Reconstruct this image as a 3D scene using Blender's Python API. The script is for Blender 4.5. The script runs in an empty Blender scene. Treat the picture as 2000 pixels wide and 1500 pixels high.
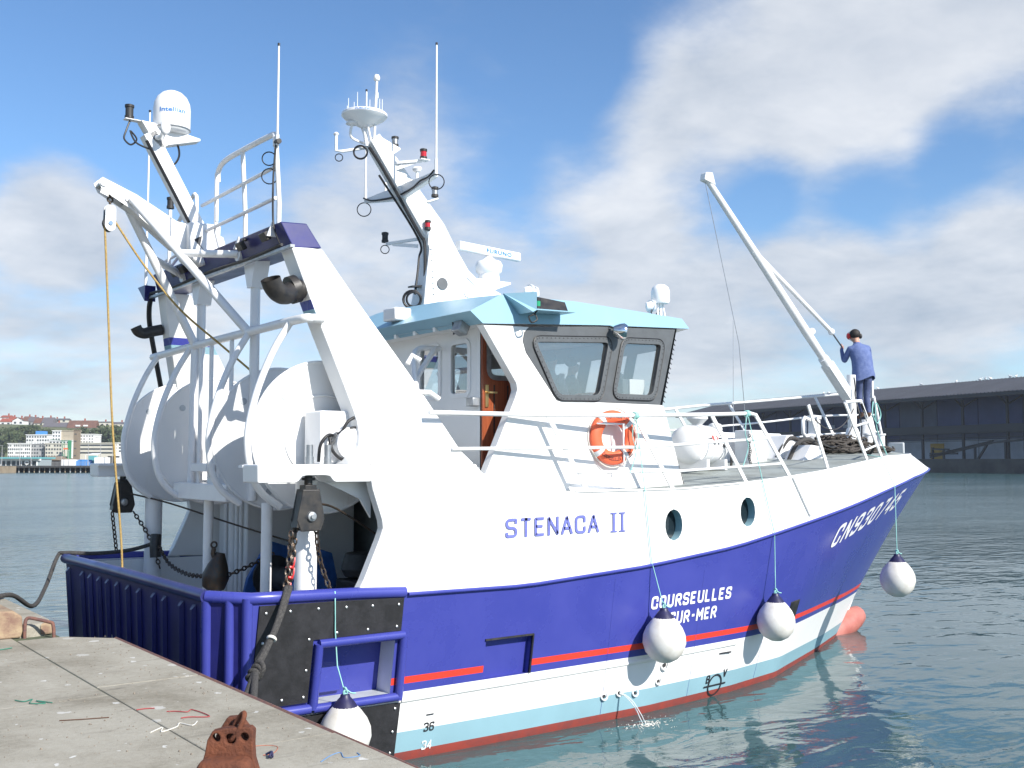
import bpy, bmesh, math, random
from mathutils import Vector, Matrix, Euler
R = math.radians
random.seed(7)
sc = bpy.context.scene
COL = sc.collection

# ------------------------------------------------------------------ camera
# world frame = the trawler's own frame: x towards the bow, y to port, z up from the water
cam_d = bpy.data.cameras.new('camera')
cam = bpy.data.objects.new('camera', cam_d); COL.objects.link(cam)
cam.location = (-3.87, -12.49, 3.20)
AZ = R(37.0); PITCH = math.atan(150 / 2080)
cam.rotation_euler = (math.pi / 2 + PITCH, 0, -AZ)
cam_d.sensor_width = 36; cam_d.lens = 36 * 2080 / 2000
cam_d.clip_start = 0.1; cam_d.clip_end = 6000
sc.camera = cam

# ------------------------------------------------------------------ sky, sun, exposure
SUN_EL, SUN_AZ = R(35), R(-80)           # azimuth measured from the bow, negative = starboard
to_sun = Vector((math.cos(SUN_EL) * math.cos(SUN_AZ), math.cos(SUN_EL) * math.sin(SUN_AZ), math.sin(SUN_EL)))
sun_d = bpy.data.lights.new('sun', 'SUN'); sun = bpy.data.objects.new('sun', sun_d); COL.objects.link(sun)
sun.rotation_euler = to_sun.to_track_quat('Z', 'Y').to_euler()
sun_d.energy = 4.6; sun_d.angle = R(0.6); sun_d.color = (1.0, 0.955, 0.88)
sc.view_settings.view_transform = 'Standard'; sc.view_settings.look = 'None'
sc.view_settings.gamma = 1.0; sc.view_settings.use_curve_mapping = False
sc.view_settings.exposure = 0.68
SKY_STRENGTH = 0.12

fwv = Vector((math.sin(AZ), math.cos(AZ), 0)); rgv = Vector((math.cos(AZ), -math.sin(AZ), 0))
def skydir(az_deg, el_deg):
    a, e = R(az_deg), R(el_deg)
    return (fwv * math.cos(a) + rgv * math.sin(a)) * math.cos(e) + Vector((0, 0, math.sin(e)))

world = bpy.data.worlds.new('World'); sc.world = world; world.use_nodes = True
wn, wl = world.node_tree.nodes, world.node_tree.links
wn.clear()
def N(nodes, typ, **kw):
    n = nodes.new(typ)
    for k, v in kw.items(): setattr(n, k, v)
    return n
sky = N(wn, 'ShaderNodeTexSky', sky_type='NISHITA', sun_disc=False)
sky.sun_elevation = SUN_EL
sky.sun_rotation = math.atan2(to_sun.x, to_sun.y)
sky.altitude = 0; sky.air_density = 1.0; sky.dust_density = 0.1; sky.ozone_density = 5.0
tc = N(wn, 'ShaderNodeTexCoord')
# clouds: noise over the sky dome, flattened towards the horizon
sep = N(wn, 'ShaderNodeSeparateXYZ'); wl.new(tc.outputs['Generated'], sep.inputs[0])
def M(op, a, b=None, c=None, clamp=False, nodes=None, links=None):
    nodes = nodes or wn; links = links or wl
    n = N(nodes, 'ShaderNodeMath', operation=op); n.use_clamp = clamp
    for i, v in enumerate((a, b, c)):
        if v is None: continue
        if isinstance(v, (int, float)): n.inputs[i].default_value = v
        else: links.new(v, n.inputs[i])
    return n.outputs[0]
zz = M('MAXIMUM', M('ADD', sep.outputs[2], 0.22), 0.05)
cu, cv = M('DIVIDE', sep.outputs[0], zz), M('DIVIDE', sep.outputs[1], zz)
comb = N(wn, 'ShaderNodeCombineXYZ'); wl.new(cu, comb.inputs[0]); wl.new(cv, comb.inputs[1]); wl.new(M('MULTIPLY', sep.outputs[2], 1.5), comb.inputs[2])
def noise(vec, scale, detail, rough, dist=0.0, nodes=None, links=None):
    nodes = nodes or wn; links = links or wl
    n = N(nodes, 'ShaderNodeTexNoise'); links.new(vec, n.inputs['Vector'])
    n.inputs['Scale'].default_value = scale; n.inputs['Detail'].default_value = detail
    n.inputs['Roughness'].default_value = rough; n.inputs['Distortion'].default_value = dist
    return n.outputs['Fac']
n1 = noise(comb.outputs[0], 1.5, 9, 0.56, 0.35)
n2 = noise(comb.outputs[0], 3.1, 7, 0.6, 0.2)
# banks and gaps of this particular sky: (azimuth right of view axis, elevation, radius, weight) in degrees
BANKS = [(-23.3, 12.0, 3.2, .42), (-23, 7, 7, .26), (-12, 6, 7, .18), (-7, 12.5, 5, .10), (-8, 16.5, 5, .08), (-4, 20.5, 5, .12),
         (-21, 19, 10, -.24), (-12, 24, 8, -.18), (1, 19.5, 5, -.15), (4, 24.5, 5, -.17), (5.5, 18.5, 3, -.12), (3, 11.2, 2, -.16),
         (11, 14.4, 3.6, -.14), (16, 13.7, 3.6, -.19), (20.5, 14.0, 3.6, -.18), (25, 15.6, 3.2, -.16),
         (14, 20.5, 7, .22), (20, 20, 7, .24), (26, 23, 6, .20), (9.5, 17.5, 4.2, .20), (5.5, 14.6, 4, .24), (17.5, 17.6, 4, .16),
         (16.2, 10.2, 2.6, .34), (26.5, 11.2, 3.8, .40), (22, 8.5, 4.5, .28), (10, 8.5, 5, .26), (6, 9, 5, .24), (-1, 6, 7, .16), (17, 4.5, 8, .20)]
bias = None
for az_, el_, rad_, w_ in BANKS:
    d_ = skydir(az_, el_)
    dp = N(wn, 'ShaderNodeVectorMath', operation='DOT_PRODUCT'); wl.new(tc.outputs['Generated'], dp.inputs[0]); dp.inputs[1].default_value = d_
    mr = N(wn, 'ShaderNodeMapRange', interpolation_type='SMOOTHSTEP'); wl.new(dp.outputs['Value'], mr.inputs[0])
    mr.inputs[1].default_value = math.cos(R(rad_ * 1.35)); mr.inputs[2].default_value = 1.0; mr.inputs[3].default_value = 0; mr.inputs[4].default_value = w_
    bias = mr.outputs[0] if bias is None else M('ADD', bias, mr.outputs[0])
n3 = noise(comb.outputs[0], 8.5, 8, 0.64, 0.15)
dens_in = M('ADD', M('ADD', M('ADD', M('MULTIPLY', n1, 0.75), M('MULTIPLY', n2, 0.30)), M('MULTIPLY', n3, 0.24)), M('SUBTRACT', bias, 0.15))
cd = N(wn, 'ShaderNodeMapRange', interpolation_type='SMOOTHSTEP'); wl.new(dens_in, cd.inputs[0])
cd.inputs[1].default_value = 0.37; cd.inputs[2].default_value = 0.86
shade_in = M('ADD', M('ADD', M('MULTIPLY', noise(comb.outputs[0], 2.2, 6, 0.55, 0.3), 0.75), M('MULTIPLY', n3, 0.25)), M('MULTIPLY', cd.outputs[0], 0.08))
cr = N(wn, 'ShaderNodeValToRGB'); wl.new(shade_in, cr.inputs[0])
cr.color_ramp.elements[0].position = 0.34; cr.color_ramp.elements[0].color = (2.3, 2.7, 3.3, 1)
cr.color_ramp.elements[1].position = 0.72; cr.color_ramp.elements[1].color = (4.55, 4.7, 4.95, 1)
hsv = N(wn, 'ShaderNodeHueSaturation'); wl.new(sky.outputs[0], hsv.inputs['Color']); hsv.inputs['Saturation'].default_value = 1.06; hsv.inputs['Value'].default_value = .88
mx = N(wn, 'ShaderNodeMix', data_type='RGBA')
wl.new(M('MULTIPLY', cd.outputs[0], 0.93), mx.inputs['Factor']); wl.new(hsv.outputs[0], mx.inputs['A']); wl.new(cr.outputs[0], mx.inputs['B'])
bg = N(wn, 'ShaderNodeBackground'); wl.new(mx.outputs['Result'], bg.inputs[0]); bg.inputs[1].default_value = SKY_STRENGTH
wo = N(wn, 'ShaderNodeOutputWorld'); wl.new(bg.outputs[0], wo.inputs[0])

# ------------------------------------------------------------------ materials
MATS = {}
def mat(name, col, rough=0.5, metal=0.0, var=0.0, vscale=3.0, bump=0.0, bscale=40.0, spec=0.5, col2=None, coat=0.0, streak=None):
    m = bpy.data.materials.new(name); m.use_nodes = True
    nt = m.node_tree; nd, lk = nt.nodes, nt.links
    b = nd['Principled BSDF']
    b.inputs['Base Color'].default_value = (*col, 1); b.inputs['Roughness'].default_value = rough
    b.inputs['Metallic'].default_value = metal; b.inputs['Specular IOR Level'].default_value = spec
    if coat: b.inputs['Coat Weight'].default_value = coat; b.inputs['Coat Roughness'].default_value = 0.08
    t = N(nd, 'ShaderNodeTexCoord'); vec = t.outputs['Object']
    last = None
    if var:
        f = noise(vec, vscale, 6, 0.62, 0.3, nd, lk)
        c2 = col2 or tuple(c * (1 - var) for c in col)
        mp = N(nd, 'ShaderNodeMapRange'); lk.new(f, mp.inputs[0]); mp.inputs[1].default_value = .38; mp.inputs[2].default_value = .66
        mixn = N(nd, 'ShaderNodeMix', data_type='RGBA'); lk.new(mp.outputs[0], mixn.inputs['Factor'])
        mixn.inputs['A'].default_value = (*col, 1); mixn.inputs['B'].default_value = (*c2, 1)
        last = mixn.outputs['Result']
        rr = M('MULTIPLY_ADD', f, 0.25, max(0.02, rough - 0.12), nodes=nd, links=lk); lk.new(rr, b.inputs['Roughness'])
    if streak:     # vertical run marks of a second colour, stretched along z
        mpv = N(nd, 'ShaderNodeMapping'); lk.new(vec, mpv.inputs[0]); mpv.inputs['Scale'].default_value = (7, 7, 0.55)
        f2 = noise(mpv.outputs[0], 1.6, 5, 0.7, 0.0, nd, lk)
        f3 = noise(vec, 0.9, 3, 0.5, 0.0, nd, lk)
        s = M('MULTIPLY', M('MULTIPLY', M('SUBTRACT', f2, 0.6, nodes=nd, links=lk), 5.0, clamp=True, nodes=nd, links=lk), M('MULTIPLY', M('SUBTRACT', f3, 0.45, nodes=nd, links=lk), 5.0, clamp=True, nodes=nd, links=lk), nodes=nd, links=lk)
        s = M('MULTIPLY', s, streak[1], nodes=nd, links=lk)
        mx2 = N(nd, 'ShaderNodeMix', data_type='RGBA'); lk.new(s, mx2.inputs['Factor'])
        if last is not None: lk.new(last, mx2.inputs['A'])
        else: mx2.inputs['A'].default_value = (*col, 1)
        mx2.inputs['B'].default_value = (*streak[0], 1); last = mx2.outputs['Result']
    if last is not None: lk.new(last, b.inputs['Base Color'])
    if bump:
        bf = noise(vec, bscale, 5, 0.6, 0.0, nd, lk)
        bp = N(nd, 'ShaderNodeBump'); lk.new(bf, bp.inputs['Height']); bp.inputs['Strength'].default_value = bump; bp.inputs['Distance'].default_value = 0.01
        lk.new(bp.outputs[0], b.inputs['Normal'])
    MATS[name] = m
    return m
WHITE = mat('white_paint', (.80, .80, .79), .38, var=.05, vscale=1.3, bump=.2, bscale=1.6, streak=((.42, .30, .20), .42))
WHITE2 = mat('white_paint_fittings', (.80, .80, .80), .35, var=.06, vscale=4)
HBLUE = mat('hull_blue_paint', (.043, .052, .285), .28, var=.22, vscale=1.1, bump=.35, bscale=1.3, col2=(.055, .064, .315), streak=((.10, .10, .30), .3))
HBLUE_SHADED = mat('hull_blue_shaded', (.022, .024, .155), .32, var=.3, vscale=2.0, bump=.1, bscale=5, streak=((.08, .07, .14), .4))  # hull blue again, with the shade of the stern put into the colour
LBLUE = mat('light_blue_paint', (.265, .44, .51), .32, var=.1, vscale=1.2, bump=.05, bscale=2, streak=((.35, .38, .36), .3))
RBLUE = mat('roof_blue_paint', (.265, .455, .565), .38, var=.07, vscale=1.5, bump=.04, bscale=4)
HRED = mat('antifouling_red', (.30, .052, .038), .55, var=.35, vscale=5, col2=(.20, .05, .045), bump=.2, bscale=20)
BULBRED = mat('bulb_red', (.42, .15, .12), .5, var=.3, vscale=4, col2=(.34, .10, .08))
SRED = mat('stripe_red', (.74, .05, .030), .35, var=.1, vscale=3)
GREY = mat('wheelhouse_grey', (.105, .112, .118), .42, var=.18, vscale=6, bump=.05, bscale=30)
DECKG = mat('deck_grey', (.30, .33, .32), .7, var=.35, vscale=2.4, bump=.3, bscale=60, col2=(.22, .235, .22))
DECKW = mat('working_deck', (.50, .53, .55), .6, var=.3, vscale=2.2, bump=.2, bscale=50)
RUBBER = mat('black_rubber', (.010, .010, .012), .7, var=.5, vscale=7, col2=(.022, .022, .026), bump=.3, bscale=25)
BLACK = mat('black_paint', (.014, .014, .016), .45, var=.3, vscale=9, col2=(.04, .035, .03), bump=.2, bscale=30)
CABLE = mat('black_cable', (.012, .012, .014), .5)
GALV = mat('galvanised', (.42, .43, .44), .42, metal=.85, var=.3, vscale=14)
CHROME = mat('chrome', (.72, .73, .74), .12, metal=1.0)
CHAIN = mat('chain_iron', (.07, .065, .06), .42, metal=.7, var=.5, vscale=30, col2=(.11, .07, .045))
RUST = mat('rusty_iron', (.17, .062, .034), .85, var=.6, vscale=9, col2=(.085, .036, .026), bump=.8, bscale=45, spec=.2)
RUST2 = mat('rusty_bar', (.11, .06, .06), .8, var=.5, vscale=25, col2=(.2, .09, .06), bump=.4, bscale=60)
BOLT = mat('bolt_zinc', (.55, .55, .55), .35, metal=.8)
ORANGE = mat('lifebuoy_orange', (.80, .135, .055), .5, var=.12, vscale=10)
REFL = mat('reflective_tape', (.60, .62, .64), .35, var=.1, vscale=30)
FENDW = mat('fender_white', (.72, .71, .67), .45, var=.3, vscale=6, col2=(.60, .57, .51), bump=.05, bscale=12)
FENDB = mat('fender_navy', (.022, .020, .075), .45, var=.3, vscale=20)
TEAL = mat('teal_cord', (.30, .60, .56), .7)
YELLOW = mat('yellow_rope', (.47, .33, .12), .85, var=.35, vscale=40, col2=(.32, .2, .06), bump=.9, bscale=160)
ROPEB = mat('dark_rope', (.035, .034, .035), .9, var=.6, vscale=60, col2=(.085, .08, .075), bump=.9, bscale=160)
NETR = mat('brown_net_rope', (.05, .043, .038), .95, var=.7, vscale=35, col2=(.10, .088, .078), bump=.9, bscale=120)
WHTROPE = mat('white_rope', (.62, .60, .55), .9)
WINCHB = mat('winch_blue', (.035, .14, .44), .45, var=.3, vscale=8)
SHEDG = mat('shelter_grey', (.30, .33, .34), .6, var=.2, vscale=5)
DARKIN = mat('dark_machinery', (.03, .032, .035), .6, var=.4, vscale=9)
REDP = mat('red_plastic', (.62, .03, .03), .4)
SKIN = mat('skin', (.50, .27, .19), .55)
DENIM = mat('blue_coverall', (.085, .125, .29), .85, var=.35, vscale=14, col2=(.13, .175, .35), bump=1.0, bscale=16)
TROUS = mat('blue_trousers', (.075, .10, .21), .85, var=.35, vscale=18, bump=.4, bscale=70)
BOOT = mat('brown_boots', (.10, .05, .03), .6)
HAIR = mat('dark_hair', (.018, .015, .013), .7)
GREYCL = mat('grey_sweater', (.22, .24, .26), .9, var=.2, vscale=20)
SHIRT = mat('pale_shirt', (.42, .45, .50), .9, var=.2, vscale=20)
PAPER = mat('paper_white', (.82, .82, .80), .7)
LETB = mat('letter_blue', (.15, .17, .48), .5, var=.2, vscale=6)
LETW = mat('letter_white', (.80, .80, .80), .5, var=.08, vscale=12)
LETK = mat('letter_black', (.02, .02, .025), .5)
LOGOB = mat('logo_blue', (.05, .20, .55), .4)
REDGL = mat('red_lens', (.45, .02, .03), .2)
DOME = mat('radome_white', (.82, .82, .82), .3)
GRNL = mat('green_lens', (.02, .30, .14), .2)

def wood_mat():
    m = bpy.data.materials.new('varnished_wood'); m.use_nodes = True; nd, lk = m.node_tree.nodes, m.node_tree.links
    b = nd['Principled BSDF']; b.inputs['Roughness'].default_value = .32; b.inputs['Coat Weight'].default_value = .3
    t = N(nd, 'ShaderNodeTexCoord'); mp = N(nd, 'ShaderNodeMapping'); lk.new(t.outputs['Object'], mp.inputs[0]); mp.inputs['Scale'].default_value = (24, 24, 1.1)
    f = noise(mp.outputs[0], 1.6, 7, .65, 1.2, nd, lk)
    r = N(nd, 'ShaderNodeValToRGB'); lk.new(f, r.inputs[0])
    r.color_ramp.elements[0].position = .3; r.color_ramp.elements[0].color = (.17, .035, .013, 1)
    r.color_ramp.elements[1].position = .72; r.color_ramp.elements[1].color = (.36, .095, .035, 1)
    lk.new(r.outputs[0], b.inputs['Base Color'])
    return m
WOOD = wood_mat()
BRASS = mat('brass', (.62, .45, .20), .3, metal=1.0)

def glass_mat(name, tint, refl=1.0):
    m = bpy.data.materials.new(name); m.use_nodes = True; nd, lk = m.node_tree.nodes, m.node_tree.links; nd.clear()
    tr = N(nd, 'ShaderNodeBsdfTransparent'); tr.inputs[0].default_value = (*tint, 1)
    gl = N(nd, 'ShaderNodeBsdfGlossy'); gl.inputs['Roughness'].default_value = .01
    fr = N(nd, 'ShaderNodeLayerWeight'); fr.inputs[0].default_value = .5      # same from both sides of the pane
    mxs = N(nd, 'ShaderNodeMixShader'); lk.new(M('MULTIPLY_ADD', M('POWER', fr.outputs['Facing'], 4.0, nodes=nd, links=lk), refl, .05, nodes=nd, links=lk), mxs.inputs[0])
    lk.new(tr.outputs[0], mxs.inputs[1]); lk.new(gl.outputs[0], mxs.inputs[2])
    df = N(nd, 'ShaderNodeBsdfDiffuse'); df.inputs[0].default_value = (.55, .57, .57, 1)
    mx2 = N(nd, 'ShaderNodeMixShader'); mx2.inputs[0].default_value = .03    # salt film on the pane
    lk.new(mxs.outputs[0], mx2.inputs[1]); lk.new(df.outputs[0], mx2.inputs[2])
    o = N(nd, 'ShaderNodeOutputMaterial'); lk.new(mx2.outputs[0], o.inputs[0])
    return m
GLASS = glass_mat('window_glass', (.93, .95, .95), .62)
DGLASS = mat('dark_glass', (.012, .02, .025), .06, spec=.8)

# ------------------------------------------------------------------ mesh helpers
class MB:
    def __init__(s): s.v = []; s.f = []; s.m = []; s.mi = 0
    def add(s, vs, fs, mi=None):
        o = len(s.v); s.v += [tuple(p) for p in vs]
        for f in fs: s.f.append(tuple(i + o for i in f)); s.m.append(s.mi if mi is None else mi)
        return s
    def box(s, c, d, rot=None, taper=1.0):
        x, y, z = d[0] / 2, d[1] / 2, d[2] / 2
        P = [Vector((sx * x * (taper if sz > 0 else 1), sy * y * (taper if sz > 0 else 1), sz * z)) for sz in (-1, 1) for sx, sy in ((-1, -1), (1, -1), (1, 1), (-1, 1))]
        if rot is not None: P = [rot @ p for p in P]
        P = [p + Vector(c) for p in P]
        return s.add(P, [(3, 2, 1, 0), (4, 5, 6, 7), (0, 1, 5, 4), (1, 2, 6, 5), (2, 3, 7, 6), (3, 0, 4, 7)])
    def bar(s, p0, p1, w, h, up=(0, 0, 1)):
        p0, p1 = Vector(p0), Vector(p1); d = (p1 - p0).normalized(); u = Vector(up); a = d.cross(u)
        if a.length < 1e-4: a = d.cross(Vector((0, 1, 0)))
        a.normalize(); u = a.cross(d).normalized(); a *= w / 2; u *= h / 2
        P = [q + i for q in (p0, p1) for i in (-a - u, a - u, a + u, -a + u)]
        return s.add(P, [(3, 2, 1, 0), (4, 5, 6, 7), (0, 1, 5, 4), (1, 2, 6, 5), (2, 3, 7, 6), (3, 0, 4, 7)])
    def tube(s, pts, r, n=8, closed=False, cap=True):
        pts = [Vector(p) for p in pts]
        rad = list(r) if isinstance(r, (list, tuple)) else [r] * len(pts)
        if not closed:          # keep the faces short so that long thin tubes shade cleanly
            p2, r2 = [pts[0]], [rad[0]]
            for i in range(1, len(pts)):
                k = min(40, max(1, int((pts[i] - pts[i - 1]).length / max(.12, 8 * rad[i]))))
                for j in range(1, k + 1): p2.append(pts[i - 1].lerp(pts[i], j / k)); r2.append(rad[i - 1] + (rad[i] - rad[i - 1]) * j / k)
            pts, rad = p2, r2
        m = len(pts)
        T = []
        for i in range(m):
            a = pts[(i - 1) % m] if (closed or i > 0) else pts[0]; b = pts[(i + 1) % m] if (closed or i < m - 1) else pts[-1]
            t = (b - a); T.append(t.normalized() if t.length > 1e-9 else Vector((0, 0, 1)))
        u = T[0].cross(Vector((0, 0, 1)))
        if u.length < 1e-3: u = T[0].cross(Vector((0, 1, 0)))
        u.normalize(); vs = []
        for i in range(m):
            u = u - T[i] * u.dot(T[i])
            if u.length < 1e-6: u = T[i].orthogonal()
            u.normalize(); w = T[i].cross(u)
            for k in range(n):
                a = 2 * math.pi * k / n; vs.append(pts[i] + (u * math.cos(a) + w * math.sin(a)) * rad[i])
        fs = []
        for i in range(m if closed else m - 1):
            j = (i + 1) % m
            for k in range(n): fs.append((i * n + k, i * n + (k + 1) % n, j * n + (k + 1) % n, j * n + k))
        if cap and not closed: fs += [tuple(reversed(range(n))), tuple((m - 1) * n + k for k in range(n))]
        return s.add(vs, fs)
    def cyl(s, p0, p1, r0, r1=None, n=16): return s.tube([p0, p1], [r0, r0 if r1 is None else r1], n)
    def lathe(s, prof, origin=(0, 0, 0), axis=(0, 0, 1), n=24, mis=None):
        q = Vector((0, 0, 1)).rotation_difference(Vector(axis).normalized()); o = Vector(origin); vs = []; m = len(prof)
        for (r, h) in prof:
            for k in range(n):
                a = 2 * math.pi * k / n; vs.append(o + q @ Vector((r * math.cos(a), r * math.sin(a), h)))
        base = len(s.v); s.v += [tuple(p) for p in vs]
        for i in range(m - 1):
            for k in range(n):
                s.f.append((base + i * n + k, base + i * n + (k + 1) % n, base + (i + 1) * n + (k + 1) % n, base + (i + 1) * n + k)); s.m.append(mis[i] if mis else s.mi)
        if prof[0][0] > 1e-6: s.f.append(tuple(base + k for k in reversed(range(n)))); s.m.append(mis[0] if mis else s.mi)
        if prof[-1][0] > 1e-6: s.f.append(tuple(base + (m - 1) * n + k for k in range(n))); s.m.append(mis[-1] if mis else s.mi)
        return s
    def torus(s, c, axis, R0, r, n=28, k=10, a0=0, a1=2 * math.pi):
        q = Vector((0, 0, 1)).rotation_difference(Vector(axis).normalized()); full = abs(a1 - a0 - 2 * math.pi) < 1e-6
        pts = [Vector(c) + q @ Vector((R0 * math.cos(a0 + (a1 - a0) * i / (n if full else n - 1)), R0 * math.sin(a0 + (a1 - a0) * i / (n if full else n - 1)), 0)) for i in range(n)]
        return s.tube(pts, r, k, closed=full)
    def prism(s, poly, fn0, fn1):
        """closed outline poly (2d) placed by fn0 and fn1 as two faces joined by sides"""
        n = len(poly); a = [fn0(*p) for p in poly]; b = [fn1(*p) for p in poly]
        return s.add(a + b, [tuple(range(n)), tuple(reversed(range(n, 2 * n)))] + [(i, n + i, n + (i + 1) % n, (i + 1) % n) for i in range(n)])
    def ball(s, c, r, n=12, m=8, sq=(1, 1, 1)):
        prof = [(max(1e-7, r * math.sin(math.pi * i / m)), -r * math.cos(math.pi * i / m)) for i in range(m + 1)]
        b = len(s.v); s.lathe(prof, (0, 0, 0), n=n)
        for i in range(b, len(s.v)): p = s.v[i]; s.v[i] = (c[0] + p[0] * sq[0], c[1] + p[1] * sq[1], c[2] + p[2] * sq[2])
        return s
    def build(s, name, mats, parent=None, smooth=35, bevel=0, recalc=True, loc=None):
        me = bpy.data.meshes.new(name); 
        vs = s.v if loc is None else [(p[0] - loc[0], p[1] - loc[1], p[2] - loc[2]) for p in s.v]
        me.from_pydata(vs, [], s.f)
        if not isinstance(mats, (list, tuple)): mats = [mats]
        for m in mats: me.materials.append(m)
        me.polygons.foreach_set('material_index', s.m)
        if recalc:
            bm = bmesh.new(); bm.from_mesh(me); bmesh.ops.recalc_face_normals(bm, faces=bm.faces); bm.to_mesh(me); bm.free()
        if smooth:
            me.polygons.foreach_set('use_smooth', [True] * len(me.polygons)); me.set_sharp_from_angle(angle=R(smooth))
        me.update()
        o = bpy.data.objects.new(name, me); COL.objects.link(o)
        if loc is not None: o.location = loc
        if parent is not None: o.parent = parent
        if bevel:
            bv = o.modifiers.new('bevel', 'BEVEL'); bv.width = bevel; bv.segments = 2; bv.limit_method = 'ANGLE'; bv.angle_limit = R(40)
        return o
def tag(o, label=None, cat=None, group=None, kind=None):
    if label: o['label'] = label
    if cat: o['category'] = cat
    if group: o['group'] = group
    if kind: o['kind'] = kind
    return o
def empty(name, loc=(0, 0, 0)):
    o = bpy.data.objects.new(name, None); COL.objects.link(o); o.location = loc; o.empty_display_size = .2
    return o
def lerp(a, b, t): return a + (b - a) * t
def interp(x, xs, ys):
    if x <= xs[0]: return ys[0]
    for i in range(1, len(xs)):
        if x <= xs[i]: return lerp(ys[i - 1], ys[i], (x - xs[i - 1]) / (xs[i] - xs[i - 1]))
    return ys[-1]
def smooth(a, b, x): t = min(1, max(0, (x - a) / (b - a))); return t * t * (3 - 2 * t)
def catmull(P, n=6):
    P = [Vector(p) for p in P]; out = []
    for i in range(len(P) - 1):
        p0 = P[max(0, i - 1)]; p1 = P[i]; p2 = P[i + 1]; p3 = P[min(len(P) - 1, i + 2)]
        for k in range(n):
            t = k / n
            out.append(.5 * ((2 * p1) + (p2 - p0) * t + (2 * p0 - 5 * p1 + 4 * p2 - p3) * t * t + (3 * p1 - p0 - 3 * p2 + p3) * t ** 3))
    out.append(P[-1]); return out
def sag(a, b, drop, n=12):
    a, b = Vector(a), Vector(b)
    return [a.lerp(b, i / n) - Vector((0, 0, drop * 4 * (i / n) * (1 - i / n))) for i in range(n + 1)]
def text2d(body, size, bold=0.0, spacing=1.0, shear=0.0):
    cu_ = bpy.data.curves.new('lettering', 'FONT'); cu_.body = body; cu_.size = size; cu_.offset = bold; cu_.space_character = spacing; cu_.shear = shear; cu_.resolution_u = 3
    o = bpy.data.objects.new('lettering', cu_); COL.objects.link(o)
    dg = bpy.context.evaluated_depsgraph_get(); ev = o.evaluated_get(dg); me = ev.to_mesh()
    vs = [(v.co.x, v.co.y) for v in me.vertices]; fs = [tuple(p.vertices) for p in me.polygons]
    ev.to_mesh_clear(); bpy.data.objects.remove(o); bpy.data.curves.remove(cu_)
    x0 = min(v[0] for v in vs); x1 = max(v[0] for v in vs); y0 = min(v[1] for v in vs); y1 = max(v[1] for v in vs)
    return vs, fs, (x0, x1, y0, y1)
def _rp(P, r, closed=False):
    out = []; n = len(P)
    for i in range(n):
        if not closed and i in (0, n - 1): out.append(Vector(P[i])); continue
        a, b, c = Vector(P[i - 1]), Vector(P[i]), Vector(P[(i + 1) % n]); k = min(r, (a - b).length * .49, (c - b).length * .49)
        p, q = b + (a - b).normalized() * k, b + (c - b).normalized() * k
        for j in range(6): t = j / 5; out.append(p.lerp(b, t).lerp(b.lerp(q, t), t))
    return out
# block capitals as strokes in a box one unit high: (width, [(points, corner radius, closed)])
def glyph(ch):
    w = .52; g = {
        'O': [([(0, 0), (w, 0), (w, 1), (0, 1)], .2, 1)], '0': [([(0, 0), (w, 0), (w, 1), (0, 1)], .24, 1)], 'C': [([(w, .72), (w, 1), (0, 1), (0, 0), (w, 0), (w, .28)], .22, 0)],
        'S': [([(w, .84), (w, 1), (0, 1), (0, .53), (w, .47), (w, 0), (0, 0), (0, .16)], .2, 0)], 'U': [([(0, 1), (0, 0), (w, 0), (w, 1)], .22, 0)],
        '3': [([(0, .86), (0, 1), (w, 1), (w, .52), (.16, .52)], .2, 0), ([(.16, .52), (w, .52), (w, 0), (0, 0), (0, .14)], .2, 0)], '9': [([(0, .12), (0, 0), (w, 0), (w, 1), (0, 1), (0, .46), (w, .46)], .2, 0)],
        '6': [([(w, .88), (w, 1), (0, 1), (0, 0), (w, 0), (w, .54), (0, .54)], .2, 0)], '5': [([(w, 1), (0, 1), (0, .58)], .01, 0), ([(0, .58), (w, .62), (w, 0), (0, 0), (0, .14)], .2, 0)],
        '7': [([(0, 1), (w, 1), (.16, 0)], .01, 0)], '4': [([(.40, 0), (.40, 1), (0, .28), (.56, .28)], .01, 0)],
        'R': [([(0, 0), (0, 1), (w, 1), (w, .48), (0, .48)], .2, 0), ([(.26, .48), (w, 0)], 0, 0)], 'B': [([(0, 0), (0, 1), (w, 1), (w, .52), (0, .52)], .2, 0), ([(0, .52), (w, .52), (w, 0), (0, 0)], .2, 0)],
        'E': [([(.48, 1), (0, 1), (0, 0), (.48, 0)], .01, 0), ([(0, .52), (.40, .52)], 0, 0)], 'L': [([(0, 1), (0, 0), (.48, 0)], .01, 0)], 'T': [([(0, 1), (.56, 1)], 0, 0), ([(.28, 1), (.28, 0)], 0, 0)],
        'N': [([(0, 0), (0, 1), (w, 0), (w, 1)], .01, 0)], 'A': [([(0, 0), (.28, 1), (.56, 0)], .01, 0), ([(.09, .3), (.47, .3)], 0, 0)], 'M': [([(0, 0), (0, 1), (.32, .35), (.64, 1), (.64, 0)], .01, 0)],
        'V': [([(0, 1), (.28, 0), (.56, 1)], .01, 0)], '-': [([(.02, .5), (.34, .5)], 0, 0)]}[ch]
    return max(max(p[0] for p in st[0]) for st in g), g
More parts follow.
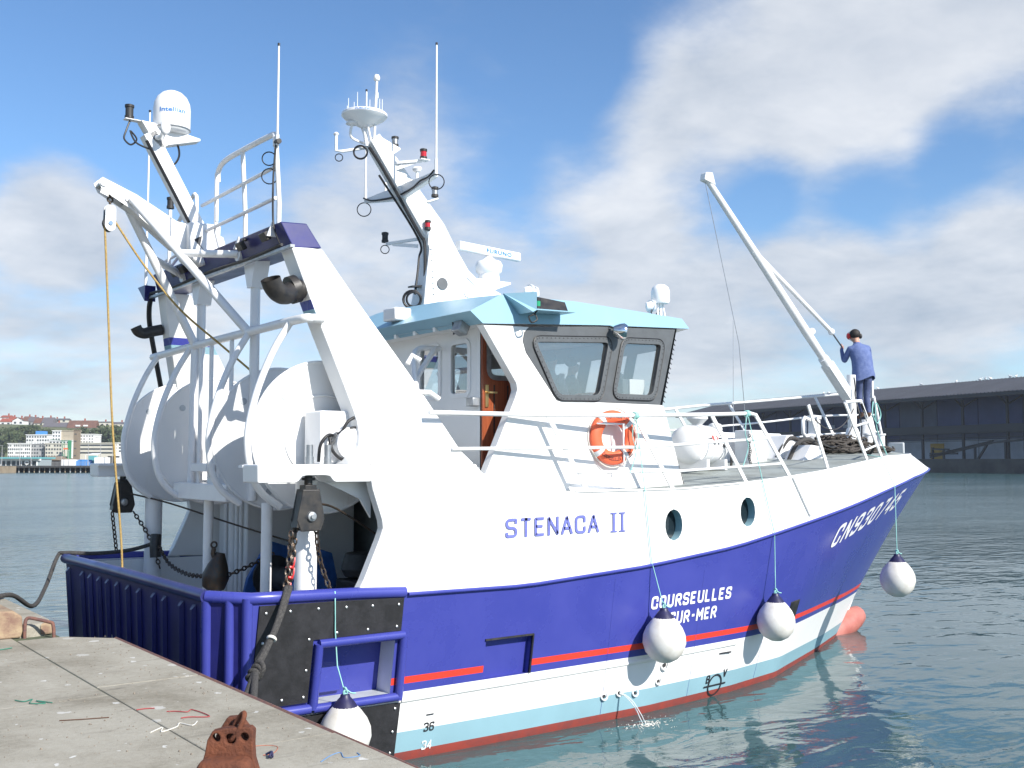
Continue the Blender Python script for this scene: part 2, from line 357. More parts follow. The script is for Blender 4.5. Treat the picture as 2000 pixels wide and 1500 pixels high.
def block_letters(body, fn, width, height, material, parent, thick=.17, gap=.30, shear=0.0):
    """painted block capitals laid on a surface by fn(u, v)"""
    b = MB(); x = 0; strokes = []
    for ch in body:
        if ch == ' ': x += .5; continue
        w_, g = glyph(ch)
        for P, r, cl in g: strokes.append((x, _rp([(p[0], thick / 2 + p[1] * (1 - thick)) for p in P], max(r, .001), bool(cl)) if len(P) > 2 else [Vector((p[0], thick / 2 + p[1] * (1 - thick))) for p in P], cl))
        x += w_ + gap
    tot = x - gap + thick
    for x0, P, cl in strokes:
        Q = [P[0]]
        for p in P[1:]:
            if (p - Q[-1]).length > 1e-4: Q.append(p)
        D = []
        for i in range(len(Q) - (0 if cl else 1)):
            a, c = Q[i], Q[(i + 1) % len(Q)]; k = max(1, int((c - a).length / .12)); D += [a.lerp(c, j / k) for j in range(k)]
        if not cl: D.append(Q[-1])
        n = len(D); L = []; Rr = []
        for i in range(n):
            a = D[i - 1] if (cl or i > 0) else D[i]; c = D[(i + 1) % n] if (cl or i < n - 1) else D[i]; t = (c - a).normalized()
            e0 = (D[i] - a).normalized() if (D[i] - a).length > 1e-6 else t; nn = Vector((-t.y, t.x)); m_ = 1 / max(.45, abs(t.dot(e0)))
            q = D[i].copy()
            if not cl and i == 0: q -= t * (thick / 2 if abs(t.x) < .99 or True else 0) * (0 if abs(t.y) < .5 else .999)
            if not cl and i == n - 1: q += t * thick / 2 * (0 if abs(t.y) < .5 else .999)
            L.append(q + nn * thick / 2 * m_); Rr.append(q - nn * thick / 2 * m_)
        V = []
        for l_, r_ in zip(L, Rr):
            for p in (l_, r_):
                u, v = (x0 + p.x + thick / 2) / tot * width, min(1, max(0, p.y)) * height; V.append(fn(u + shear * v, v))
        b.add(V, [(2 * i, 2 * ((i + 1) % n), 2 * ((i + 1) % n) + 1, 2 * i + 1) for i in range(n if cl else n - 1)])
    return b.build('lettering', material, parent, smooth=0, recalc=False)
def lettering(body, fn, width, height, material, parent, bold=.0, spacing=1.0, shear=0.0, name='lettering', subdiv=0):
    """flat painted letters: text scaled to width x height, each point laid on a surface by fn(u, v)"""
    vs, fs, (x0, x1, y0, y1) = text2d(body, 1.0, bold, spacing, shear)
    b = MB(); b.add([fn((x - x0) / (x1 - x0) * width, (y - y0) / (y1 - y0) * height) for x, y in vs], fs)
    return b.build(name, material, parent, smooth=0, recalc=False)

# ================================================================== setting: water, quay, far shores
def far(l, d, z=0.0):
    """harbour axes: l metres to the right, d metres straight out from the quay corner where the camera stands"""
    p = Vector((-3.87, -12.49, 0)) + rgv * l + fwv * d; return Vector((p.x, p.y, z))
def water_mat():
    m = bpy.data.materials.new('harbour_water'); m.use_nodes = True; nd, lk = m.node_tree.nodes, m.node_tree.links
    b = nd['Principled BSDF']; b.inputs['Base Color'].default_value = (.040, .088, .092, 1); b.inputs['Roughness'].default_value = .04; b.inputs['IOR'].default_value = 1.33
    t = N(nd, 'ShaderNodeTexCoord')
    mp = N(nd, 'ShaderNodeMapping'); lk.new(t.outputs['Object'], mp.inputs[0]); mp.inputs['Rotation'].default_value = (0, 0, R(20)); mp.inputs['Scale'].default_value = (1.0, 1.7, 1)
    a = noise(mp.outputs[0], .85, 2, .45, .8, nd, lk); c = noise(mp.outputs[0], 2.4, 2, .5, .5, nd, lk); e = noise(mp.outputs[0], .12, 2, .5, .2, nd, lk); fine = noise(mp.outputs[0], 11, 2, .5, 0, nd, lk)
    gust = N(nd, 'ShaderNodeMapRange'); lk.new(noise(mp.outputs[0], .035, 3, .6, .5, nd, lk), gust.inputs[0]); gust.inputs[1].default_value = .4; gust.inputs[2].default_value = .65; gust.inputs[3].default_value = .55; gust.inputs[4].default_value = 1.3
    # the water is calm in the lee of the boat and the quay and roughens out in the basin
    ln = N(nd, 'ShaderNodeVectorMath', operation='DISTANCE'); lk.new(t.outputs['Object'], ln.inputs[0]); ln.inputs[1].default_value = (7, -6, 0)
    lee = N(nd, 'ShaderNodeMapRange', interpolation_type='SMOOTHSTEP'); lk.new(ln.outputs['Value'], lee.inputs[0]); lee.inputs[1].default_value = 9; lee.inputs[2].default_value = 55
    rg = N(nd, 'ShaderNodeMapRange'); lk.new(lee.outputs[0], rg.inputs[0]); rg.inputs[3].default_value = .02; rg.inputs[4].default_value = .16; lk.new(rg.outputs[0], b.inputs['Roughness'])
    kf = N(nd, 'ShaderNodeMapRange'); lk.new(lee.outputs[0], kf.inputs[0]); kf.inputs[3].default_value = .5; kf.inputs[4].default_value = 1.6
    h = M('ADD', M('MULTIPLY', a, .55, nodes=nd, links=lk), M('MULTIPLY', M('MULTIPLY', c, .20, nodes=nd, links=lk), kf.outputs[0], nodes=nd, links=lk), nodes=nd, links=lk)
    h = M('ADD', h, M('MULTIPLY', M('MULTIPLY', fine, .035, nodes=nd, links=lk), kf.outputs[0], nodes=nd, links=lk), nodes=nd, links=lk)
    h = M('ADD', M('MULTIPLY', h, gust.outputs[0], nodes=nd, links=lk), M('MULTIPLY', e, .8, nodes=nd, links=lk), nodes=nd, links=lk)
    bp = N(nd, 'ShaderNodeBump'); lk.new(h, bp.inputs['Height']); bp.inputs['Strength'].default_value = 1.0; bp.inputs['Distance'].default_value = .10
    lk.new(bp.outputs[0], b.inputs['Normal'])
    return m
WATER = water_mat()
w = MB(); w.add([(-2500, -2500, 0), (2500, -2500, 0), (2500, 2500, 0), (-2500, 2500, 0)], [(0, 1, 2, 3)])
tag(w.build('water', WATER, None, smooth=0), kind='structure')

def concrete_mat():
    m = bpy.data.materials.new('quay_concrete'); m.use_nodes = True; nd, lk = m.node_tree.nodes, m.node_tree.links
    b = nd['Principled BSDF']; b.inputs['Roughness'].default_value = .88; b.inputs['Specular IOR Level'].default_value = .25
    t = N(nd, 'ShaderNodeTexCoord'); vec = t.outputs['Object']
    f1 = noise(vec, 1.1, 8, .62, .4, nd, lk); f2 = noise(vec, 26, 6, .7, 0, nd, lk); f3 = noise(vec, 140, 3, .7, 0, nd, lk)
    r = N(nd, 'ShaderNodeValToRGB'); lk.new(M('ADD', M('MULTIPLY', f1, .62, nodes=nd, links=lk), M('ADD', M('MULTIPLY', f2, .25, nodes=nd, links=lk), M('MULTIPLY', f3, .13, nodes=nd, links=lk), nodes=nd, links=lk), nodes=nd, links=lk), r.inputs[0])
    r.color_ramp.elements[0].position = .36; r.color_ramp.elements[0].color = (.21, .188, .145, 1); r.color_ramp.elements[1].position = .64; r.color_ramp.elements[1].color = (.41, .385, .325, 1)
    el = r.color_ramp.elements.new(.5); el.color = (.33, .305, .25, 1)
    # gull droppings: scattered pale splashes
    mp = N(nd, 'ShaderNodeMapping'); lk.new(vec, mp.inputs[0]); mp.inputs['Rotation'].default_value = (0, 0, R(-37)); mp.inputs['Scale'].default_value = (1, .85, 1)
    wob = N(nd, 'ShaderNodeVectorMath', operation='MULTIPLY_ADD'); nn = N(nd, 'ShaderNodeTexNoise'); lk.new(vec, nn.inputs['Vector']); nn.inputs['Scale'].default_value = 14; nn.inputs['Detail'].default_value = 3
    lk.new(nn.outputs['Color'], wob.inputs[0]); wob.inputs[1].default_value = (.10, .10, 0); lk.new(mp.outputs[0], wob.inputs[2])
    def splat(scale, thr, dens):
        v = N(nd, 'ShaderNodeTexVoronoi'); lk.new(wob.outputs[0], v.inputs['Vector']); v.inputs['Scale'].default_value = scale; v.inputs['Randomness'].default_value = 1.0
        sep_ = N(nd, 'ShaderNodeSeparateColor'); lk.new(v.outputs['Color'], sep_.inputs[0])
        rad = M('MULTIPLY', sep_.outputs[0], thr, nodes=nd, links=lk)
        inside = M('LESS_THAN', v.outputs['Distance'], rad, nodes=nd, links=lk); keep = M('LESS_THAN', sep_.outputs[1], dens, nodes=nd, links=lk)
        return M('MULTIPLY', M('MULTIPLY', inside, keep, nodes=nd, links=lk), sep_.outputs[2], nodes=nd, links=lk)
    s = M('MAXIMUM', splat(3.4, .20, .65), splat(8.5, .24, .40), nodes=nd, links=lk)
    mx_ = N(nd, 'ShaderNodeMix', data_type='RGBA'); lk.new(M('MULTIPLY', s, .85, nodes=nd, links=lk), mx_.inputs['Factor']); lk.new(r.outputs[0], mx_.inputs['A']); mx_.inputs['B'].default_value = (.74, .74, .72, 1)
    # dark oily smear
    st = N(nd, 'ShaderNodeMapping'); lk.new(vec, st.inputs[0]); st.inputs['Rotation'].default_value = (0, 0, R(50)); st.inputs['Scale'].default_value = (.7, 3.5, 1)
    sm_ = N(nd, 'ShaderNodeMapRange'); lk.new(noise(st.outputs[0], 2.2, 6, .7, .5, nd, lk), sm_.inputs[0]); sm_.inputs[1].default_value = .60; sm_.inputs[2].default_value = .74; sm_.inputs[4].default_value = .55
    mx3 = N(nd, 'ShaderNodeMix', data_type='RGBA'); lk.new(sm_.outputs[0], mx3.inputs['Factor']); lk.new(mx_.outputs['Result'], mx3.inputs['A']); mx3.inputs['B'].default_value = (.085, .078, .068, 1)
    lk.new(mx3.outputs['Result'], b.inputs['Base Color'])
    bp = N(nd, 'ShaderNodeBump'); lk.new(M('ADD', f2, M('MULTIPLY', f3, .6, nodes=nd, links=lk), nodes=nd, links=lk), bp.inputs['Height']); bp.inputs['Strength'].default_value = .5; bp.inputs['Distance'].default_value = .012
    lk.new(bp.outputs[0], b.inputs['Normal'])
    return m
CONC = concrete_mat()
STONE = mat('quay_stone', (.30, .25, .19), .9, var=.5, vscale=3, col2=(.16, .13, .10), bump=.6, bscale=14)
SANDS = mat('worn_sandstone', (.36, .27, .17), .9, var=.5, vscale=7, col2=(.20, .12, .09), bump=.7, bscale=30)
WEED = mat('quay_face', (.10, .12, .07), .9, var=.6, vscale=2, col2=(.05, .055, .04), bump=.5, bscale=12)
# quay body below the slabs
rz = random.Random(5)
qb = MB().prism([(-.86, -60), (-.86, -2.52), (-1.22, -2.14), (-1.22, 30), (-60, 30), (-60, -60)], lambda x, y: (x, y, -3), lambda x, y: (x, y, 1.591))
quay = tag(qb.build('quay', WEED, None, smooth=0), kind='structure')
def slab(poly, z0, z1, m, parent=None, name='slab', tilt=0):
    return MB().prism(poly, lambda x, y: (x, y, z0), lambda x, y: (x, y, z1 + tilt * (x + 1.2))).build(name, m, parent, smooth=0, bevel=.008)
g_ = .004
ys = [-2.52]
while ys[-1] > -16: ys.append(ys[-1] - rz.uniform(1.7, 2.3))
for i in range(len(ys) - 1):
    y1, y0 = ys[i], ys[i + 1]
    if i == 0: slab([(-.845, y0 + g_), (-.845, -2.52), (-1.21, -2.15), (-1.60 + g_, -2.15), (-1.60 + g_, y0 + g_)], 1.50, 1.60, CONC, quay)
    else: slab([(-.845, y0 + g_), (-.845, y1 - g_), (-1.60 + g_, y1 - g_), (-1.60 + g_, y0 + g_)], 1.50, 1.60 + rz.uniform(-.004, .004), CONC, quay)
xs_ = [-1.60, -3.9, -6.5, -9.5, -14]
for k in range(len(xs_) - 1):
    yy = [-1.96, -4.9 - .4 * k, -8.3, -11.5, -15.0, -20]
    for i in range(len(yy) - 1): slab([(xs_[k] - g_, yy[i + 1] + g_), (xs_[k] - g_, yy[i] - g_), (xs_[k + 1] + g_, yy[i] - g_), (xs_[k + 1] + g_, yy[i + 1] + g_)], 1.50, 1.60 + rz.uniform(-.004, .004), CONC, quay)
MB().tube([(-.842, -2.50, 1.575), (-.842, -9, 1.575), (-.842, -20, 1.575)], .032, 8).build('edge_nosing', RUST2, quay)
# higher slab beyond the step, with its worn rounded corner
rs = [(-1.20, 12), (-1.20, -1.62), (-1.225, -1.80), (-1.30, -1.92), (-1.42, -1.955), (-6, -1.955), (-6, 12)]
MB().prism(rs, lambda x, y: (x, y, 1.50), lambda x, y: (x, y, 1.705)).build('raised_slab', CONC, quay, smooth=0, bevel=.03)
MB().prism([(-1.36, -1.955), (-1.24, -1.93), (-1.215, -1.75), (-1.30, -1.85)], lambda x, y: (x, y, 1.60), lambda x, y: (x, y, 1.71)).build('broken_corner', SANDS, quay, smooth=0, bevel=.02)
kb = MB().prism([(-2.9, 1.60), (-1.53, 1.60), (-1.515, 1.66), (-1.525, 1.79), (-1.60, 1.845), (-2.2, 1.87), (-2.9, 1.87)], lambda x, z: (x, -1.99, z), lambda x, z: (x, -1.25, z))
tag(kb.build('coping_stone', SANDS, None, smooth=0, bevel=.015), 'worn yellowish stone block lying on the quay beside the iron staple', 'stone block')
tag(MB().tube(catmull([(-1.50, -1.99, 1.58), (-1.50, -1.99, 1.72), (-1.485, -1.99, 1.765), (-1.45, -2.01, 1.77), (-1.32, -2.10, 1.735), (-1.29, -2.12, 1.71), (-1.28, -2.125, 1.58)], 5), .016, 8).build('iron_staple', RUST2, None, smooth=60), 'rusty iron staple handle set in the quay step', 'mooring staple')

# rusty mooring fitting in the foreground
fo = Vector((-1.93, -7.82, 1.60)); fit = empty('mooring_fitting', fo); tag(fit, 'rusty iron mooring fitting with two holes and a ring on the quay', 'mooring fitting')
def Fm(dep): return lambda u, z: tuple(rgv * u + fwv * dep + Vector((0, 0, z - 1.60)))
OUT = [(-.25, 1.60), (-.20, 1.72), (-.16, 1.786), (-.128, 1.845), (-.114, 1.892), (-.104, 1.951), (-.083, 1.989), (-.03, 2.003), (.06, 2.010), (.087, 2.008), (.103, 1.994), (.101, 1.93), (.106, 1.87), (.122, 1.82), (.137, 1.786), (.17, 1.70), (.20, 1.60)]
def circ(cx, cz, r_, n=14): return [(cx + r_ * math.cos(2 * math.pi * k / n), cz + r_ * math.sin(2 * math.pi * k / n)) for k in range(n)]
_fit_defer = (OUT, circ, Fm, fit)
PILES = []
def scrap(pts, m, label, r_=.006, cat='twine'):
    r_ *= .55
    b = MB(); b.tube(catmull([(x, y, 1.605 + (z_ if len(q) > 2 else 0)) for q in pts for x, y, z_ in [(q[0], q[1], q[2] if len(q) > 2 else 0)]], 5), r_, 5); return tag(b.build('twine_scrap', m, None, smooth=60), label, cat, 'scraps of twine littering the quay')
ORTW = mat('orange_twine', (.40, .12, .07), .9); REDTW = mat('red_twine', (.36, .06, .06), .9); GRNTW = mat('green_twine', (.05, .20, .14), .9); BLUTW = mat('blue_twine', (.12, .22, .38), .9); BRNTW = mat('dry_stalk', (.10, .05, .03), .9)
scrap([(-1.46, -5.63), (-1.41, -5.66), (-1.36, -5.72), (-1.31, -5.68), (-1.29, -5.92), (-1.40, -5.86), (-1.45, -5.86)], REDTW, 'red twine zigzag lying on the quay near its edge')
scrap([(-2.16, -4.70), (-2.12, -4.78), (-2.06, -4.74), (-2.10, -4.86), (-2.02, -4.92), (-2.05, -4.80), (-1.98, -4.93)], GRNTW, 'tangled green twine lying on the quay', .007)
scrap([(-1.72, -6.10), (-1.62, -6.02), (-1.66, -6.12), (-1.55, -6.06), (-1.50, -5.98), (-1.46, -6.08), (-1.40, -6.0)], WHTROPE, 'frayed white twine lying on the quay', .007)
scrap([(-1.60, -5.47), (-1.54, -5.47), (-1.49, -5.49)], REDTW, 'short bit of red twine beside a joint in the quay')
scrap([(-1.20, -7.26), (-1.10, -7.18), (-1.03, -7.16), (-1.06, -7.26), (-.98, -7.28), (-.96, -7.22)], BLUTW, 'blue twine curled near the quay edge', .007)
scrap([(-2.07, -5.47), (-1.95, -5.52), (-1.80, -5.57)], BRNTW, 'thin brown stalk lying on the quay', .006, 'stalk')
scrap([(-1.40, -6.74), (-1.30, -6.77), (-1.255, -6.84), (-1.33, -6.95), (-1.39, -6.95)], ORTW, 'orange twine loop beside the rusty fitting', .004)
scrap([(-1.385, -6.98, .01), (-1.37, -7.02, .03), (-1.395, -7.04, .01), (-1.36, -7.0, .02), (-1.38, -7.05, .01)], FENDB, 'dark blue knot of twine beside the rusty fitting', .012)
scrap([(-1.83, -2.57), (-1.78, -2.56), (-1.72, -2.53)], GRNTW, 'short bit of green twine near the stone block', .008)

# grit and pebbles lying on the concrete
rg_ = random.Random(11); gr = MB()
for k in range(900):
    x, y = -.90 - abs(rg_.gauss(0, 1.1)), rg_.uniform(-9.5, -2.3); s_ = rg_.uniform(.002, .0065) * (1.7 if rg_.random() < .06 else 1); z_ = 1.602
    gr.add([(x + s_ * rg_.uniform(.7, 1.5), y, z_), (x - s_ * .5, y + s_ * rg_.uniform(.6, 1.3), z_), (x - s_ * .6, y - s_ * rg_.uniform(.6, 1.2), z_), (x, y, z_ + s_ * rg_.uniform(.6, 1.2))], [(0, 1, 3), (1, 2, 3), (2, 0, 3)])
tag(gr.build('grit', STONE, None, smooth=0), 'dark grit scattered over the quay concrete', 'grit', kind='stuff')
# ---- warehouse across the basin on the right: long shed with a deep canopy
def wpt(s, o, z):
    """s metres along the warehouse quay from its near end, o metres back from the quay edge"""
    p = far(135, 250) + (rgv * -.397 + fwv * .918) * s + (rgv * .918 + fwv * .397) * o; return Vector((p.x, p.y, z))
def wq(b, s0, s1, o0, o1, z0, z1, mi=0):
    P = [wpt(s, o, z) for z in (z0, z1) for s, o in ((s0, o0), (s1, o0), (s1, o1), (s0, o1))]
    b.add(P, [(3, 2, 1, 0), (4, 5, 6, 7), (0, 1, 5, 4), (1, 2, 6, 5), (2, 3, 7, 6), (3, 0, 4, 7)], mi); return b
FQ = mat('far_quay_wall', (.085, .085, .08), .9, var=.5, vscale=.3, col2=(.05, .05, .05))
WROOF = mat('slate_sheet_roof', (.036, .042, .06), .6, var=.15, vscale=.2)
def corrug(m, scale):
    nd, lk = m.node_tree.nodes, m.node_tree.links; b = nd['Principled BSDF']; t = N(nd, 'ShaderNodeTexCoord'); mp = N(nd, 'ShaderNodeMapping'); lk.new(t.outputs['Object'], mp.inputs[0]); mp.inputs['Rotation'].default_value = (0, 0, -math.atan2((rgv * -.397 + fwv * .918).y, (rgv * -.397 + fwv * .918).x))
    wv = N(nd, 'ShaderNodeTexWave'); lk.new(mp.outputs[0], wv.inputs[0]); wv.inputs['Scale'].default_value = scale; bp = N(nd, 'ShaderNodeBump'); lk.new(wv.outputs['Fac'], bp.inputs['Height']); bp.inputs['Distance'].default_value = .3; bp.inputs['Strength'].default_value = 1; lk.new(bp.outputs[0], b.inputs['Normal'])
corrug(WROOF, .22)
WB1 = mat('warehouse_blue', (.022, .045, .15), .6, var=.15, vscale=.3); WB2 = mat('warehouse_greyblue', (.065, .085, .14), .6, var=.2, vscale=.2); WWH = mat('warehouse_white', (.40, .43, .49), .7, var=.2, vscale=.3); WDK = mat('warehouse_steel', (.018, .021, .027), .6); WYL = mat('warehouse_yellow', (.42, .25, .03), .6)
tag(wq(MB(), -60, 240, 0, 60, -2, 3.7).build('far_quay', FQ, None, smooth=0), kind='structure')
ware = empty('warehouse', wpt(70, 20, 3.7)); tag(ware, 'long dark warehouse with corrugated roof and deep canopy across the basin', 'warehouse')
def wbuild(b, name, m): b.v = [tuple(Vector(p) - ware.location) for p in b.v]; return b.build(name, m, ware, smooth=0)
b = MB(); E0, E1 = -45, 186
b.add([wpt(E0, 4, 21.2), wpt(E1, 4, 21.2), wpt(E1 - 5, 24, 26.4), wpt(E0, 24, 26.4), wpt(E0, 46, 21.2), wpt(E1, 46, 21.2)], [(0, 1, 2, 3), (3, 2, 5, 4)]); b.add([wpt(E1, 4, 21.2), wpt(E1 - 5, 24, 26.4), wpt(E1, 46, 21.2)], [(0, 1, 2)]); wbuild(b, 'roof', WROOF)
rbs = MB(); s_ = E0 + .5
while s_ < E1 - 6: rbs.bar(wpt(s_, 4.2, 21.3), wpt(s_, 23.9, 26.42), .35, .30); s_ += 1.3
wbuild(rbs, 'roof_ribs', WROOF)['kind'] = 'stuff'
wbuild(wq(MB(), E0, E1, 4.05, 4.5, 20.2, 21.15), 'eave_fascia', WDK)
wbuild(wq(MB(), E0, E1 - 1, 4.6, 45.5, 20.95, 21.1), 'canopy_soffit', WDK)
k = 0; s = E0
while s < E1 - 4:
    s1 = min(s + 15, E1 - 2)
    wbuild(wq(MB(), s + .15, s1 - .15, 14, 14.3, 13.2, 20.9), 'wall_panel', WB1 if (k % 3 != 1 or s > 70) else WB2)
    wbuild(wq(MB(), s + .15, s1 - .15, 14, 14.3, 9.2, 13.1), 'wall_panel', WB1 if s > 70 else WB2)
    wbuild(wq(MB(), s + .15, s1 - .15, 13.9, 14.3, 3.7, 9.1), 'wall_panel', WWH if s < 80 else WB1)
    wbuild(wq(MB(), s - .3, s + .3, 8.0, 8.6, 3.7, 20.2), 'column', WDK)
    b = MB(); b.bar(wpt(s, 8.3, 18.0), wpt(s, 13.9, 20.6), .3, .4); b.bar(wpt(s, 8.3, 18.0), wpt(s, 5, 20.6), .3, .4); wbuild(b, 'brace', WDK)
    s = s1; k += 1
wbuild(wq(MB(), E1 - 2.4, E1 - 2, 14, 45, 3.7, 20.9), 'end_wall', WB2); wbuild(wq(MB(), E0, E1 - 2, 44.5, 45, 3.7, 20.9), 'rear_wall', WB1)
wbuild(wq(MB(), E0, E1 - 6, 7.6, 10.6, 10.7, 11.1), 'gallery_floor', WDK); wbuild(wq(MB(), E0, E1 - 6, 7.5, 7.7, 11.0, 13.0), 'gallery_truss', WDK)
b = MB()
for z in (8.6, 9.5): wq(b, E0, E1 - 6, 7.9, 8.05, z, z + .15)
wbuild(b, 'pipe_run', WDK)
wbuild(wq(MB(), 57.5, 62.5, 13.6, 13.9, 3.7, 8.2), 'door', WYL); wbuild(wq(MB(), 172, 174, 13.6, 13.9, 3.7, 6.5), 'door', WYL)
for s in (96, 104): wbuild(wq(MB(), s, s + 4, 13.7, 13.95, 13.8, 14.9), 'window', WWH)
cv = empty('conveyor', wpt(38, 5, 3.7)); tag(cv, 'dark inclined conveyor standing on the quay before the warehouse', 'conveyor')
b = MB()
for p, q in (((14, 5, 4.2), (-8, 5, 8.0)), ((-8, 5, 8.0), (-24, 5, 9.0)), ((14, 5, 5.2), (4, 5, 5.2)), ((13, 5, 3.7), (13, 5, 7)), ((9, 5, 3.7), (9, 5, 6.5)), ((-2, 5, 3.7), (-2, 5, 6.8)), ((-3, 5, 3.7), (-6, 5, 7.4)), ((-12, 5, 3.7), (-12, 5, 8)), ((13, 5, 6.5), (7, 5, 6.3))): b.bar(wpt(p[0] + 40, *p[1:]), wpt(q[0] + 40, *q[1:]), .5, .5)
b.v = [tuple(Vector(p) - cv.location) for p in b.v]; b.build('frame', WDK, cv, smooth=0)
b = MB(); b.bar(wpt(54, 5, 4.7), wpt(32, 5, 8.5), .8, .25); b.v = [tuple(Vector(p) - cv.location) for p in b.v]; b.build('belt', WDK, cv, smooth=0)
GULLM = mat('gull_white', (.75, .75, .75), .7)
gm = None
for k, (s, z) in enumerate(((40.6, 26.5), (42.5, 26.5), (49.5, 26.5), (51.3, 26.5), (53.2, 26.5), (62, 26.5), (76, 26.5), (95, 26.5), (97.5, 26.5), (119, 26.5), (121.5, 26.5))):
    if gm is None:
        gb = MB().ball((0, 0, .22), .2, sq=(1.7, .9, .9)).ball((.32, 0, .46), .11).cyl((.42, 0, .46), (.55, 0, .44), .03, .01, 6).bar((-.2, 0, .25), (-.55, 0, .2), .14, .05).cyl((.0, .05, -.1), (.0, .05, .1), .02).cyl((0, -.05, -.1), (0, -.05, .1), .02)
        gm = gb.build('gull', GULLM, None); o = gm
    else: o = gm.copy(); COL.objects.link(o)
    o.location = wpt(s, 24, z - .0); o.rotation_euler = (0, 0, k * 1.3); o.scale = (1.5, 1.5, 1.5)
    tag(o, 'white gull on the dark warehouse ridge, %s from the right' % ('first', 'second', 'third', 'fourth', 'fifth', 'sixth', 'seventh', 'eighth', 'ninth', 'tenth', 'eleventh')[k], 'gull', 'gulls on the warehouse ridge')

# ---- town across the harbour on the left
def lx(px, d): return (px - 1000) / 2080 * d      # bearing of a landmark to metres at distance d
def lz(py, d): return 3.2 + (900 - py) * d / 2080
TW = {}
def tm(name, col, rough=.8, **k): TW[name] = mat('town_' + name, col, rough, **k); return TW[name]
tm('white', (.74, .74, .72), var=.08, vscale=.2); tm('cream', (.58, .55, .47), var=.1, vscale=.2); tm('grey', (.36, .36, .36), var=.1, vscale=.2); tm('beige', (.36, .31, .23)); tm('brown', (.22, .17, .12)); tm('win', (.045, .055, .065), .3); tm('redroof', (.34, .09, .055), var=.3, vscale=.4); tm('brownroof', (.17, .085, .06), var=.3, vscale=.4); tm('slate', (.12, .11, .12)); tm('blue', (.05, .22, .55)); tm('teal', (.12, .36, .38)); tm('green', (.04, .22, .11)); tm('dark', (.05, .05, .05)); tm('stone', (.30, .24, .17), var=.3, vscale=.5); tm('orange', (.6, .14, .05)); tm('glass', (.28, .34, .36), .3)
LEAF = mat('hill_foliage', (.045, .075, .028), .9, var=.6, vscale=.25, col2=(.085, .10, .035)); TRUNK = mat('bark', (.06, .045, .035), .9); HILL = mat('hill_grass', (.09, .12, .05), .95, var=.5, vscale=.03, col2=(.13, .12, .07)); GRND = mat('harbour_ground', (.25, .24, .22), .9, var=.3, vscale=.05)
# ground behind the far quay and the hill
gq = MB(); gq.prism([(-700, 300), (44, 300), (44, 480), (-700, 480)], lambda l, d: far(l, d, -2), lambda l, d: far(l, d, 1.75)); tag(gq.build('far_ground', GRND, None, smooth=0), kind='structure')
hl = MB(); gg = {}
def hillz(l, d): return 1.7 + 33 * smooth(795, 862, d) * (1 - .25 * smooth(-420, -200, l)) + 2.0 * math.sin(l * .02) * smooth(795, 862, d)
HLs = [-1200 + 60 * i for i in range(22)]; HDs = [470, 560, 680, 780, 800, 815, 830, 845, 860, 900, 1000, 1300]
for i, l in enumerate(HLs):
    for j, d in enumerate(HDs): gg[i, j] = len(hl.v); hl.v.append(tuple(far(l, d, hillz(l, d))))
for i in range(len(HLs) - 1):
    for j in range(len(HDs) - 1): hl.f.append((gg[i, j], gg[i + 1, j], gg[i + 1, j + 1], gg[i, j + 1])); hl.m.append(0)
tag(hl.build('hill', HILL, None, smooth=60), kind='structure')
def fbox(b, l0, l1, d0, d1, z0, z1, mi=None):
    P = [far(l, d, z) for z in (z0, z1) for l, d in ((l0, d0), (l1, d0), (l1, d1), (l0, d1))]
    b.add(P, [(3, 2, 1, 0), (4, 5, 6, 7), (0, 1, 5, 4), (1, 2, 6, 5), (2, 3, 7, 6), (3, 0, 4, 7)], mi); return b
def rel(b, root): b.v = [tuple(Vector(p) - root.location) for p in b.v]; return b
def block(px0, px1, top, base, d, wall, label, rows=4, cols=8, depth=14, band=False, winh=.5, name='apartment_building', roofm=None):
    l0, l1, z0, z1 = lx(px0, d), lx(px1, d), lz(base, d), lz(top, d)
    root = empty(name, far((l0 + l1) / 2, d + depth / 2, z0)); tag(root, label, 'building')
    rel(fbox(MB(), l0, l1, d, d + depth, min(z0, 1.0), z1), root).build('wall', TW[wall], root, smooth=0)
    rel(fbox(MB(), l0 - .4, l1 + .4, d - .4, d + depth + .4, z1 + .01, z1 + .5), root).build('roof', TW[roofm or wall], root, smooth=0)
    b = MB(); fh = (z1 - z0) / rows; cw = (l1 - l0) / cols
    for r_ in range(rows):
        if band: fbox(b, l0 + .5, l1 - .5, d - .12, d + .3, z0 + fh * (r_ + .5 - winh / 2), z0 + fh * (r_ + .5 + winh / 2))
        else:
            for c in range(cols):
                if (r_ * 7 + c * 3) % 11 == 5: continue
                fbox(b, l0 + cw * (c + .22), l0 + cw * (c + .78), d - .10, d + .3, z0 + fh * (r_ + .5 - winh / 2), z0 + fh * (r_ + .5 + winh / 2))
    w_ = rel(b, root).build('windows', TW['win'], root, smooth=0); w_['kind'] = 'stuff'
    return root
block(17, 61, 867, 895, 700, 'white', 'long pale four-storey apartment block left of the green crane', 4, 12)
block(62, 88, 868, 895, 702, 'grey', 'pale grey apartment wing with recessed balconies', 4, 5)
block(90, 122, 867, 895, 698, 'cream', 'cream apartment block with square dark windows behind the green crane', 4, 6)
block(52, 98, 850, 870, 770, 'white', 'white upper apartment block with a blue roof hut', 3, 9)
b = fbox(MB(), lx(69, 775), lx(83, 775), 776, 784, lz(850, 775), lz(842, 775)); tag(b.build('roof_hut', TW['blue'], None, smooth=0), 'bright blue roof hut on the white upper apartment block', 'hut')
block(97, 137, 861, 870, 738, 'white', 'low white block just below the beige building', 1, 6, winh=.6)
block(103, 119, 842, 861, 745, 'white', 'white end block with grey balconies on the beige building', 3, 3)
block(119, 143, 842, 861, 746, 'beige', 'beige blank-walled building on the slope', 1, 1, winh=.01)
